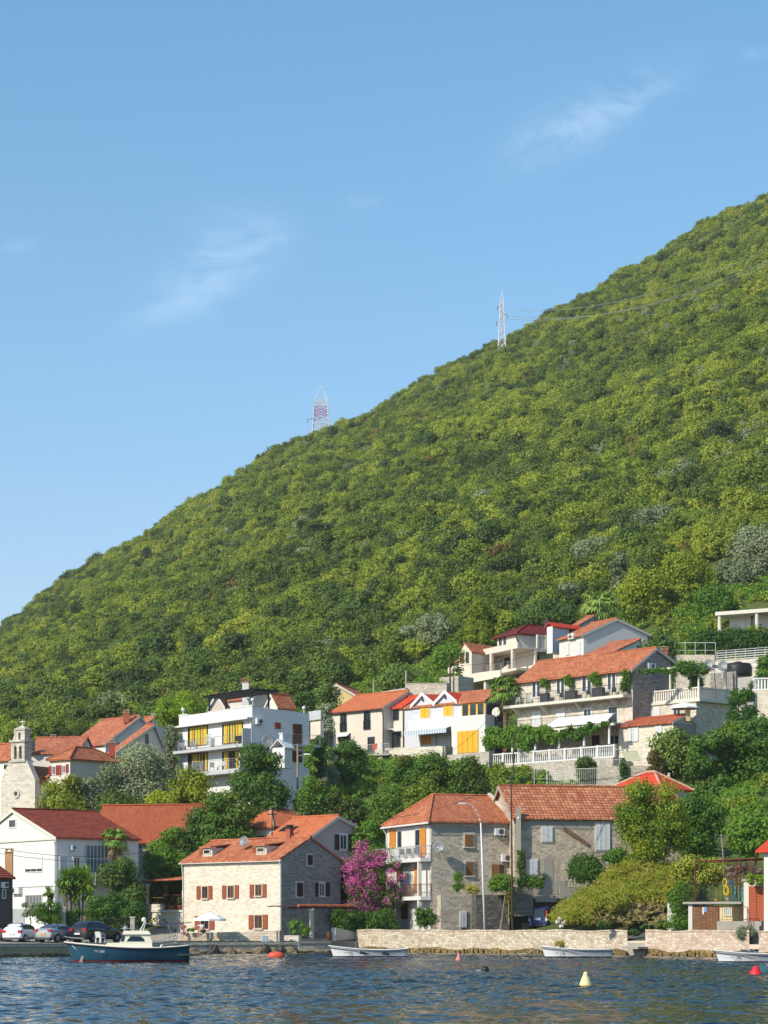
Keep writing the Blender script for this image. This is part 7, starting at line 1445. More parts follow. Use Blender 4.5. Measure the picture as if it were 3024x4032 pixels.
def hullmat(name,upper,lower,boot,zsplit=.06,strip=None):
    m,nt,out=newmat(name); p=N(nt,'ShaderNodeSeparateXYZ'); g=N(nt,'ShaderNodeNewGeometry'); L(nt,g.outputs['Position'],p.inputs[0])
    st=[(0,lower),(.02,lower)]
    mr=N(nt,'ShaderNodeMapRange'); mr.inputs['From Min'].default_value=-.5; mr.inputs['From Max'].default_value=1.5; L(nt,p.outputs[2],mr.inputs[0])
    z=lambda v:(v+.5)/2
    cr=N(nt,'ShaderNodeValToRGB'); cr.color_ramp.interpolation='CONSTANT'; e=cr.color_ramp.elements; stops=[(0,lower),(z(zsplit),boot),(z(zsplit+.05),upper)]
    while len(e)<len(stops): e.new(.5)
    for el,(q,cc) in zip(e,stops): el.position=q; el.color=(*cc,1)
    L(nt,mr.outputs[0],cr.inputs[0]); nz=noise(nt,g.outputs['Position'],1.5,4)
    principled(nt,out,mixc(nt,ramp(nt,nz,[(.4,0.0),(.8,.3)]),cr.outputs[0],mul(upper,.6)),.3,None,0,.4); return m
def letters(parent,txt,pos,size,ax,m,name='registration'):
    cu=bpy.data.curves.new(name,'FONT'); cu.body=txt; cu.size=size; cu.extrude=.006; cu.materials.append(m); tmp=bpy.data.objects.new('tmp',cu); COL.objects.link(tmp); bpy.context.view_layer.update(); me=bpy.data.meshes.new_from_object(tmp.evaluated_get(bpy.context.evaluated_depsgraph_get())); bpy.data.objects.remove(tmp); me.name=name; me.materials.clear(); me.materials.append(m); o=bpy.data.objects.new(name,me); COL.objects.link(o)
    ax=Vector(ax).normalized(); Z=Vector((0,0,1)); nrm=ax.cross(Z); M=Matrix((( ax.x,0*Z.x,nrm.x,pos[0]),(ax.y,0,nrm.y,pos[1]),(0,1,0,pos[2]),(0,0,0,1)))
    r=parent
    while r.parent: r=r.parent
    o.parent=parent; o.matrix_basis=r.matrix_basis.inverted()@M; return o
# ---- blue cabin boat
bw0,bw1=285,748; dB=145.0; cB=Vector((((bw0+bw1)/2-CX)/F*dB,dB,0)); LB=(bw1-bw0)/F*dB*.985
t=thing('cabin_boat','dark blue cabin boat with a cream wheelhouse moored at the quay','boat',cB)
bl=hullmat('blue_hull',(.024,.085,.14),(.38,.02,.035),(.03,.04,.05),.10); hl,top,sec,sd,ax,Z=hull(t,cB,(-1,-.10,0),LB,2.5,1.22,.86,1.02,.4,bl,rake=.55,transom=.72)
CRM=plain('cream_gelcoat',(.74,.70,.56),.35,0,.05,1,.4); NAVY=plain('navy_rail',(.02,.025,.04),.5)
gm=MB(); n=20
for side in (1,-1): gm.tube([top(i/n,side,.0) for i in range(n+1)],.05,6)
mesh('rub_rail',gm,NAVY,hl); gm=MB()
for side in (1,-1): gm.tube([top(i/n,side,.075,.02) for i in range(n+1)],.045,6)
mesh('toe_rail',gm,CRM,hl)
dv=[];df=[]
for i in range(n+1): dv+= [top(i/n,1,.03,.03),top(i/n,-1,.03,.03)]
for i in range(n): df.append((2*i,2*i+2,2*i+3,2*i+1))
mesh('deck',MB().add(dv,df),CRM,t)
def Bp(f,y,z): return cB+ax*((f-.5)*LB)+sd*y+Z*z
def bf(px): return .5-((px-CX)/F*dB-cB.x)/(LB)   # fraction along for a photo column (bow to the left)
def bz(py): return EYE+(HY-py)/F*dB
X=lambda x:bf(280+x/3.072); Y=lambda y:bz(3580+y/3.072)
dk=.9
# trunk cabin and wheelhouse
def cab(f0,f1,g0,g1,z0,z1,hw0,hw1,m,name,parent=t): return mesh(name,MB().hexa([Bp(f0,-hw0,z0),Bp(f1,-hw0,z0),Bp(f1,hw0,z0),Bp(f0,hw0,z0),Bp(g0,-hw1,z1),Bp(g1,-hw1,z1),Bp(g1,hw1,z1),Bp(g0,hw1,z1)]),m,parent)
cab(X(985),X(395),X(975),X(440),Y(470),Y(405),.92,.85,CRM,'trunk_cabin')
wh=cab(X(985),X(590),X(945),X(640),Y(404),Y(305),.85,.74,CRM,'wheelhouse'); cab(X(965),X(622),X(935),X(640),Y(304),Y(262),.86,.78,CRM,'wheelhouse_roof',wh)
for sg in (1,-1):
    y0=.815*sg; q=[(X(672),Y(388)),(X(890),Y(388)),(X(878),Y(355)),(X(845),Y(330)),(X(720),Y(327))]
    hwz=lambda z:.85+(.74-.85)*(z-Y(404))/(Y(305)-Y(404))+.012
    pts=[Bp(f,sg*hwz(z),z) for f,z in q]; mesh('side_window',MB().slab(pts if sg<0 else pts[::-1],.01),CARGL,wh)
    q=[(X(600),Y(388)),(X(640),Y(388)),(X(655),Y(318)),(X(635),Y(318))]; pts=[Bp(f,sg*hwz(z),z) for f,z in q]; mesh('fore_window',MB().slab(pts if sg<0 else pts[::-1],.01),CARGL,wh)
pt=MB(); 
for sg in (1,-1): mesh('porthole',MB().hexa([Bp(X(560),sg*.88,Y(466)),Bp(X(505),sg*.88,Y(466)),Bp(X(505),sg*.94,Y(466)),Bp(X(560),sg*.94,Y(466)),Bp(X(560),sg*.88,Y(450)),Bp(X(505),sg*.88,Y(450)),Bp(X(505),sg*.93,Y(450)),Bp(X(560),sg*.93,Y(450))]),M_GUT,t)
mb=MB(); 
for sg in (1,-1): mb.tube([Bp(X(835),sg*.35,Y(262)),Bp(X(890),sg*.35,Y(150))],.04,6); mb.tube([Bp(X(870),sg*.35,Y(262)),Bp(X(905),sg*.35,Y(150))],.03,6)
mb.cyl(Bp(X(895),-.4,Y(150)),Bp(X(895),.4,Y(150)),.05,None,6); mesh('radar_arch',mb,M_WHITE,t); mesh('navigation_lamp',MB().lathe(Bp(X(880),0,Y(150)),[(.12,0),(.16,.08),(.14,.2),(.04,.28)],10),M_WHITE,t)
aw=MB(); aw.vslab([Bp(X(960),-1.0,Y(182)),Bp(X(1450),-.95,Y(158)),Bp(X(1450),.95,Y(158)),Bp(X(960),1.0,Y(182))],.05); mesh('cockpit_awning',aw,plain('navy_awning',(.05,.05,.12),.8),t)
mb=MB()
for sg in (1,-1): mb.tube([Bp(X(1160),sg*.95,Y(180)),Bp(X(1255),sg*1.0,Y(395))],.018,5); mb.tube([Bp(X(1310),sg*.95,Y(170)),Bp(X(1270),sg*1.0,Y(410))],.018,5); mb.tube([Bp(X(905),sg*.5,Y(170)),Bp(X(960),sg*1.0,Y(182))],.018,5)
mesh('awning_frame',mb,M_STEEL,t)
mb=MB()
for sg in (1,-1): mb.tube([Bp(X(1070),sg*1.0,Y(465)),Bp(X(1095),sg*1.0,Y(428)),Bp(X(1400),sg*.98,Y(402)),Bp(X(1420),sg*.95,Y(435))],.022,5); mb.tube([top(.86,sg,.05,.05),top(.88,sg,.42,.05),top(.97,sg,.40,.02),top(1.0,0,.42,0)],.022,5)
mesh('pulpit_rail',mb,M_STEEL,t); letters(t,'TV 1260',Bp(X(285),1.03,Y(520)),.19,-ax,PLATE)
rg=t.children[-1]
ob=mesh('swim_platform',MB().cyl(Bp(X(1290),1.1,Y(560)),Bp(X(1540),.9,Y(546)),.10,.07,8),plain('dark_green_fender',(.03,.06,.06),.6),t); rp=MB(); rp.tube([top(.965,1,.08),Bp(X(140),.3,Y(560)),Bp(X(110),.5,-.05)],.022,5); rp.tube([top(.965,1,.08),Bp(X(155),.3,Y(560)),Bp(X(135),.5,-.05)],.022,5); mesh('mooring_rope',rp,M_CREAMW,t)
# ---- white rowing boats
def rowboat(label,px0,px1,d,bow,stripe,boot,reg,heights,extras=None):
    c=Vector((((px0+px1)/2-CX)/F*d,d,0)); L_=(px1-px0)/F*d*.98; t=thing('rowing_boat',label,'boat',c,0)
    wm=hullmat('white_hull_'+reg.replace(' ','_'),(.74,.74,.76),boot,boot,.02); h,top,sec,sd,ax,Z=hull(t,c,(-1,bow,0),L_,1.75,*heights,.18,wm,rake=.35,transom=.70)
    n=18; gm=MB()
    for side in (1,-1): gm.tube([top(i/n,side,.0) for i in range(n+1)],.04,6)
    gm.tube([top(0,1),top(0,-1)],.04,6); mesh('gunwale',gm,M_WHITE,h); gm=MB()
    for side in (1,-1): gm.tube([top(i/n,side,-.13,-.012) for i in range(n+1)],.022,5)
    mesh('rub_strake',gm,stripe,h)
    dv=[];df=[]; 
    for i in range(n+1): 
        for s_ in (1,-1): q=top(i/n,s_,0,.07); dv.append(Vector((q.x,q.y,.12)))
    for i in range(n): df.append((2*i,2*i+2,2*i+3,2*i+1))
    mesh('floor',MB().add(dv,df),M_GREYW,t)
    for f in (.2,.45,.68): a=top(f,1,-.12,.06); b=top(f,-1,-.12,.06); mesh('thwart',MB().box((a+b)/2,(.26,(a-b).length,.04),0),M_CREAMW,t)
    a=top(.9,1,.02,.02); mesh('foredeck',MB().add([top(.82,1,.02,.02),top(.91,1,.03,.02),top(1,0,.03),top(.91,-1,.03,.02),top(.82,-1,.02,.02)],[(0,1,2,3,4)]),M_WHITE,t)
    b_,sh,dr=sec(.80); letters(t,reg,c+ax*(.36*L_)+sd*(b_*.95+.05)+Z*(sh*.42),.19,-ax,M_DGREY)
    return t,top,c,ax,sd,L_
t,top,c,ax,sd,L_=rowboat('long white rowing boat with a navy stripe and red bow keel beside the quay step',1310,1608,166,-.06,NAVY,(.36,.015,.03),'TV 849',(.86,.56,.66))
for f in (.60,.30): q=top(f,1,-.22,-.08); mesh('fender',MB().lathe(q-Vector((.0,0,.0)),[(.03,-.02),(.09,.02),(.1,.12),(.04,.18)],8) if False else MB().cyl(q+ax*.28,q-ax*.22-Vector((0,0,.1)),.10,.07,8),NAVY,t)
t,top,c,ax,sd,L_=rowboat('white rowing boat with a rusty waterline moored by the grass tufted seawall',2143,2412,164,-.08,NAVY,(.22,.13,.04),'TV 1262',(.85,.60,.62))
mesh('outboard_bracket',MB().box(c-ax*(L_*.49)+Vector((0,0,.42)),(.2,.4,.5)),M_DGREY,t); mesh('mooring_rope',MB().tube([top(1,0,0),top(1,0,0)+Vector((-.9,1.5,-.55)),top(1,0,0)+Vector((-1.4,3.5,-.6))],.015,4),M_CREAMW,t)
t,top,c,ax,sd,L_=rowboat('white rowing boat cut by the picture edge before the pink stone seawall',2828,3110,143,-.05,NAVY,(.60,.60,.62),'TV 1003',(.80,.56,.60))
mesh('outboard_motor',MB().hexa([c+ax*.6+Vector(v) for v in ((-.3,-.3,.45),(.3,-.3,.45),(.3,.3,.45),(-.3,.3,.45),(-.2,-.2,.85),(.2,-.2,.8),(.2,.2,.8),(-.2,.2,.85))]),M_DGREY,t); 
# teal bow at the edge
cT=Vector(((3085-CX)/F*112,112,0)); t=thing('teal_boat','teal boat bow just entering the picture edge beside the red buoy','boat',cT); hull(t,cT,(-1,-.1,0),2.2,1.2,.42,.36,.40,.15,plain('teal_hull',(.06,.16,.19),.3),rake=.2)
mesh('gunwale',MB().box(cT+Vector((0,0,.40)),(1.5,.9,.04)),M_WHITE,t)
# ---- buoys
def buoy(px,py,label,cat,prof,m,rot=None,extra=None):
    d=EYE*F/(py-HY); c=Vector(((px-CX)/F*d,d,0)); s=d/F; t=thing('buoy',label,cat,c); mesh('float',MB().lathe(c,[(r*s,z*s) for r,z in prof],16),m,t,True); 
    if extra: extra(t,c,s)
    return t
YB=plain('cream_yellow_buoy',(.76,.68,.34),.5,0,.1); YBD=plain('yellow_buoy_base',(.62,.42,.05),.5)
def eye(t,c,s): mesh('top_eye',MB().cyl(c+Vector((-6*s,-5*s,46*s)),c+Vector((6*s,-5*s,46*s)),5*s,None,8),M_DGREY,t); mesh('waterline_band',MB().lathe(c,[(24.3*s,-4*s),(25.6*s,0),(25.6*s,6*s),(24.9*s,9*s)],16),YBD,t,True)
buoy(2306,3886,'cream yellow cone buoy floating alone in open water','buoy',[(20,-14),(24,-4),(25,2),(24,12),(17,32),(9,50),(8,55),(5,59),(1,60)],YB,extra=eye)
def ring_(t,c,s): mesh('lifting_ring',MB().cyl(c+Vector((0,0,30*s)),c+Vector((0,0,36*s)),2*s,None,6),M_STEEL,t)
buoy(1806,3782,'small pink cone buoy off the long seawall','buoy',[(8,-6),(11,-1),(11,6),(6,16),(3,26),(2,31)],plain('pink_buoy',(.72,.24,.20),.5),extra=ring_)
def lash(t,c,s): mesh('rope_lashing',MB().cyl(c+Vector((28*s,0,8*s)),c+Vector((33*s,0,9*s)),6*s,None,8),M_RUST,t)
d=EYE*F/(3771-HY); c=Vector(((1086-CX)/F*d,d,0)); s=d/F; t=thing('buoy','fat orange red mooring buoy lying on its side by the stone ledge','buoy',c); mb=MB(); 
vs=[];fs=[]; n=12
for x,r in ((-31,4),(-27,13),(-14,18),(4,20),(18,18),(28,12),(32,5)):
    for k in range(n): a=2*math.pi*k/n; vs.append(c+Vector((x*s,r*s*math.cos(a),6*s+r*s*math.sin(a)*.95)))
for i in range(6):
    for k in range(n): fs.append((i*n+k,i*n+(k+1)%n,(i+1)*n+(k+1)%n,(i+1)*n+k))
fs+=[tuple(range(n)),tuple(range(6*n,7*n))]; mb.add(vs,fs); mesh('float',mb,plain('orange_buoy',(.62,.085,.04),.45,0,.1),t,True); lash(t,c,s)
d=EYE*F/(3828-HY); c=Vector(((1901-CX)/F*d,d,0)); s=d/F; t=thing('buoy','black and grey old fender drifting low in the water','buoy',c); mesh('float',MB().lathe(c+Vector((10*s,0,0)),[(10*s,-6*s),(15*s,2*s),(15*s,14*s),(9*s,22*s),(2*s,24*s)],12),M_BLACK,t,True); mesh('fender_tail',MB().lathe(c+Vector((-14*s,0,0)),[(10*s,-4*s),(15*s,1*s),(11*s,8*s),(2*s,11*s)],12),plain('grey_fender',(.20,.21,.19),.6),t,True)
def ring2(t,c,s): mesh('lifting_ring',MB().cyl(c+Vector((-6*s,0,34*s)),c+Vector((-4*s,0,40*s)),3*s,None,6),M_BLACK,t)
buoy(2976,3838,'bright red cone buoy beside the teal boat bow','buoy',[(22,-8),(27,-1),(25,6),(14,24),(6,34),(2,37)],plain('red_buoy',(.62,.02,.03),.45,0,.1),extra=ring2)
buoy(2276,3801,'small dark red float awash beyond the yellow buoy','buoy',[(10,-4),(13,0),(10,6),(3,9)],plain('dark_red_float',(.22,.04,.03),.6))
# ================================================================== people
SKIN=plain('skin',(.52,.30,.21),.6,0,.1); HAIR=plain('dark_hair',(.03,.02,.016),.7)
def skinmesh(name,pts,edges,rad,m,parent,root=0,lv=1):
    me=bpy.data.meshes.new(name); r=parent
    while r.parent: r=r.parent
    inv=r.matrix_basis.inverted(); me.from_pydata([tuple(inv@Vector(p)) for p in pts],edges,[]); me.materials.append(m); o=bpy.data.objects.new(name,me); COL.objects.link(o); o.parent=parent
    o.modifiers.new('skin','SKIN'); 
    if not me.skin_vertices: me.skin_vertices.new()
    for i,v in enumerate(me.skin_vertices[0].data): v.radius=(rad[i] if hasattr(rad[i],'__len__') else (rad[i],rad[i])); v.use_root=(i==root)
    s=o.modifiers.new('smooth','SUBSURF'); s.levels=lv; s.render_levels=lv
    return o
def person(label,seat,face,lean,shirt,trouser,arm='lap',hair_len=.1):
    """seated figure; seat = hip point, face = direction faced (xy)"""
    t=thing('person',label,'person',(seat[0],seat[1],seat[2]-.1)); f=Vector((face[0],face[1],0)).normalized(); r=Vector((f.y,-f.x,0)); Z=Vector((0,0,1)); b=Vector(seat)
    P=lambda x,y,z:b+r*x+f*y+Z*z
    ln=lean; pel=P(0,0,.08); wst=P(0,.02+ln*.3,.28); chs=P(0,.02+ln*.75,.46); nk=P(0,.03+ln,.60); hd0=P(0,.05+ln*1.05,.68); hd1=P(0,.06+ln*1.1,.78); hd2=P(0,.05+ln*1.12,.86)
    pts=[pel,wst,chs,nk,hd0,hd1,hd2]; E_=[(0,1),(1,2),(2,3),(3,4),(4,5),(5,6)]; rad=[(.155,.11),(.135,.095),(.165,.105),.055,.062,(.078,.095),(.06,.07)]
    for sg in (1,-1):
        i=len(pts); sh=P(sg*.19,.02+ln*.85,.53); el=P(sg*.27,.10+ln,.28) if arm=='lap' or sg<0 else P(sg*.42,.25+ln,.44); wr=P(sg*.14,.33+ln*.6,.17) if arm=='lap' or sg<0 else P(sg*.60,.42+ln,.34); hand=wr+(wr-el).normalized()*.07
        pts+= [sh,el,wr,hand]; E_+=[(2,i),(i,i+1),(i+1,i+2),(i+2,i+3)]; rad+=[.062,.042,.028,(.034,.018)]
        d=(wr-el).normalized(); side=d.cross(Z).normalized()
        for k,(o_,l_) in enumerate(((-.027,.065),(-.009,.078),(.009,.072),(.026,.055))):
            j=len(pts); a=hand+side*o_; pts+=[a+d*l_*.5,a+d*l_-Z*.02]; E_+=[(i+3,j),(j,j+1)]; rad+=[.009,.008]
        j=len(pts); pts+=[wr+side*(-.04*sg)+d*.04,wr+side*(-.055*sg)+d*.075]; E_+=[(i+2,j),(j,j+1)]; rad+=[.011,.009]
        i=len(pts); hp=P(sg*.10,.04,.05); kn=P(sg*.13,.46,.06); an=P(sg*.12,.50,-.36); toe=P(sg*.13,.64,-.41); pts+=[hp,kn,an,toe]; E_+=[(0,i),(i,i+1),(i+1,i+2),(i+2,i+3)]; rad+=[.10,.065,.04,(.04,.03)]
    skinmesh('body',pts,E_,rad,SKIN,t)
    sp=[pel,wst,chs,P(0,.03+ln*.95,.565)]; se=[(0,1),(1,2),(2,3)]; sr=[(.19,.145),(.17,.135),(.20,.145),(.12,.09)]
    for sg in (1,-1): i=len(sp); sh=P(sg*.19,.02+ln*.85,.53); el=P(sg*.24,.07+ln*.95,.37) if arm=='lap' or sg<0 else P(sg*.33,.15+ln,.48); sp+=[sh,el]; se+=[(2,i),(i,i+1)]; sr+=[.085,.072]
    skinmesh('shirt',sp,se,sr,shirt,t)
    tp=[P(0,0,.07)]; te=[]; tr=[(.17,.13)]
    for sg in (1,-1): i=len(tp); tp+=[P(sg*.10,.05,.05),P(sg*.13,.44,.06)]; te+=[(0,i),(i,i+1)]; tr+=[.125,.09]
    skinmesh('trousers',tp,te,tr,trouser,t)
    hp=[P(0,.02+ln*1.08,.74),P(0,.035+ln*1.1,.84),P(0,.07+ln*1.12,.875)]+([P(0,-.03+ln,.74-hair_len)] if hair_len>.12 else [])
    skinmesh('hair',hp,[(0,1),(1,2)]+([(0,3)] if len(hp)>3 else []),[(.082,.07),(.085,.09),(.06,.06)]+([.055] if len(hp)>3 else []),HAIR,t)
    hd=hd1; k=MB()
    for sg in (1,-1): mesh('eye',MB().lathe(hd+f*.088+r*(sg*.03)+Z*.005-Z*.008,[(.004,0),(.009,.008),(.004,.016)],6),M_BLACK,t)
    mesh('nose',MB().hexa([hd+f*.085+r*x+Z*z+f*y for x,y,z in ((-.016,0,-.035),(.016,0,-.035),(.016,.025,-.035),(-.016,.025,-.035),(-.006,0,.01),(.006,0,.01),(.006,.008,.01),(-.006,.008,.01))]),SKIN,t)
    mesh('mouth',MB().box(hd+f*.086-Z*.055,(.04,.01,.008),math.atan2(r.y,r.x)),plain('lips',(.35,.12,.10),.5),t); return t
w1=W(*c3(482,655),192.3); zw=W(*c3(482,650),192.3).z
person('person in a pink top and pale patterned trousers sitting on the garden wall, hair dark',(w1.x,w1.y,zw+.05),(.35,-.93),.02,plain('pink_top',(.50,.20,.17),.9,0,.25,8),plain('pale_patterned_cloth',(.50,.53,.58),.9,0,.5,14),'lap',.2)
w2=W(*c3(700,645),191.4); person('person in a pale grey shirt leaning forward under the white parasol',(w2.x,w2.y,w2.z+.05),(-.75,-.66),.22,plain('pale_grey_shirt',(.58,.60,.64),.9,0,.12,6),plain('dark_trousers',(.06,.065,.08),.9),'reach',.1)
# ================================================================== garden trees and shrubs
z1=Zm(0,2700,1.659); z2=Zm(600,2600,2.37); z3=Zm(1200,2600,2.074); z4=Zm(1700,2300,2.074); z5=Zm(1900,2600,1.843); z6=Zm(2300,2200,2.291)
LV.update({'fig':leaf('fig_leaves',(.035,.065,.014),(.075,.115,.022),(.13,.17,.04),.25,.05,.3),'lush':leaf('lush_leaves',(.022,.055,.010),(.05,.10,.014),(.10,.16,.02),.3,.05,.3),
 'pine':leaf('bright_pine_needles',(.07,.125,.008),(.115,.175,.011),(.16,.21,.018),.2,.05,.3),'gold':leaf('golden_leaves',(.085,.12,.010),(.155,.185,.014),(.24,.225,.022),.35,.05,.3),'vine':leaf('vine_leaves',(.03,.075,.010),(.075,.14,.016),(.13,.20,.03),.35,.05,.3),
 'dry':leaf('dry_grass_blades',(.13,.135,.02),(.21,.20,.036),(.28,.25,.07),.3,.05,.4,.8),'straw':leaf('straw_stems',(.12,.10,.035),(.175,.14,.06),(.23,.19,.095),.1,.05,.4,.9),'magenta':leaf('bougainvillea_bracts',(.23,.04,.15),(.31,.04,.225),(.30,.11,.21),.3,.05,.5),
 'palm':leaf('palm_fronds',(.05,.09,.014),(.09,.15,.022),(.16,.21,.05),.25,.05,.3),'deadp':leaf('dead_fronds',(.11,.075,.032),(.15,.11,.05),(.18,.14,.075),.2,.05,.3),'brown':leaf('bare_twigs',(.10,.07,.055),(.15,.11,.09),(.20,.15,.12),.1,.05,.3)})
SEED=[100]; SKIRT={'garden_tree','slope_bush','leafy_tree','olive_tree','magnolia_tree','ivy_tree','fig_tree','hillside_tree','garden_bush','orange_tree','wall_shrub'}
def addleaf(parent,name,v,f,m,origin=None):
    """leaf mesh in world coordinates, stored relative to the parent's frame"""
    M=parent.matrix_basis.inverted() if parent is not None else Matrix.Identity(4); A_=np.array(M); v=v@A_[:3,:3].T+A_[:3,3]
    o=bpy.data.objects.new(name,leafmesh(name,v,f,m)); COL.objects.link(o)
    if parent is not None: o.parent=parent
    return o
def plant(name,label,cat,px0,py0,px1,py1,d,kind='hill',n=14,leaf_s=.32,shape='dome',dep=.8,trunk=True,group=None,r=(.3,.5),up=.3,k=.5,asp=.6,droop=0,extra=None,base_z=None,jit=.7):
    SEED[0]+=1; s=SEED[0]; a=W(px0,py0,d); b=W(px1,py1,d); w=b.x-a.x; h=a.z-b.z; cx=(a.x+b.x)/2; zb=b.z; g0=gz(cx,d)
    if d>=196 and name in SKIRT and zb>g0: zb=max(g0,zb-3.5); h=a.z-zb
    dd=min(w,h*1.6)*dep
    zg=gz(cx,d) if base_z is None else base_z; zbase=min(zg,zb)
    t=thing(name,label,cat,(cx,d,zbase),0,group)
    mr=min(w,h*1.2)*(r[0]+r[1])/4; n=min(120,max(n,int((2.4 if shape=='box' else 2.0)*w*h/(math.pi*mr*mr))))
    bl=[(x+cx,y+d,z+zb,*q) for x,y,z,*q in blobset(w,dd,h,n,s,r,0.0,shape)]
    v,f=crown(bl,63/leaf_s**2*k*.8,leaf_s,s,up,jit,asp,droop,core=.6); addleaf(t,'foliage' if cat in('shrub','hedge','vine','plant') else 'crown',v,f,LV[kind])
    if extra:
        kk,fr_=extra; e=[q_ for q_ in bl if random.Random(int(q_[0]*997+q_[2]*131)).random()<fr_]; v,f=crown([(x,y-.1,z,rx*1.03,ry*1.03,rz*1.03) for x,y,z,rx,ry,rz in e],63/leaf_s**2*k*.5,leaf_s*.95,s+5000,up,jit,asp,0,0); addleaf(t,'autumn_leaves' if kk!='magenta' else 'blossom',v,f,LV[kk])
    if trunk: mesh('trunk',trunkmb(max(zb-zbase,0)+h*.55,max(.05,min(.22,h*.035)),w*.22,s,4,(cx,d,zbase-.2)),BARK,t)
    return t
def frond_fan(c,n,length,seed,spread=(-.5,1.1),blades=11,wid=.055,petiole=.45,cup=.9,drop=.25):
    g=np.random.default_rng(seed); V=[];Fc=[]; k=0
    for i in range(n):
        az=i*2.399+g.uniform(-.2,.2); el=spread[0]+(spread[1]-spread[0])*((i+.5)/n)+g.uniform(-.12,.12); d=np.array([math.cos(az)*math.cos(el),math.sin(az)*math.cos(el),math.sin(el)])
        side=np.cross(d,[0,0,1]); side/=np.linalg.norm(side)+1e-9; up_=np.cross(side,d); L_=length*g.uniform(.8,1.1); p0=np.array(c); p1=p0+d*L_*petiole-np.array([0,0,drop*.1*L_])
        V+= [p0-side*.02,p0+side*.02,p1+side*.015,p1-side*.015]; Fc.append((k,k+1,k+2,k+3)); k+=4
        for j in range(blades):
            a=(j/(blades-1)-.5)*2*cup*1.35; bd=d*math.cos(a)+side*math.sin(a); bl=L_*(1-petiole)*(1-.25*abs(a)/1.3)*g.uniform(.9,1.08); tip=p1+bd*bl-np.array([0,0,drop*L_*g.uniform(.5,1.3)]); mid=p1+bd*bl*.55+up_*.02*L_
            q=np.cross(bd,up_); q/=np.linalg.norm(q)+1e-9; w_=wid*L_/1.2
            V+=[p1,mid+q*w_,tip,mid-q*w_]; Fc.append((k,k+1,k+2,k+3)); k+=4
    return np.array(V),np.array(Fc)
def palm(label,px,pytop,pybase,d,length,nfr=28,dead=0,thick=.2,lean=0):
    SEED[0]+=1; b=W(px,pybase,d); zg=gz(b.x,d); zb=min(b.z,zg) if zg<b.z else b.z; top=W(px+lean,pytop,d); t=thing('palm_tree',label,'palm',(b.x,d,zb))
    mb=MB(); h=top.z-zb; n=max(4,int(h/.22)); 
    for i in range(n):
        f=i/n; p=Vector((b.x,d,zb)).lerp(top,f); q=Vector((b.x,d,zb)).lerp(top,(i+.95)/n); mb.cyl(p,q,thick*(.85+.2*(i%2)),thick*1.12,9)
    mesh('trunk',mb,plain('palm_trunk',(.20,.11,.06),.95,0,.4,5),t); v,f=frond_fan(top+Vector((0,0,.05)),nfr,length,SEED[0]); addleaf(t,'crown',v,f,LV['palm'])
    if dead: v,f=frond_fan(top-Vector((0,0,.15)),dead,length*.85,SEED[0]+900,(-1.35,-.7),9,.05,.4,.7,.3); addleaf(t,'dead_fronds',v,f,LV['deadp'])
    return t
def rosette(c,n,length,seed,wid=.13,el=(-.5,1.35)):
    g=np.random.default_rng(seed); V=[];Fc=[];k=0
    for i in range(n):
        az=g.uniform(0,6.283); e=g.uniform(*el); d=np.array([math.cos(az)*math.cos(e),math.sin(az)*math.cos(e),math.sin(e)]); s=np.cross(d,[0,0,1]); s/=np.linalg.norm(s)+1e-9; L_=length*g.uniform(.75,1.1); p=np.array(c)
        m=p+d*L_*.5; tip=p+d*L_-np.array([0,0,.18*L_*(1-abs(e)/1.6)]); V+=[p-s*wid*.5,p+s*wid*.5,m+s*wid*.6,m-s*wid*.6,tip]; Fc+=[(k,k+1,k+2,k+3),(k+3,k+2,k+4,k+4)]; k+=5
    return np.array(V),np.array(Fc)
def yucca(label,heads,d,length=.75,n=70,name='yucca',m='palm',group=None,dead=True):
    SEED[0]+=1; xs=[h[0] for h in heads]; b=W(sum(xs)/len(xs),3690,d); zb=gz(b.x,d); t=thing(name,label,'plant',(b.x,d,zb),0,group); V=[];Fc=[];k=0; DV=[];DF=[];dk_=0
    for i,(px,py) in enumerate(heads):
        c=W(px,py,d+(i%3-1)*.35); root=Vector((b.x+(c.x-b.x)*.45,c.y,zb-.1)); mb=MB(); m_=root.lerp(c,.5)+Vector(((c.x-b.x)*.12,0,0)); mb.cyl(root,m_,.11,.085,7); mb.cyl(m_,c,.085,.07,7); mesh('stem',mb,plain('palm_trunk',(.20,.11,.06),.95,0,.4,5),t)
        v,f=rosette(c,n,length,SEED[0]*10+i); V.append(v);Fc.append(f+k);k+=len(v)
        if dead and i%2==0: v,f=rosette(c-Vector((0,0,.12)),22,length*.8,SEED[0]*10+i+500,.05,(-1.4,-.8)); DV.append(v);DF.append(f+dk_);dk_+=len(v)
    addleaf(t,'rosettes',np.concatenate(V),np.concatenate(Fc),LV[m]); 
    if DV: addleaf(t,'dead_leaves',np.concatenate(DV),np.concatenate(DF),LV['deadp'])
    return t
P_=plant
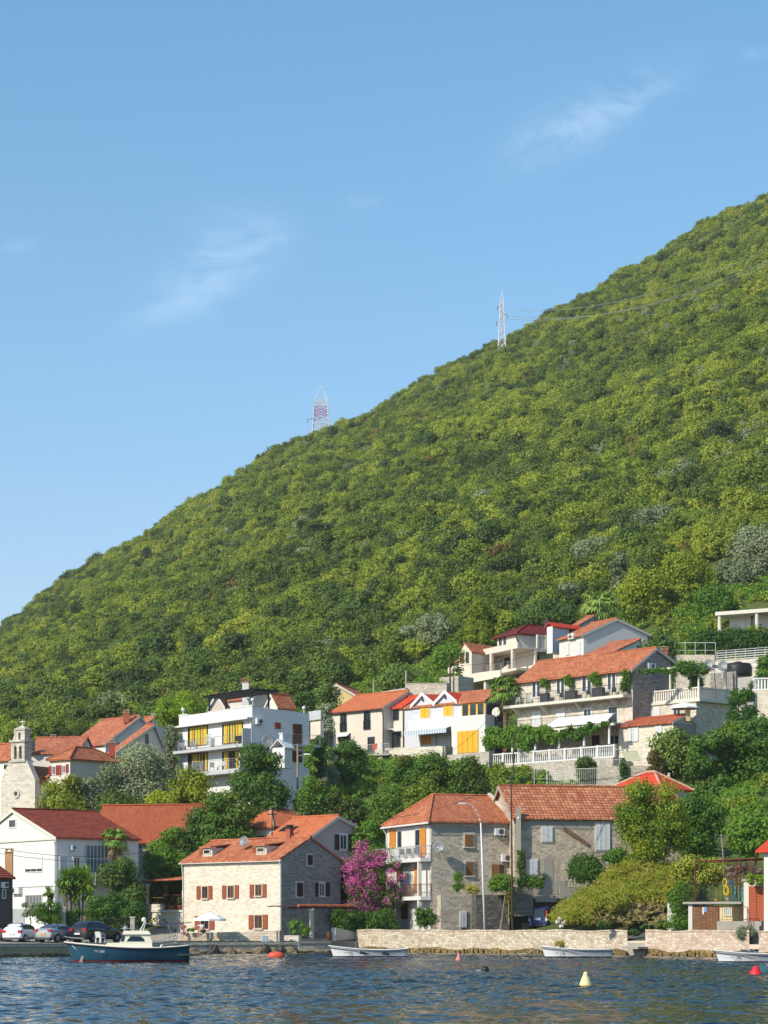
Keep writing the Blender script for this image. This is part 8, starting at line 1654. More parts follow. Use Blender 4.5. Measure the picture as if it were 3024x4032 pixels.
# -- left garden behind the cars
palm('fan palm with a shaggy head before the long brown roof',*b1(1062,0)[:1],b1(0,500)[1],b1(0,960)[1],206.5,1.8,30,9,.17)
yucca('tall multi headed yucca clump behind the silver car',[b1(*q) for q in ((610,860),(700,850),(780,840),(820,900),(660,940),(740,950),(830,1010),(590,960),(700,1020))],190,1.35,110)
yucca('young yucca rosette by the barred window of the white house',[b1(450,985),b1(478,1040)],191,.8,60,dead=False)
P_('magnolia_tree','dense round dark glossy tree beside the roofed terrace','tree',*b1(945,632,1370,1090),203.5,'fig',20,.30,'dome',.8,True,k=.7,extra=('dark',.5))
P_('climbing_arch','bright green climber arching over the garden gate','vine',*b1(805,990,1340,1270),188,'lush',18,.2,'dome',.5,False,k=.7,extra=('vine',.5))
P_('garden_shrub','yellow green leafy shrub between grey shrub and yuccas','shrub',*b1(330,1060,590,1300),183,'vine',12,.18,'dome',.7,True,k=.7)
P_('garden_shrub','grey green airy shrub in front of the barred window','shrub',*b1(200,1060,345,1230),184,'silver',8,.15,'dome',.7,True,k=.5)
P_('garden_shrub','low bright shrub below the yucca clump behind the silver car','shrub',*b1(520,1130,900,1300),184.5,'lush',12,.18,'box',.4,False,k=.6)
P_('banana_plant','broad leaved bright plant beneath the tree beside the brown roof','plant',*b1(1400,620,1560,880),211,'lush',8,.55,'dome',.7,True,k=.7,asp=.4)
P_('garden_tree','bright leafy tree before the long brown roof beside the magnolia','tree',*b1(1330,470,1720,850),214,'vine',16,.28,'dome',.7,True,k=.6,extra=('gold',.3))
P_('garden_tree','dark green shrubby tree covering the end of the long brown roof','tree',*b3(120,250,470,800),214,'lush',22,.28,'dome',.7,True,k=.6,extra=('dark',.4))
P_('garden_tree','yellow tinged bush at the gable end of the long brown roof','tree',*b3(-60,420,200,700),213,'vine',12,.26,'dome',.7,True,k=.6)
# -- slope between the rows
P_('olive_tree','smaller rounded silver olive between dark bush and big olive','tree',*z1(535,478,800,805),229,'silver',16,.24,'dome',.8,True,k=.8,jit=.9)
P_('olive_tree','big spreading silver olive below the grey gabled house','tree',*z1(715,390,1130,800),231,'silver',24,.25,'dome',.8,True,k=.8,jit=.9)
P_('slope_bush','dark rounded bush beside the lower crimson shutters','shrub',*z1(268,580,580,815),228,'hill',14,.28,'dome',.8,True,k=.7,extra=('rust',.1))
P_('slope_bush','bright yellow green shrub between big olive and white block','shrub',*z1(1060,560,1400,815),222,'gold',14,.26,'dome',.7,True,k=.7,extra=('dark',.5))
P_('slope_bush','low yellow green bush in front of the big olive','shrub',*z1(930,660,1130,810),222.5,'gold',8,.24,'dome',.7,True,k=.6)
P_('slope_bush','dark green shrub under the big silver olive','shrub',*z1(560,690,960,810),227,'dark',12,.26,'box',.5,False,k=.6)
P_('leafy_tree','large dark glossy tree in front of the white flat roofed block','tree',*z2(740,800,1240,1330),219,'lush',30,.30,'dome',.75,True,k=.75,extra=('fig',.4))
P_('slope_bush','dark shrubs below the large glossy tree above the dormered house','shrub',*b3(300,120,720,400),213,'lush',18,.28,'dome',.6,True,k=.6,extra=('hill',.5))
P_('slope_bush','mixed green bush between glossy tree and the brown roof end','shrub',*z1(1330,640,1560,900),216,'hill',14,.28,'dome',.7,True,k=.6)
P_('round_pine','bright yellow green rounded pine beside the white flat roofed block','tree',*z1(1012,52,1362,300),252,'pine',15,.30,'dome',.7,True,r=(.34,.5),k=1.0,up=.5,asp=.35)
P_('olive_tree','thin grey green tree squeezed beside the white block balconies','tree',*z1(1065,250,1178,520),236,'silver',12,.22,'dome',.8,True,k=.6)
P_('garden_tree','pale green fig tree behind the flat roofed white block','tree',*z2(1290,270,1520,470),258,'fig',14,.30,'dome',.8,True,k=.7)
P_('olive_tree','grey olive behind the stair annex of the white block','tree',*z3(70,350,240,520),256,'silver',12,.25,'dome',.8,True,k=.7)
P_('fig_tree','wide pale fig tree above the grey capped retaining wall','tree',*z3(565,15,1010,260),283,'fig',22,.34,'dome',.8,True,k=.8)
P_('slope_bush','bright grassy bush above the grey capped retaining wall','shrub',*z3(840,130,1160,200),275,'vine',12,.25,'box',.4,False,k=.6)
P_('slope_bush','green shrubs climbing beside the unfinished yellow gable','shrub',*z3(0,190,300,370),282,'fig',14,.30,'dome',.7,True,k=.6)
P_('garden_bush','dense round dark bush below the cream house','shrub',*z3(228,672,512,945),238,'lush',20,.26,'dome',.8,True,k=.8)
palm('small bushy palm between white block and the round dark bush',*z3(172,0)[:1],z3(0,770)[1],z3(0,860)[1],238,1.5,26,0,.12)
P_('garden_bush','small grey green lavender bush under the round dark bush','shrub',*z3(130,850,285,950),236,'silver',8,.2,'dome',.7,False,k=.6)
P_('climber','leafy climber on the corner post of the white block','vine',*z2(1410,780,1500,1010),227,'vine',10,.22,'box',.5,False,k=.5)
P_('garden_bush','dark shrub between white block annex and cream boundary wall','shrub',*z2(1500,700,1610,900),236,'lush',9,.26,'dome',.7,True,k=.6)
P_('slope_bush','bright bamboo like bushes right of the wooden lamp pole','shrub',*b3(1050,20,1330,330),219,'vine',18,.26,'dome',.6,True,k=.6,extra=('hill',.5))
P_('slope_bush','dark bush behind the peak of the hipped orange roof','shrub',*b3(1300,130,1500,330),217,'hill',12,.26,'dome',.7,True,k=.6)
P_('slope_bush','dark bush on the slope beside the hanging purple plants','shrub',*b4(170,90,400,260),216,'dark',12,.26,'dome',.7,True,k=.7)
yucca('spiky yucca silhouetted against the pale wall on the slope',[b3(1380,150),b3(1372,178)],217.5,.95,60,dead=False)
P_('slope_bush','long dark hedge like bush behind the orange shuttered house','shrub',*b4(370,40,820,420),214,'vine',26,.28,'dome',.5,True,k=.6,extra=('hill',.5))
P_('slope_bush','tall dark cypress like bushes below the cream terrace wall','shrub',*z3(860,775,1200,1040),224,'lush',22,.26,'dome',.6,True,k=.7,extra=('hill',.5))
P_('slope_bush','dense dark bushes before the rubble wall under the yellow folding door','shrub',*z3(1180,775,1480,1060),223,'hill',22,.26,'dome',.6,True,k=.7,extra=('lush',.4))
P_('orange_tree','green bush dotted with orange fruit below the cream garden wall','shrub',*z3(690,780,920,960),228,'lush',14,.25,'dome',.6,True,k=.7,extra=('rust',.15))
P_('slope_bush','mid green bush behind the hipped ridge of the orange shuttered house','shrub',*b4(700,-60,1080,130),212,'hill',18,.28,'dome',.5,True,k=.6)
P_('hanging_plant','purple tinged plant hanging over the pale garden wall on the slope','plant',*z2(1440,1100,1640,1185),224,'brown',9,.2,'box',.5,False,k=.4)
P_('wall_shrub','dark weeds growing before the rubble terrace wall','plant',*z5(60,790,200,920),TZ.at(1970).y-1,'hill',9,.22,'dome',.6,True,k=.4)
P_('wall_shrub','grey green shrub against the tall rubble terrace wall','shrub',*z5(352,790,475,920),TZ.at(2120).y-.8,'silver',9,.2,'dome',.6,True,k=.5)
P_('wall_shrub','dark green rounded shrub hanging on the rubble terrace wall','shrub',*z5(680,690,835,840),TZ.at(2310).y-.8,'fig',12,.22,'dome',.6,True,k=.7,extra=('dark',.5))
P_('wall_shrub','small green tuft by the thin white rail','shrub',*z5(990,705,1055,770),231,'lush',5,.2,'dome',.7,False,k=.5)
P_('slope_bush','green creeper bush under the orange roof behind the hipped house chimney','shrub',*b4(220,250,560,460),210,'vine',16,.26,'dome',.6,True,k=.6)
# -- guest house greenery
palm('tall fan palm with a brown trunk at the end of the guest house balcony',*z5(168,0)[:1],z5(0,225)[1],z5(0,520)[1],250.2,2.6,42,5,.28)
def vine_on(fc,label,rects,seed,rad=.5,leaf_s=.26,k=.6):
    g=np.random.default_rng(seed); bl=[]
    for (x0,y0,x1,y1) in rects:
        n=max(4,int((x1-x0)*(y1-y0)/170))
        for i in range(n):
            s_,z_=fc.sz(g.uniform(x0,x1),g.uniform(y0,y1)); q=fc.P(s_,z_,g.uniform(-.25,.2)); r_=rad*g.uniform(.6,1.15); bl.append((q.x,q.y,q.z,r_,r_*.8,r_*.8))
    c=bl[0]; t=thing('grape_vine',label,'vine',(c[0],c[1],c[2])); v,f=crown(bl,63/leaf_s**2*k,leaf_s,seed,.3,.8,.75,0,.6); addleaf(t,'foliage',v,f,LV['vine'])
vine_on(TZ.off(.1),'thick grape vine roofing the balustrade terrace',[z5(25,500,200,620),z5(150,495,380,600),z5(380,500,545,590),z5(30,590,110,640),z5(230,590,330,640)],501)
vine_on(TZ.off(.15),'grape vine trailing along the white canopy edge',[z5(550,515,720,575),z5(640,480,800,530),z5(780,460,915,500)],502,.34,.24,.55)
P_('grape_vine','green vine hanging over the pergola by the satellite dishes','vine',*z6(830,925,1130,1080),234,'vine',18,.24,'box',.4,False,r=(.35,.6),k=.6)
P_('grape_vine','long hanging vine strands between the terrace columns','vine',*z6(930,1000,1090,1190),235,'vine',10,.22,'box',.4,False,r=(.25,.45),k=.5)
P_('grape_vine','thin vine along the pergola beam before the shaded gable','vine',*z6(480,985,860,1045),234.5,'vine',14,.2,'box',.3,False,r=(.3,.5),k=.4)
for i,(q,l) in enumerate((((410,130,478,205),'balcony vine beside the first white door, nearest the tall palm'),((585,105,660,200),'balcony vine beside the second white door from the tall palm'),((775,85,860,180),'balcony vine beside the third white door from the tall palm'),((1000,65,1080,240),'tall balcony vine at the corner column, nearest the shaded gable'))):
    P_('balcony_vine',l,'vine',*z5(*q),E.F.at(z5(q[0]+30,0)[0]).y-.9,'vine',8,.2,'box',.5,False,None,(.4,.7),k=.6)
for i,(q,l) in enumerate((((425,225,478,292),'first'),((605,205,678,275),'second'),((800,185,876,255),'third'))):
    fb=E.F.off(1.35).off(-.5); s0,s1,q0,q1=fb.rect(z5(*q)); single('balcony_box',fb.box(MB(),s0,s1,zbal+.003,zbal+1.0,-.3,.2),plain('dark_wicker',(.05,.05,.055),.7),'dark wicker box on the balcony beside the %s white door'%l,'box','dark boxes on the guest house balcony')
def tinychair(fc,px,py,zf,label,m,o=.6,h=.85,group=None):
    s,_=fc.off(o).sz(px,py); c=fc.P(s,zf,o); t=thing('garden_chair',label,'chair',c,0,group); B=lambda nm,*a: mesh(nm,MB().box((c.x+a[0],c.y+a[1],c.z+a[2]),a[3]),m,t)
    B('seat',0,0,.43,(.48,.45,.05)); B('backrest',.0,.22,.68,(.48,.05,.48))
    for x in (-.2,.2):
        for y in (-.19,.19): B('leg',x,y,.2,(.04,.04,.40))
    return t
for (x,y,l,m) in ((258,295,'white balcony chair, nearest the tall palm',M_WHITE),(330,290,'white balcony chair facing the first balcony vine',M_WHITE),(575,240,'dark balcony chair by the second white door',M_DGREY),(770,228,'dark balcony chair by the third white door',M_DGREY),(955,200,'dark balcony chair by the fourth white door',M_DGREY)):
    tinychair(E.F,*z5(x,y),zbal,l,m,.75)
tb=E.F.P(E.F.off(.75).sz(*z5(295,285))[0],zbal,.75); t=thing('balcony_table','small round dark table on the guest house balcony between white chairs','table',tb); mesh('table_top',MB().lathe(tb+Vector((0,0,.70)),[(.32,0),(.32,.03)],12),M_DGREY,t); mesh('table_leg',MB().cyl(tb,tb+Vector((0,0,.7)),.03,None,6),M_DGREY,t)
for (x,y,zf,l,m,o) in ((270,790,MWZ,'grey slatted chair at the far end of the upper white balcony',M_STEEL,.6),(375,785,MWZ,'grey chair before the left curtained door on the upper white balcony',M_STEEL,.6),(790,745,MWZ,'dark chair before the curtained door nearest the balcony screen',M_BLACK,.6),(835,740,MWZ,'dark chair against the side screen of the upper white balcony',M_BLACK,.6),(555,1010,zf2,'grey folding chair on the lower white balcony',M_STEEL,.8),(665,1000,zf2,'white chair on the lower white balcony by the open door',M_WHITE,.8)):
    tinychair(MW.F,*z2(x,y),zf,l,m,o)
for (x,y,l,m) in ((690,520,'dark brown balcony chair beside the first orange shutter',M_GUT),(745,510,'tall backed balcony chair between the orange shutters',M_GUT),(805,520,'black office chair on the balcony beside the open orange shutter',M_BLACK)):
    tinychair(C_.F,*b4(x,y),zt1,l,m,.5)
s_=C_.F.off(.6).sz(*b4(855,565))[0]; single('red_basin',MB().lathe(C_.F.P(s_,zt1,.6),[(.22,0),(.3,.12),(.31,.13)],12),plain('red_plastic',(.5,.03,.07),.5),'red plastic basin on the upper balcony floor','basin')
c=W(*z5(270,640),TZ.at(2046).y-.3); t=thing('white_cloth','white cloth bundle hanging from the vine pergola','cloth',c); mesh('cloth',MB().lathe(c,[(.24,-.3),(.3,-.1),(.25,.15),(.1,.32),(.03,.4)],10),CANV,t,True)
c=W(*z5(1468,400),232.5); zc=gz(c.x,c.y); parasol((c.x,c.y,W(*z5(1468,470),232.5).z),W(*z5(1468,305),232.5).z-W(*z5(1468,470),232.5).z,1.55,'open white parasol beside the small stone annex',CANV)
cc=W(*z5(1475,400),232.2); single('roof_chimney',MB().box((cc.x+.2,cc.y-.1,cc.z+.35),(.45,.4,1.9)),P_YEL,'yellow brick chimney stack beside the annex roof under the white parasol','chimney')
c=W(*z5(1075,725),229); t=thing('cold_frame','tilted pale glazed frame leaning by the annex wall','frame',c); q=[W(*z5(*p),229) for p in ((1010,665),(1120,655),(1145,725),(1045,732))]; mesh('frame_sheet',MB().slab(q[::-1],.06),plain('yellowed_sheet',(.62,.60,.42),.4),t); mesh('frame_bar',MB().tube([q[0],q[1],q[2],q[3],q[0]],.03,4),M_CREAMW,t)
t=thing('white_fence','white slatted garden fence above the old tiled roof','fence',W(*z5(650,900),226)); railing([W(*z5(470,920),226),W(*z5(585,916),226)],1.25,M_WHITE,t,.2,.018); railing([W(*z5(585,916),226),W(*z5(826,908),225.5)],1.7,M_WHITE,t,.2,.018); railing([W(*z5(375,922),226.3),W(*z5(466,920),226.3)],2.2,M_WHITE,t,2.4,.014,rails=1)
# -- right hillside
palm('fan palm with dead skirt behind the blank white gable',*z6(140,0)[:1],z6(0,430)[1],z6(0,620)[1],305,3.4,40,14,.3)
P_('hillside_tree','large yellow green tree mass above the blank white gable','tree',*z6(310,60,760,680),318,'gold',34,.42,'dome',.7,True,k=.7,extra=('dark',.25))
P_('hillside_tree','tall bright green tree mass beside the white bungalow','tree',*z6(700,-60,1200,700),322,'gold',38,.42,'dome',.7,True,k=.7,extra=('lush',.35))
P_('hillside_tree','lower bright bush beside the bungalow porch columns','shrub',*z6(980,230,1330,560),312,'vine',18,.36,'dome',.6,True,k=.7)
P_('olive_tree','huge silver olive above the white bungalow','tree',*z6(1165,10,1500,430),325,'silver',30,.36,'dome',.8,True,k=1.1,jit=.6,up=.6)
P_('olive_tree','huge silver olive at the picture edge above the bungalow roof','tree',*z6(1330,-260,1900,330),336,'silver',34,.38,'dome',.8,True,k=1.1,jit=.6,up=.6)
P_('olive_tree','dark silvery round tree alone on the slope above the palm','tree',2470,1990,2655,2130,375,'silver',16,.40,'dome',.8,True,k=.7,jit=.9)
P_('olive_tree','pair of grey olives on the slope, higher one','tree',2255,2120,2420,2200,362,'silver',12,.36,'dome',.8,True,k=.7,jit=.9)
P_('olive_tree','tall grey olive between palm and yellow green trees','tree',2395,2170,2480,2400,340,'silver',14,.34,'dome',.8,True,k=.7,jit=.9)
P_('olive_tree','wide grey olive above the cream villa roofs','tree',1632,2415,1790,2510,330,'silver',14,.36,'dome',.8,True,k=.7,jit=.9)
P_('hillside_tree','bright green round tree above the maroon villa roof','tree',*z4(700,120,1200,320),322,'fig',24,.40,'dome',.7,True,k=.7)
P_('hillside_tree','yellow green tree beside the villa, above the brown shutter','tree',*z4(275,140,480,480),320,'gold',18,.36,'dome',.7,True,k=.6)
P_('hillside_tree','light green bushes left of the cream villa wing','tree',*z4(-20,470,250,800),292,'vine',20,.32,'dome',.6,True,k=.6)
P_('climbing_hedge','dark climbing hedge under the white bungalow','hedge',*z6(950,650,1800,870),283,'lush',34,.32,'box',.3,False,r=(.5,.8),k=.7)
P_('slope_bush','mixed bushes behind the chimney of the guest house','shrub',*z6(510,650,850,930),268,'fig',18,.32,'dome',.6,True,k=.6)
P_('slope_bush','green bush at the picture edge beside the pale block wall','shrub',*z6(1540,880,1760,1120),243,'lush',12,.3,'dome',.7,True,k=.7)
P_('garden_bush','tall green bushes beside the steps under the terrace block','shrub',*z6(1300,1130,1560,1400),230,'vine',18,.28,'dome',.7,True,k=.7)
pot_plant(W(*z6(1495,1250),236),.3,.5,'terracotta pot with an upright bush by the steps',77,1.5,'vine')
P_('fig_tree','dark fig tree in front of the stone annex corner','tree',*z5(1215,500,1560,810),226,'fig',26,.34,'dome',.7,True,k=.75,extra=('dark',.3))
P_('slope_bush','rust tinged shrub below the fig tree','shrub',*z5(1190,640,1330,800),224,'rust',9,.24,'dome',.6,True,k=.4)
P_('ivy_tree','huge dark ivy covered tree mass behind the red hipped roof','tree',*b6(830,-260,1330,760),222,'lush',44,.36,'dome',.6,True,r=(.25,.42),k=.7,extra=('dark',.4))
P_('ivy_tree','huge green leafy tree mass at the picture edge','tree',*b6(1180,-330,1850,640),224,'lush',46,.38,'dome',.6,True,r=(.25,.42),k=.7,extra=('gold',.25))
P_('leafy_tree','tall yellow green leafy tree before the old stone house','tree',*b6(150,330,900,1110),188,'gold',40,.22,'dome',.6,True,r=(.22,.36),k=.45,extra=('vine',.5))
P_('ivy_tree','green tree mass between leafy tree and aerial','tree',*b6(760,420,1260,1080),196,'vine',34,.28,'dome',.6,True,r=(.25,.4),k=.6,extra=('lush',.4))
P_('light_bush','light green big leaved bush above the rusty frame','shrub',*b6(1240,640,1850,1060),186,'vine',30,.3,'dome',.6,True,r=(.25,.42),k=.75)
P_('bank_bush','green bushes behind the rusty terrace frame','shrub',*b6(700,1040,1300,1330),179,'hill',26,.22,'dome',.5,False,k=.6,extra=('dry',.3))
P_('creeper','bright green creeper hanging beside the wooden shed doors','vine',*b6(700,1260,920,1760),174.3,'vine',18,.17,'box',.35,False,r=(.35,.6),k=.6)
P_('brown_brush','tangle of bare brown brush behind the rusty frame','plant',*b6(1230,1100,1640,1290),175,'brown',16,.28,'box',.5,False,k=.5,asp=.12)
P_('trailing_plant','lime green trailing plant on the wall cap above the red door','plant',*c5(1285,405,1610,600),168.2,'pine',9,.14,'box',.4,False,k=.7)
P_('grey_plant','pale dusty silver plant by the steps behind the seawall gap','plant',*c5(1080,1310,1450,1560),166.8,'silver',10,.16,'dome',.6,False,k=.5,asp=.3)
P_('wall_ivy','ivy patch on the old stone house wall','vine',*b5(905,868,1265,1150),194.4,'lush',16,.2,'box',.15,False,r=(.45,.7),k=.6)
P_('slope_bush','green growth at the top of the grassy bank beside the ivy','shrub',*b5(1240,800,1560,1010),190,'vine',14,.22,'dome',.5,False,k=.6)
P_('wall_ivy','dark ivy strip in the seam between the two stone houses','vine',*b5(438,780,520,1080),195.4,'dark',9,.2,'box',.3,False,r=(.5,.9),k=.6)
P_('wall_bush','leafy growth on the wall top below the half open shutter','shrub',*b5(185,1050,420,1230),193,'vine',12,.18,'box',.4,False,k=.6)
P_('wall_bush','dark creeper on the wall below the lower white shutter','vine',*b5(430,1060,730,1190),193.3,'lush',12,.18,'box',.3,False,k=.6)
P_('wall_bush','upright tuft before the lower brown shutters','shrub',*b4(1100,680,1205,865),194.6,'vine',7,.16,'dome',.6,False,k=.5,asp=.3)
P_('wall_bush','dry tuft on the lean to roof beside the upright tuft','shrub',*b4(1205,765,1330,885),194.4,'dry',7,.16,'dome',.6,False,k=.4,asp=.2)
P_('wall_creeper','hanging green and red creeper beside the grey block wall','vine',*b5(330,1200,410,1480),192.8,'vine',9,.15,'box',.4,False,r=(.4,.8),k=.4,extra=('rust',.5))
P_('garden_bush','round bush by the ground floor door of the orange shuttered house','shrub',*b4(795,972,978,1150),192.6,'lush',12,.18,'dome',.8,True,k=.7)
# -- bougainvillea
SEED[0]=900
BG=P_('bougainvillea','tall bougainvillea covered in magenta blossom beside the balconies','shrub',*b4(190,480,700,1150),200,'vine',40,.16,'dome',.55,True,r=(.22,.38),k=.28,extra=('magenta',.55))
bt_=BG
bl=[]
for (x,y,r_) in ((360,490,.6),(300,650,.5),(260,640,.35),(280,720,.75),(300,790,.6),(470,560,.5),(545,550,.4),(600,700,.45),(598,760,.4),(435,800,.55),(560,930,.35),(380,880,.3),(500,620,.5),(420,660,.5),(340,560,.6),(650,640,.3),(690,740,.35),(240,650,.3),(200,660,.2)):
    p=W(*b4(x,y),198.6); bl.append((p.x,p.y,p.z,r_,r_*.7,r_))
v,f=crown(bl,63/.14**2*.16,.14,31,.2,.9,.8,0,0); addleaf(bt_,'blossom',v,f,LV['magenta'])
P_('green_hedge','dense green climber base under the bougainvillea','hedge',*b4(115,990,690,1200),198.4,'lush',24,.18,'box',.5,False,r=(.35,.6),k=.7)
P_('side_creeper','green creeper between stone house gable and the bougainvillea','vine',*b4(140,560,330,1150),202,'vine',20,.18,'box',.4,False,r=(.4,.7),k=.55,extra=('lush',.4))
P_('side_palm_plant','mixed fronds growing by the pale planter under the pergola','plant',*c4(300,480,660,810),192.6,'vine',10,.3,'dome',.6,False,k=.4,asp=.15)
P_('wall_tuft','dry tuft growing out of the seawall above the moored boat','plant',*b8(295,245,380,290),shore(2210)-.15,'dry',5,.16,'dome',.6,False,k=.5,asp=.2)
P_('wall_tuft','brownish weed on top of the seawall near the bougainvillea','plant',*b4(430,1155,520,1195),196.2,'rust',5,.12,'dome',.5,False,k=.4)
P_('wall_tuft','small weeds on the garden wall between the two people','plant',*c3(520,600,620,645),191.7,'vine',5,.12,'box',.5,False,k=.4)
# -- grassy bank
def stuff(name,label,bl,m,size,k,seed,up,asp,cat='grass',droop=0,core=0): 
    v,f=crown(bl,63/size**2*k,size,seed,up,.9,asp,droop,core); o=addleaf(None,name,v,f,LV[m]); setp(o,label,cat,None,'stuff'); return o
g=np.random.default_rng(77); bl=[]; bs=[]; bgn=[]
outl=np.array([(-400,1600),(-300,1500),(-180,1420),(-60,1370),(0,1330),(90,1230),(170,1140),(300,1085),(420,1110),(560,1095),(760,1110),(900,1200)],float)
for i in range(520):
    x=g.uniform(-400,900); yt=np.interp(x,outl[:,0],outl[:,1]); y=g.uniform(yt+20,max(yt+60,1480+60*(x<300)+110*(x<-20))); f_=min(1.2,(y-yt)/max(150,1500-yt)); d=189-10.5*f_+g.uniform(-.4,.4)+(1.5+2.5*min(1,-x/200) if x<0 else 0); p=W(*b6(x,y),d); r_=g.uniform(.35,.75)
    (bgn if g.random()<.25 and f_>.15 else bl).append((p.x,p.y,p.z,r_,r_,r_*.8))
for i in range(130):
    x=g.uniform(-40,760); y=g.uniform(1480,1700); p=W(*b6(x,y),179-1.5*(y-1480)/220+g.uniform(-.3,.3)); r_=g.uniform(.2,.4); bs.append((p.x,p.y,p.z,r_,r_,r_*.6))
stuff('dry_grass','tall dry golden grass covering the bank above the seawall',bl,'dry',.5,.55,71,.9,.16,core=.5); stuff('green_grass','green grass patches among the dry golden grass',bgn,'gold',.45,.6,72,.8,.25,core=.6); stuff('dead_stalks','pale brown dead stalks at the foot of the grassy bank',bs,'straw',.4,.5,73,.6,.14,core=.6)
for q,l in (((560,1650,740,1760),'low blue green shrub at the foot of the bank beside the creeper'),((290,1745,430,1810),'low green clump behind the seawall gap'),((0,1660,120,1730),'low green weed clump beside the carport post'),((420,1690,500,1750),'small green weed clump in the middle of the bank foot')):
    P_('low_shrub',l,'shrub',*b6(*q),175.5,'fig',7,.15,'dome',.7,False,k=.6)
for i,(x,y) in enumerate(((840,1470),(870,1510),(820,1500),(900,1490),(855,1540))):
    p=W(*b5(x,y),184-i*.2); single('white_stone',MB().lathe(p,[(.16,-.1),(.24,0),(.2,.14),(.08,.2)],7),TRIM,'pale stone heaped at the carport side of the grassy bank','stone','pale stones heaped by the carport')
# -- undergrowth on the slope (one mass)
g=np.random.default_rng(5); ub=[]
HS=[h_ for h_ in globals().values() if isinstance(h_,House)]
while len(ub)<7000:
    y=g.uniform(207,345); u=g.uniform(-.19,.19); x=u*y
    if any((lambda q: -1.2<(q.dot(h_.dl))<h_.L+1.2 and -1.2<q.dot(h_.dr)<h_.W+1.2)(Vector((x,y))-h_.C) for h_ in HS): continue
    r_=g.uniform(.35,.85)*(1 if y<290 else 1.4); ub.append((x,y,gz(x,y)+r_*.25,r_,r_,r_*.8))
third=len(ub)//2
stuff('undergrowth','mixed green undergrowth on the village slope',ub[:third],'hill',.36,.45,81,.4,.6,'undergrowth',0,.75); stuff('undergrowth','brighter green undergrowth on the village slope',ub[third:],'vine',.34,.45,82,.4,.6,'undergrowth',0,.75)
# ================================================================== pylons on the hill
def pylon(label,px,pyt,pyb,d,wb,wt,m,arms,band=None,peak=.12):
    b=W(px,pyb,d); tp=W(px,pyt,d); t=thing('pylon',label,'pylon',b); h=tp.z-b.z; hl=h*(1-peak)
    def cor(z,k): f=z/hl; w=(wb+(wt-wb)*min(1,f))/2; return Vector((b.x+w*(1 if k in(0,3) else -1),b.y+w*(1 if k<2 else -1),b.z+z))
    for k in range(4): mesh('leg',MB().cyl(cor(0,k),cor(hl,k),.17,.12,5),m,t); mesh('peak_strut',MB().cyl(cor(hl,k),tp,.11,.06,4),m,t)
    n=9; zs=[hl*(1-(1-i/n)**1.25) for i in range(n+1)]
    for i in range(n):
        mb=MB(); mm=band if band and i in (5,6) else m
        for k in range(4):
            k2=(k+1)%4; mb.cyl(cor(zs[i],k),cor(zs[i+1],k2),.09,None,4); mb.cyl(cor(zs[i],k2),cor(zs[i+1],k),.09,None,4); mb.cyl(cor(zs[i+1],k),cor(zs[i+1],k2),.09,None,4)
        mesh('lattice',mb,mm,t)
    for (z,l,dz,dirx) in arms:
        c=Vector((b.x,b.y,b.z+z*h)); e=c+Vector((l*dirx,-l*.5,dz)); mesh('arm',MB().cyl(c,e,.11,.06,4).cyl(c+Vector((0,0,.9)),e,.08,.05,4),M_STEEL,t); mesh('insulator',MB().cyl(e,e-Vector((0,0,1.3)),.13,.1,5),M_DGREY,t)
    return t
PW=plain('pale_pylon_steel',(.66,.67,.68),.6,.1)
pylon('slim pale steel pylon standing on the wooded slope',1976,1146,1455,828,3.4,1.1,PW,((.70,2.0,-.3,1),(.60,2.0,-.3,-1),(.80,1.6,-.3,-1)))
pylon('red and white lattice pylon on the skyline',1264,1518,1780,862,7.4,4.6,PW,((.50,5.0,-.8,-1),(.40,3.2,0,1)),plain('red_pylon_steel',(.5,.10,.14),.6),.22)
WIRE=plain('bright_conductor',(.55,.55,.50),.4,.6)
for (p,q,sg,l) in (((1985,1215,828),(3200,898,560),7,'topmost pale power line across the wooded slope'),((1968,1252,828),(3200,948,560),7,'middle pale power line across the wooded slope'),((1985,1240,828),(3200,966,560),7,'lowest pale power line across the wooded slope')): wire(W(*p),W(*q),sg,l,.07,24,WIRE)
# ------------------------------------------------------------------ the wood on the hill
fr=np.random.default_rng(21)
sp=2.25
gy=np.arange(312,905,sp*.9); pts=[]
for yy in gy:
    x=np.arange(-.27*yy,.26*yy,sp); x=x+fr.uniform(-.45,.45,len(x))*sp; pts.append(np.stack([x,yy+fr.uniform(-.45,.45,len(x))*sp],1))
pts=np.concatenate(pts); zz=ground_z(pts[:,0],pts[:,1])
px=pts[:,0]/pts[:,1]*F+CX
SKYL=np.array([(-400,2900),(0,2900),(480,2780),(700,2740),(1200,2690),(1500,2690),(1740,2570),(1960,2440),(2300,2400),(2500,2460),(2800,2420),(3024,2380),(3500,2380)],float)
top=HY-(zz+4.5-EYE)/pts[:,1]*F
vis=top<np.interp(px,SKYL[:,0],SKYL[:,1])+30
lim=np.interp(px,[0,1500,1750,2000,2400,2700,3024],[318,325,330,324,345,350,352])
PX,PYL=(1976-CX)/F*828,828.
ok=vis&(pts[:,1]>lim)&~((np.abs(pts[:,0]-PX*pts[:,1]/PYL)<3.2)&(pts[:,1]>806)&(pts[:,1]<832))
pts,zz,px,top=pts[ok],zz[ok],px[ok],top[ok]; n=len(pts)
q1=np.sin(pts[:,0]*.045+1.1*np.sin(pts[:,1]*.02))+np.sin(pts[:,1]*.031+pts[:,0]*.02+2)
elev=(HY-top)/F
r=fr.random(n)
pw=np.stack([np.full(n,.60),.13+.09*(q1>.6)+.10*np.clip((px-1800)/1000,0,1),np.where((q1<-.9),.22,.035)+.05*(pts[:,1]>760),.13+.34*np.clip((520-pts[:,1])/150,0,1)*np.clip((2300-px)/900,.1,1)-.07*(pts[:,1]>620),np.full(n,.02)],1); pw/=pw.sum(1)[:,None]
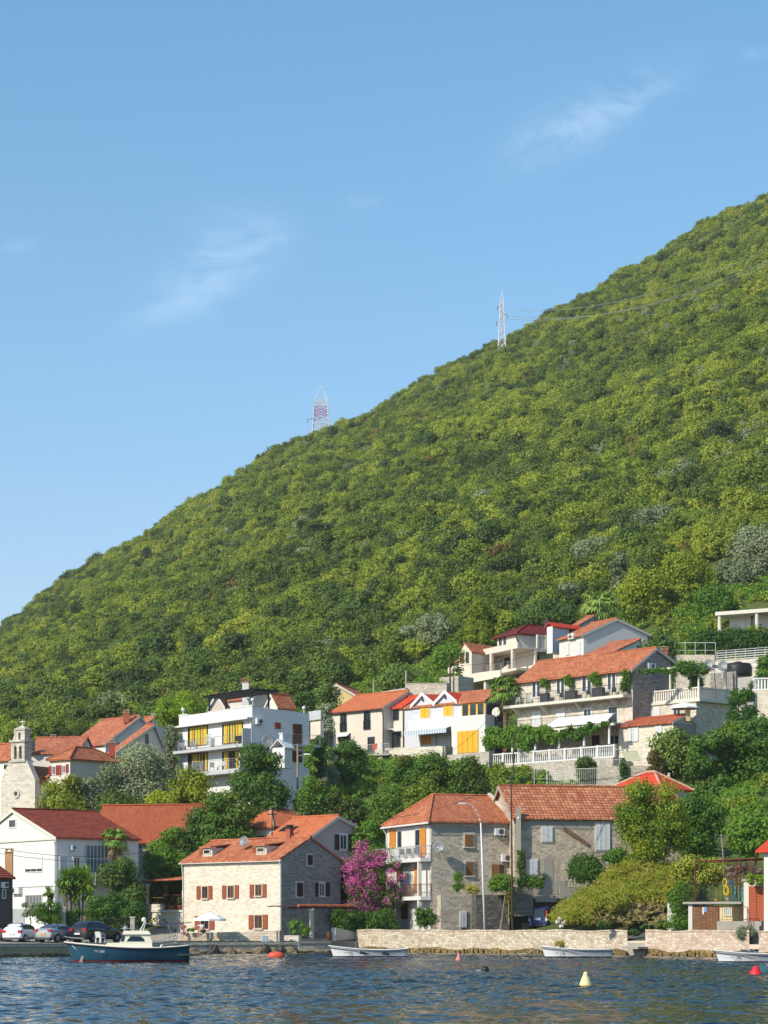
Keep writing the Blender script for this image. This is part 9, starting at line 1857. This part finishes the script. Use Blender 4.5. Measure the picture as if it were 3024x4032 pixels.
kind=(r[:,None]>np.cumsum(pw,1)).sum(1).clip(0,4)
sc=np.exp(fr.normal(0,.28,n)).clip(.5,1.8)*.72*np.interp(pts[:,1],[320,420,850],[1.12,1.05,.98])
sc[kind==4]*=.8
order=np.argsort(pts[:,1]); inview=[i for i in order if -30<px[i]<3054]
single_ids=set(inview[:260])
WORDS={'hill':'mid green','yellow':'yellow green','silver':'silvery olive','dark':'dark green','rust':'rust brown'}
def where(p):
    for lim,t in ((160,'above the church bell gable'),(480,'above the tan roofs'),(760,'above the bright pine'),(1240,'above the flat roofed block'),(1560,'above the yellow gable'),(1780,'beside the cream villa'),(2260,'above the maroon roof'),(2560,'above the blank white gable'),(4000,'above the bungalow')):
        if p<lim: return t
VAR={}
holder={}
for ki,k in enumerate(KIND_W):
    VAR[k]=[hill_variant(k,i) for i in range(5 if k=='hill' else 3 if k!='rust' else 2)]
tk=MB(); tmp=trunkmb(3.2,.16,1.2,5); TRUNKME=None
first={}
for i in sorted(single_ids):
    k=KIND_W[kind[i]]; vs=VAR[k]; me=vs[i%len(vs)]
    t=thing('forest_tree','%s tree at the wood edge, %s'%(WORDS[k],where(px[i])),'tree',(pts[i,0],pts[i,1],zz[i]-.3),0,'%s trees at the foot of the wood %s'%(WORDS[k],where(px[i])))
    t.rotation_euler=(0,0,fr.uniform(0,6.28)); t.scale=(sc[i],)*3
    c=bpy.data.objects.new('crown',me); COL.objects.link(c); c.parent=t; c.location=(0,0,.7)
    if TRUNKME is None:
        TRUNKME=bpy.data.meshes.new('trunk'); TRUNKME.from_pydata([tuple(p) for p in tmp.v],[],tmp.f); TRUNKME.materials.append(BARK)
    c2=bpy.data.objects.new('trunk',TRUNKME); COL.objects.link(c2); c2.parent=t
    first.setdefault((k,i%len(vs)),c)
# the rest of the wood reads as one mass: one object, its crowns placed by geometry nodes
rest=[i for i in range(n) if i not in single_ids]
ng=bpy.data.node_groups.new('wood_scatter','GeometryNodeTree')
ng.interface.new_socket('Geometry',in_out='INPUT',socket_type='NodeSocketGeometry'); ng.interface.new_socket('Geometry',in_out='OUTPUT',socket_type='NodeSocketGeometry')
gi=ng.nodes.new('NodeGroupInput'); go=ng.nodes.new('NodeGroupOutput'); jn=ng.nodes.new('GeometryNodeJoinGeometry')
sca=ng.nodes.new('GeometryNodeInputNamedAttribute'); sca.data_type='FLOAT'; sca.inputs[0].default_value='size'
rta=ng.nodes.new('GeometryNodeInputNamedAttribute'); rta.data_type='FLOAT'; rta.inputs[0].default_value='turn'
vra=ng.nodes.new('GeometryNodeInputNamedAttribute'); vra.data_type='INT'; vra.inputs[0].default_value='variant'
rc=ng.nodes.new('ShaderNodeCombineXYZ'); ng.links.new(rta.outputs[0],rc.inputs[2])
vid={}
for k in KIND_W:
    for j in range(len(VAR[k])):
        if (k,j) not in first: continue
        vid[(k,j)]=len(vid)
        oi=ng.nodes.new('GeometryNodeObjectInfo'); oi.inputs[0].default_value=first[(k,j)]; oi.transform_space='ORIGINAL'
        cmp=ng.nodes.new('FunctionNodeCompare'); cmp.data_type='INT'; cmp.operation='EQUAL'; ng.links.new(vra.outputs[0],cmp.inputs[2]); cmp.inputs[3].default_value=vid[(k,j)]
        ip=ng.nodes.new('GeometryNodeInstanceOnPoints'); ng.links.new(gi.outputs[0],ip.inputs['Points']); ng.links.new(cmp.outputs[0],ip.inputs['Selection'])
        ng.links.new(oi.outputs['Geometry'],ip.inputs['Instance']); ng.links.new(rc.outputs[0],ip.inputs['Rotation']); ng.links.new(sca.outputs[0],ip.inputs['Scale'])
        ng.links.new(ip.outputs[0],jn.inputs[0])
ng.links.new(jn.outputs[0],go.inputs[0])
me=bpy.data.meshes.new('wood'); me.from_pydata([(pts[i,0],pts[i,1],zz[i]+.4*sc[i]) for i in rest],[],[])
def vk(i):
    k=KIND_W[kind[i]]; js=[j for j in range(len(VAR[k])) if (k,j) in vid]
    if not js: k='hill'; js=[j for j in range(len(VAR[k])) if (k,j) in vid]
    return vid[(k,js[i%len(js)])]
me.attributes.new('size','FLOAT','POINT').data.foreach_set('value',[float(sc[i]) for i in rest])
me.attributes.new('turn','FLOAT','POINT').data.foreach_set('value',[float(v) for v in fr.uniform(0,6.28,len(rest))])
me.attributes.new('variant','INT','POINT').data.foreach_set('value',[vk(i) for i in rest])
wd=bpy.data.objects.new('woodland',me); COL.objects.link(wd); setp(wd,'dense green wood covering the hill up to the skyline','woodland',None,'stuff')
md=wd.modifiers.new('scatter','NODES'); md.node_group=ng
# ------------------------------------------------------------------ the air
mb=MB(); mb.box((60,600,185),(1500,1500,376)); hz=mesh('haze',mb,None); setp(hz,'thin pale haze over the bay and the hill','haze',None,'stuff')
m,nt,out=newmat('haze_air'); v=N(nt,'ShaderNodeVolumePrincipled'); v.inputs['Color'].default_value=(.86,.91,.98,1); v.inputs['Density'].default_value=.00010; v.inputs['Anisotropy'].default_value=.2; L(nt,v.outputs[0],out.inputs['Volume']); hz.data.materials.append(m); hz.display_type='WIRE'
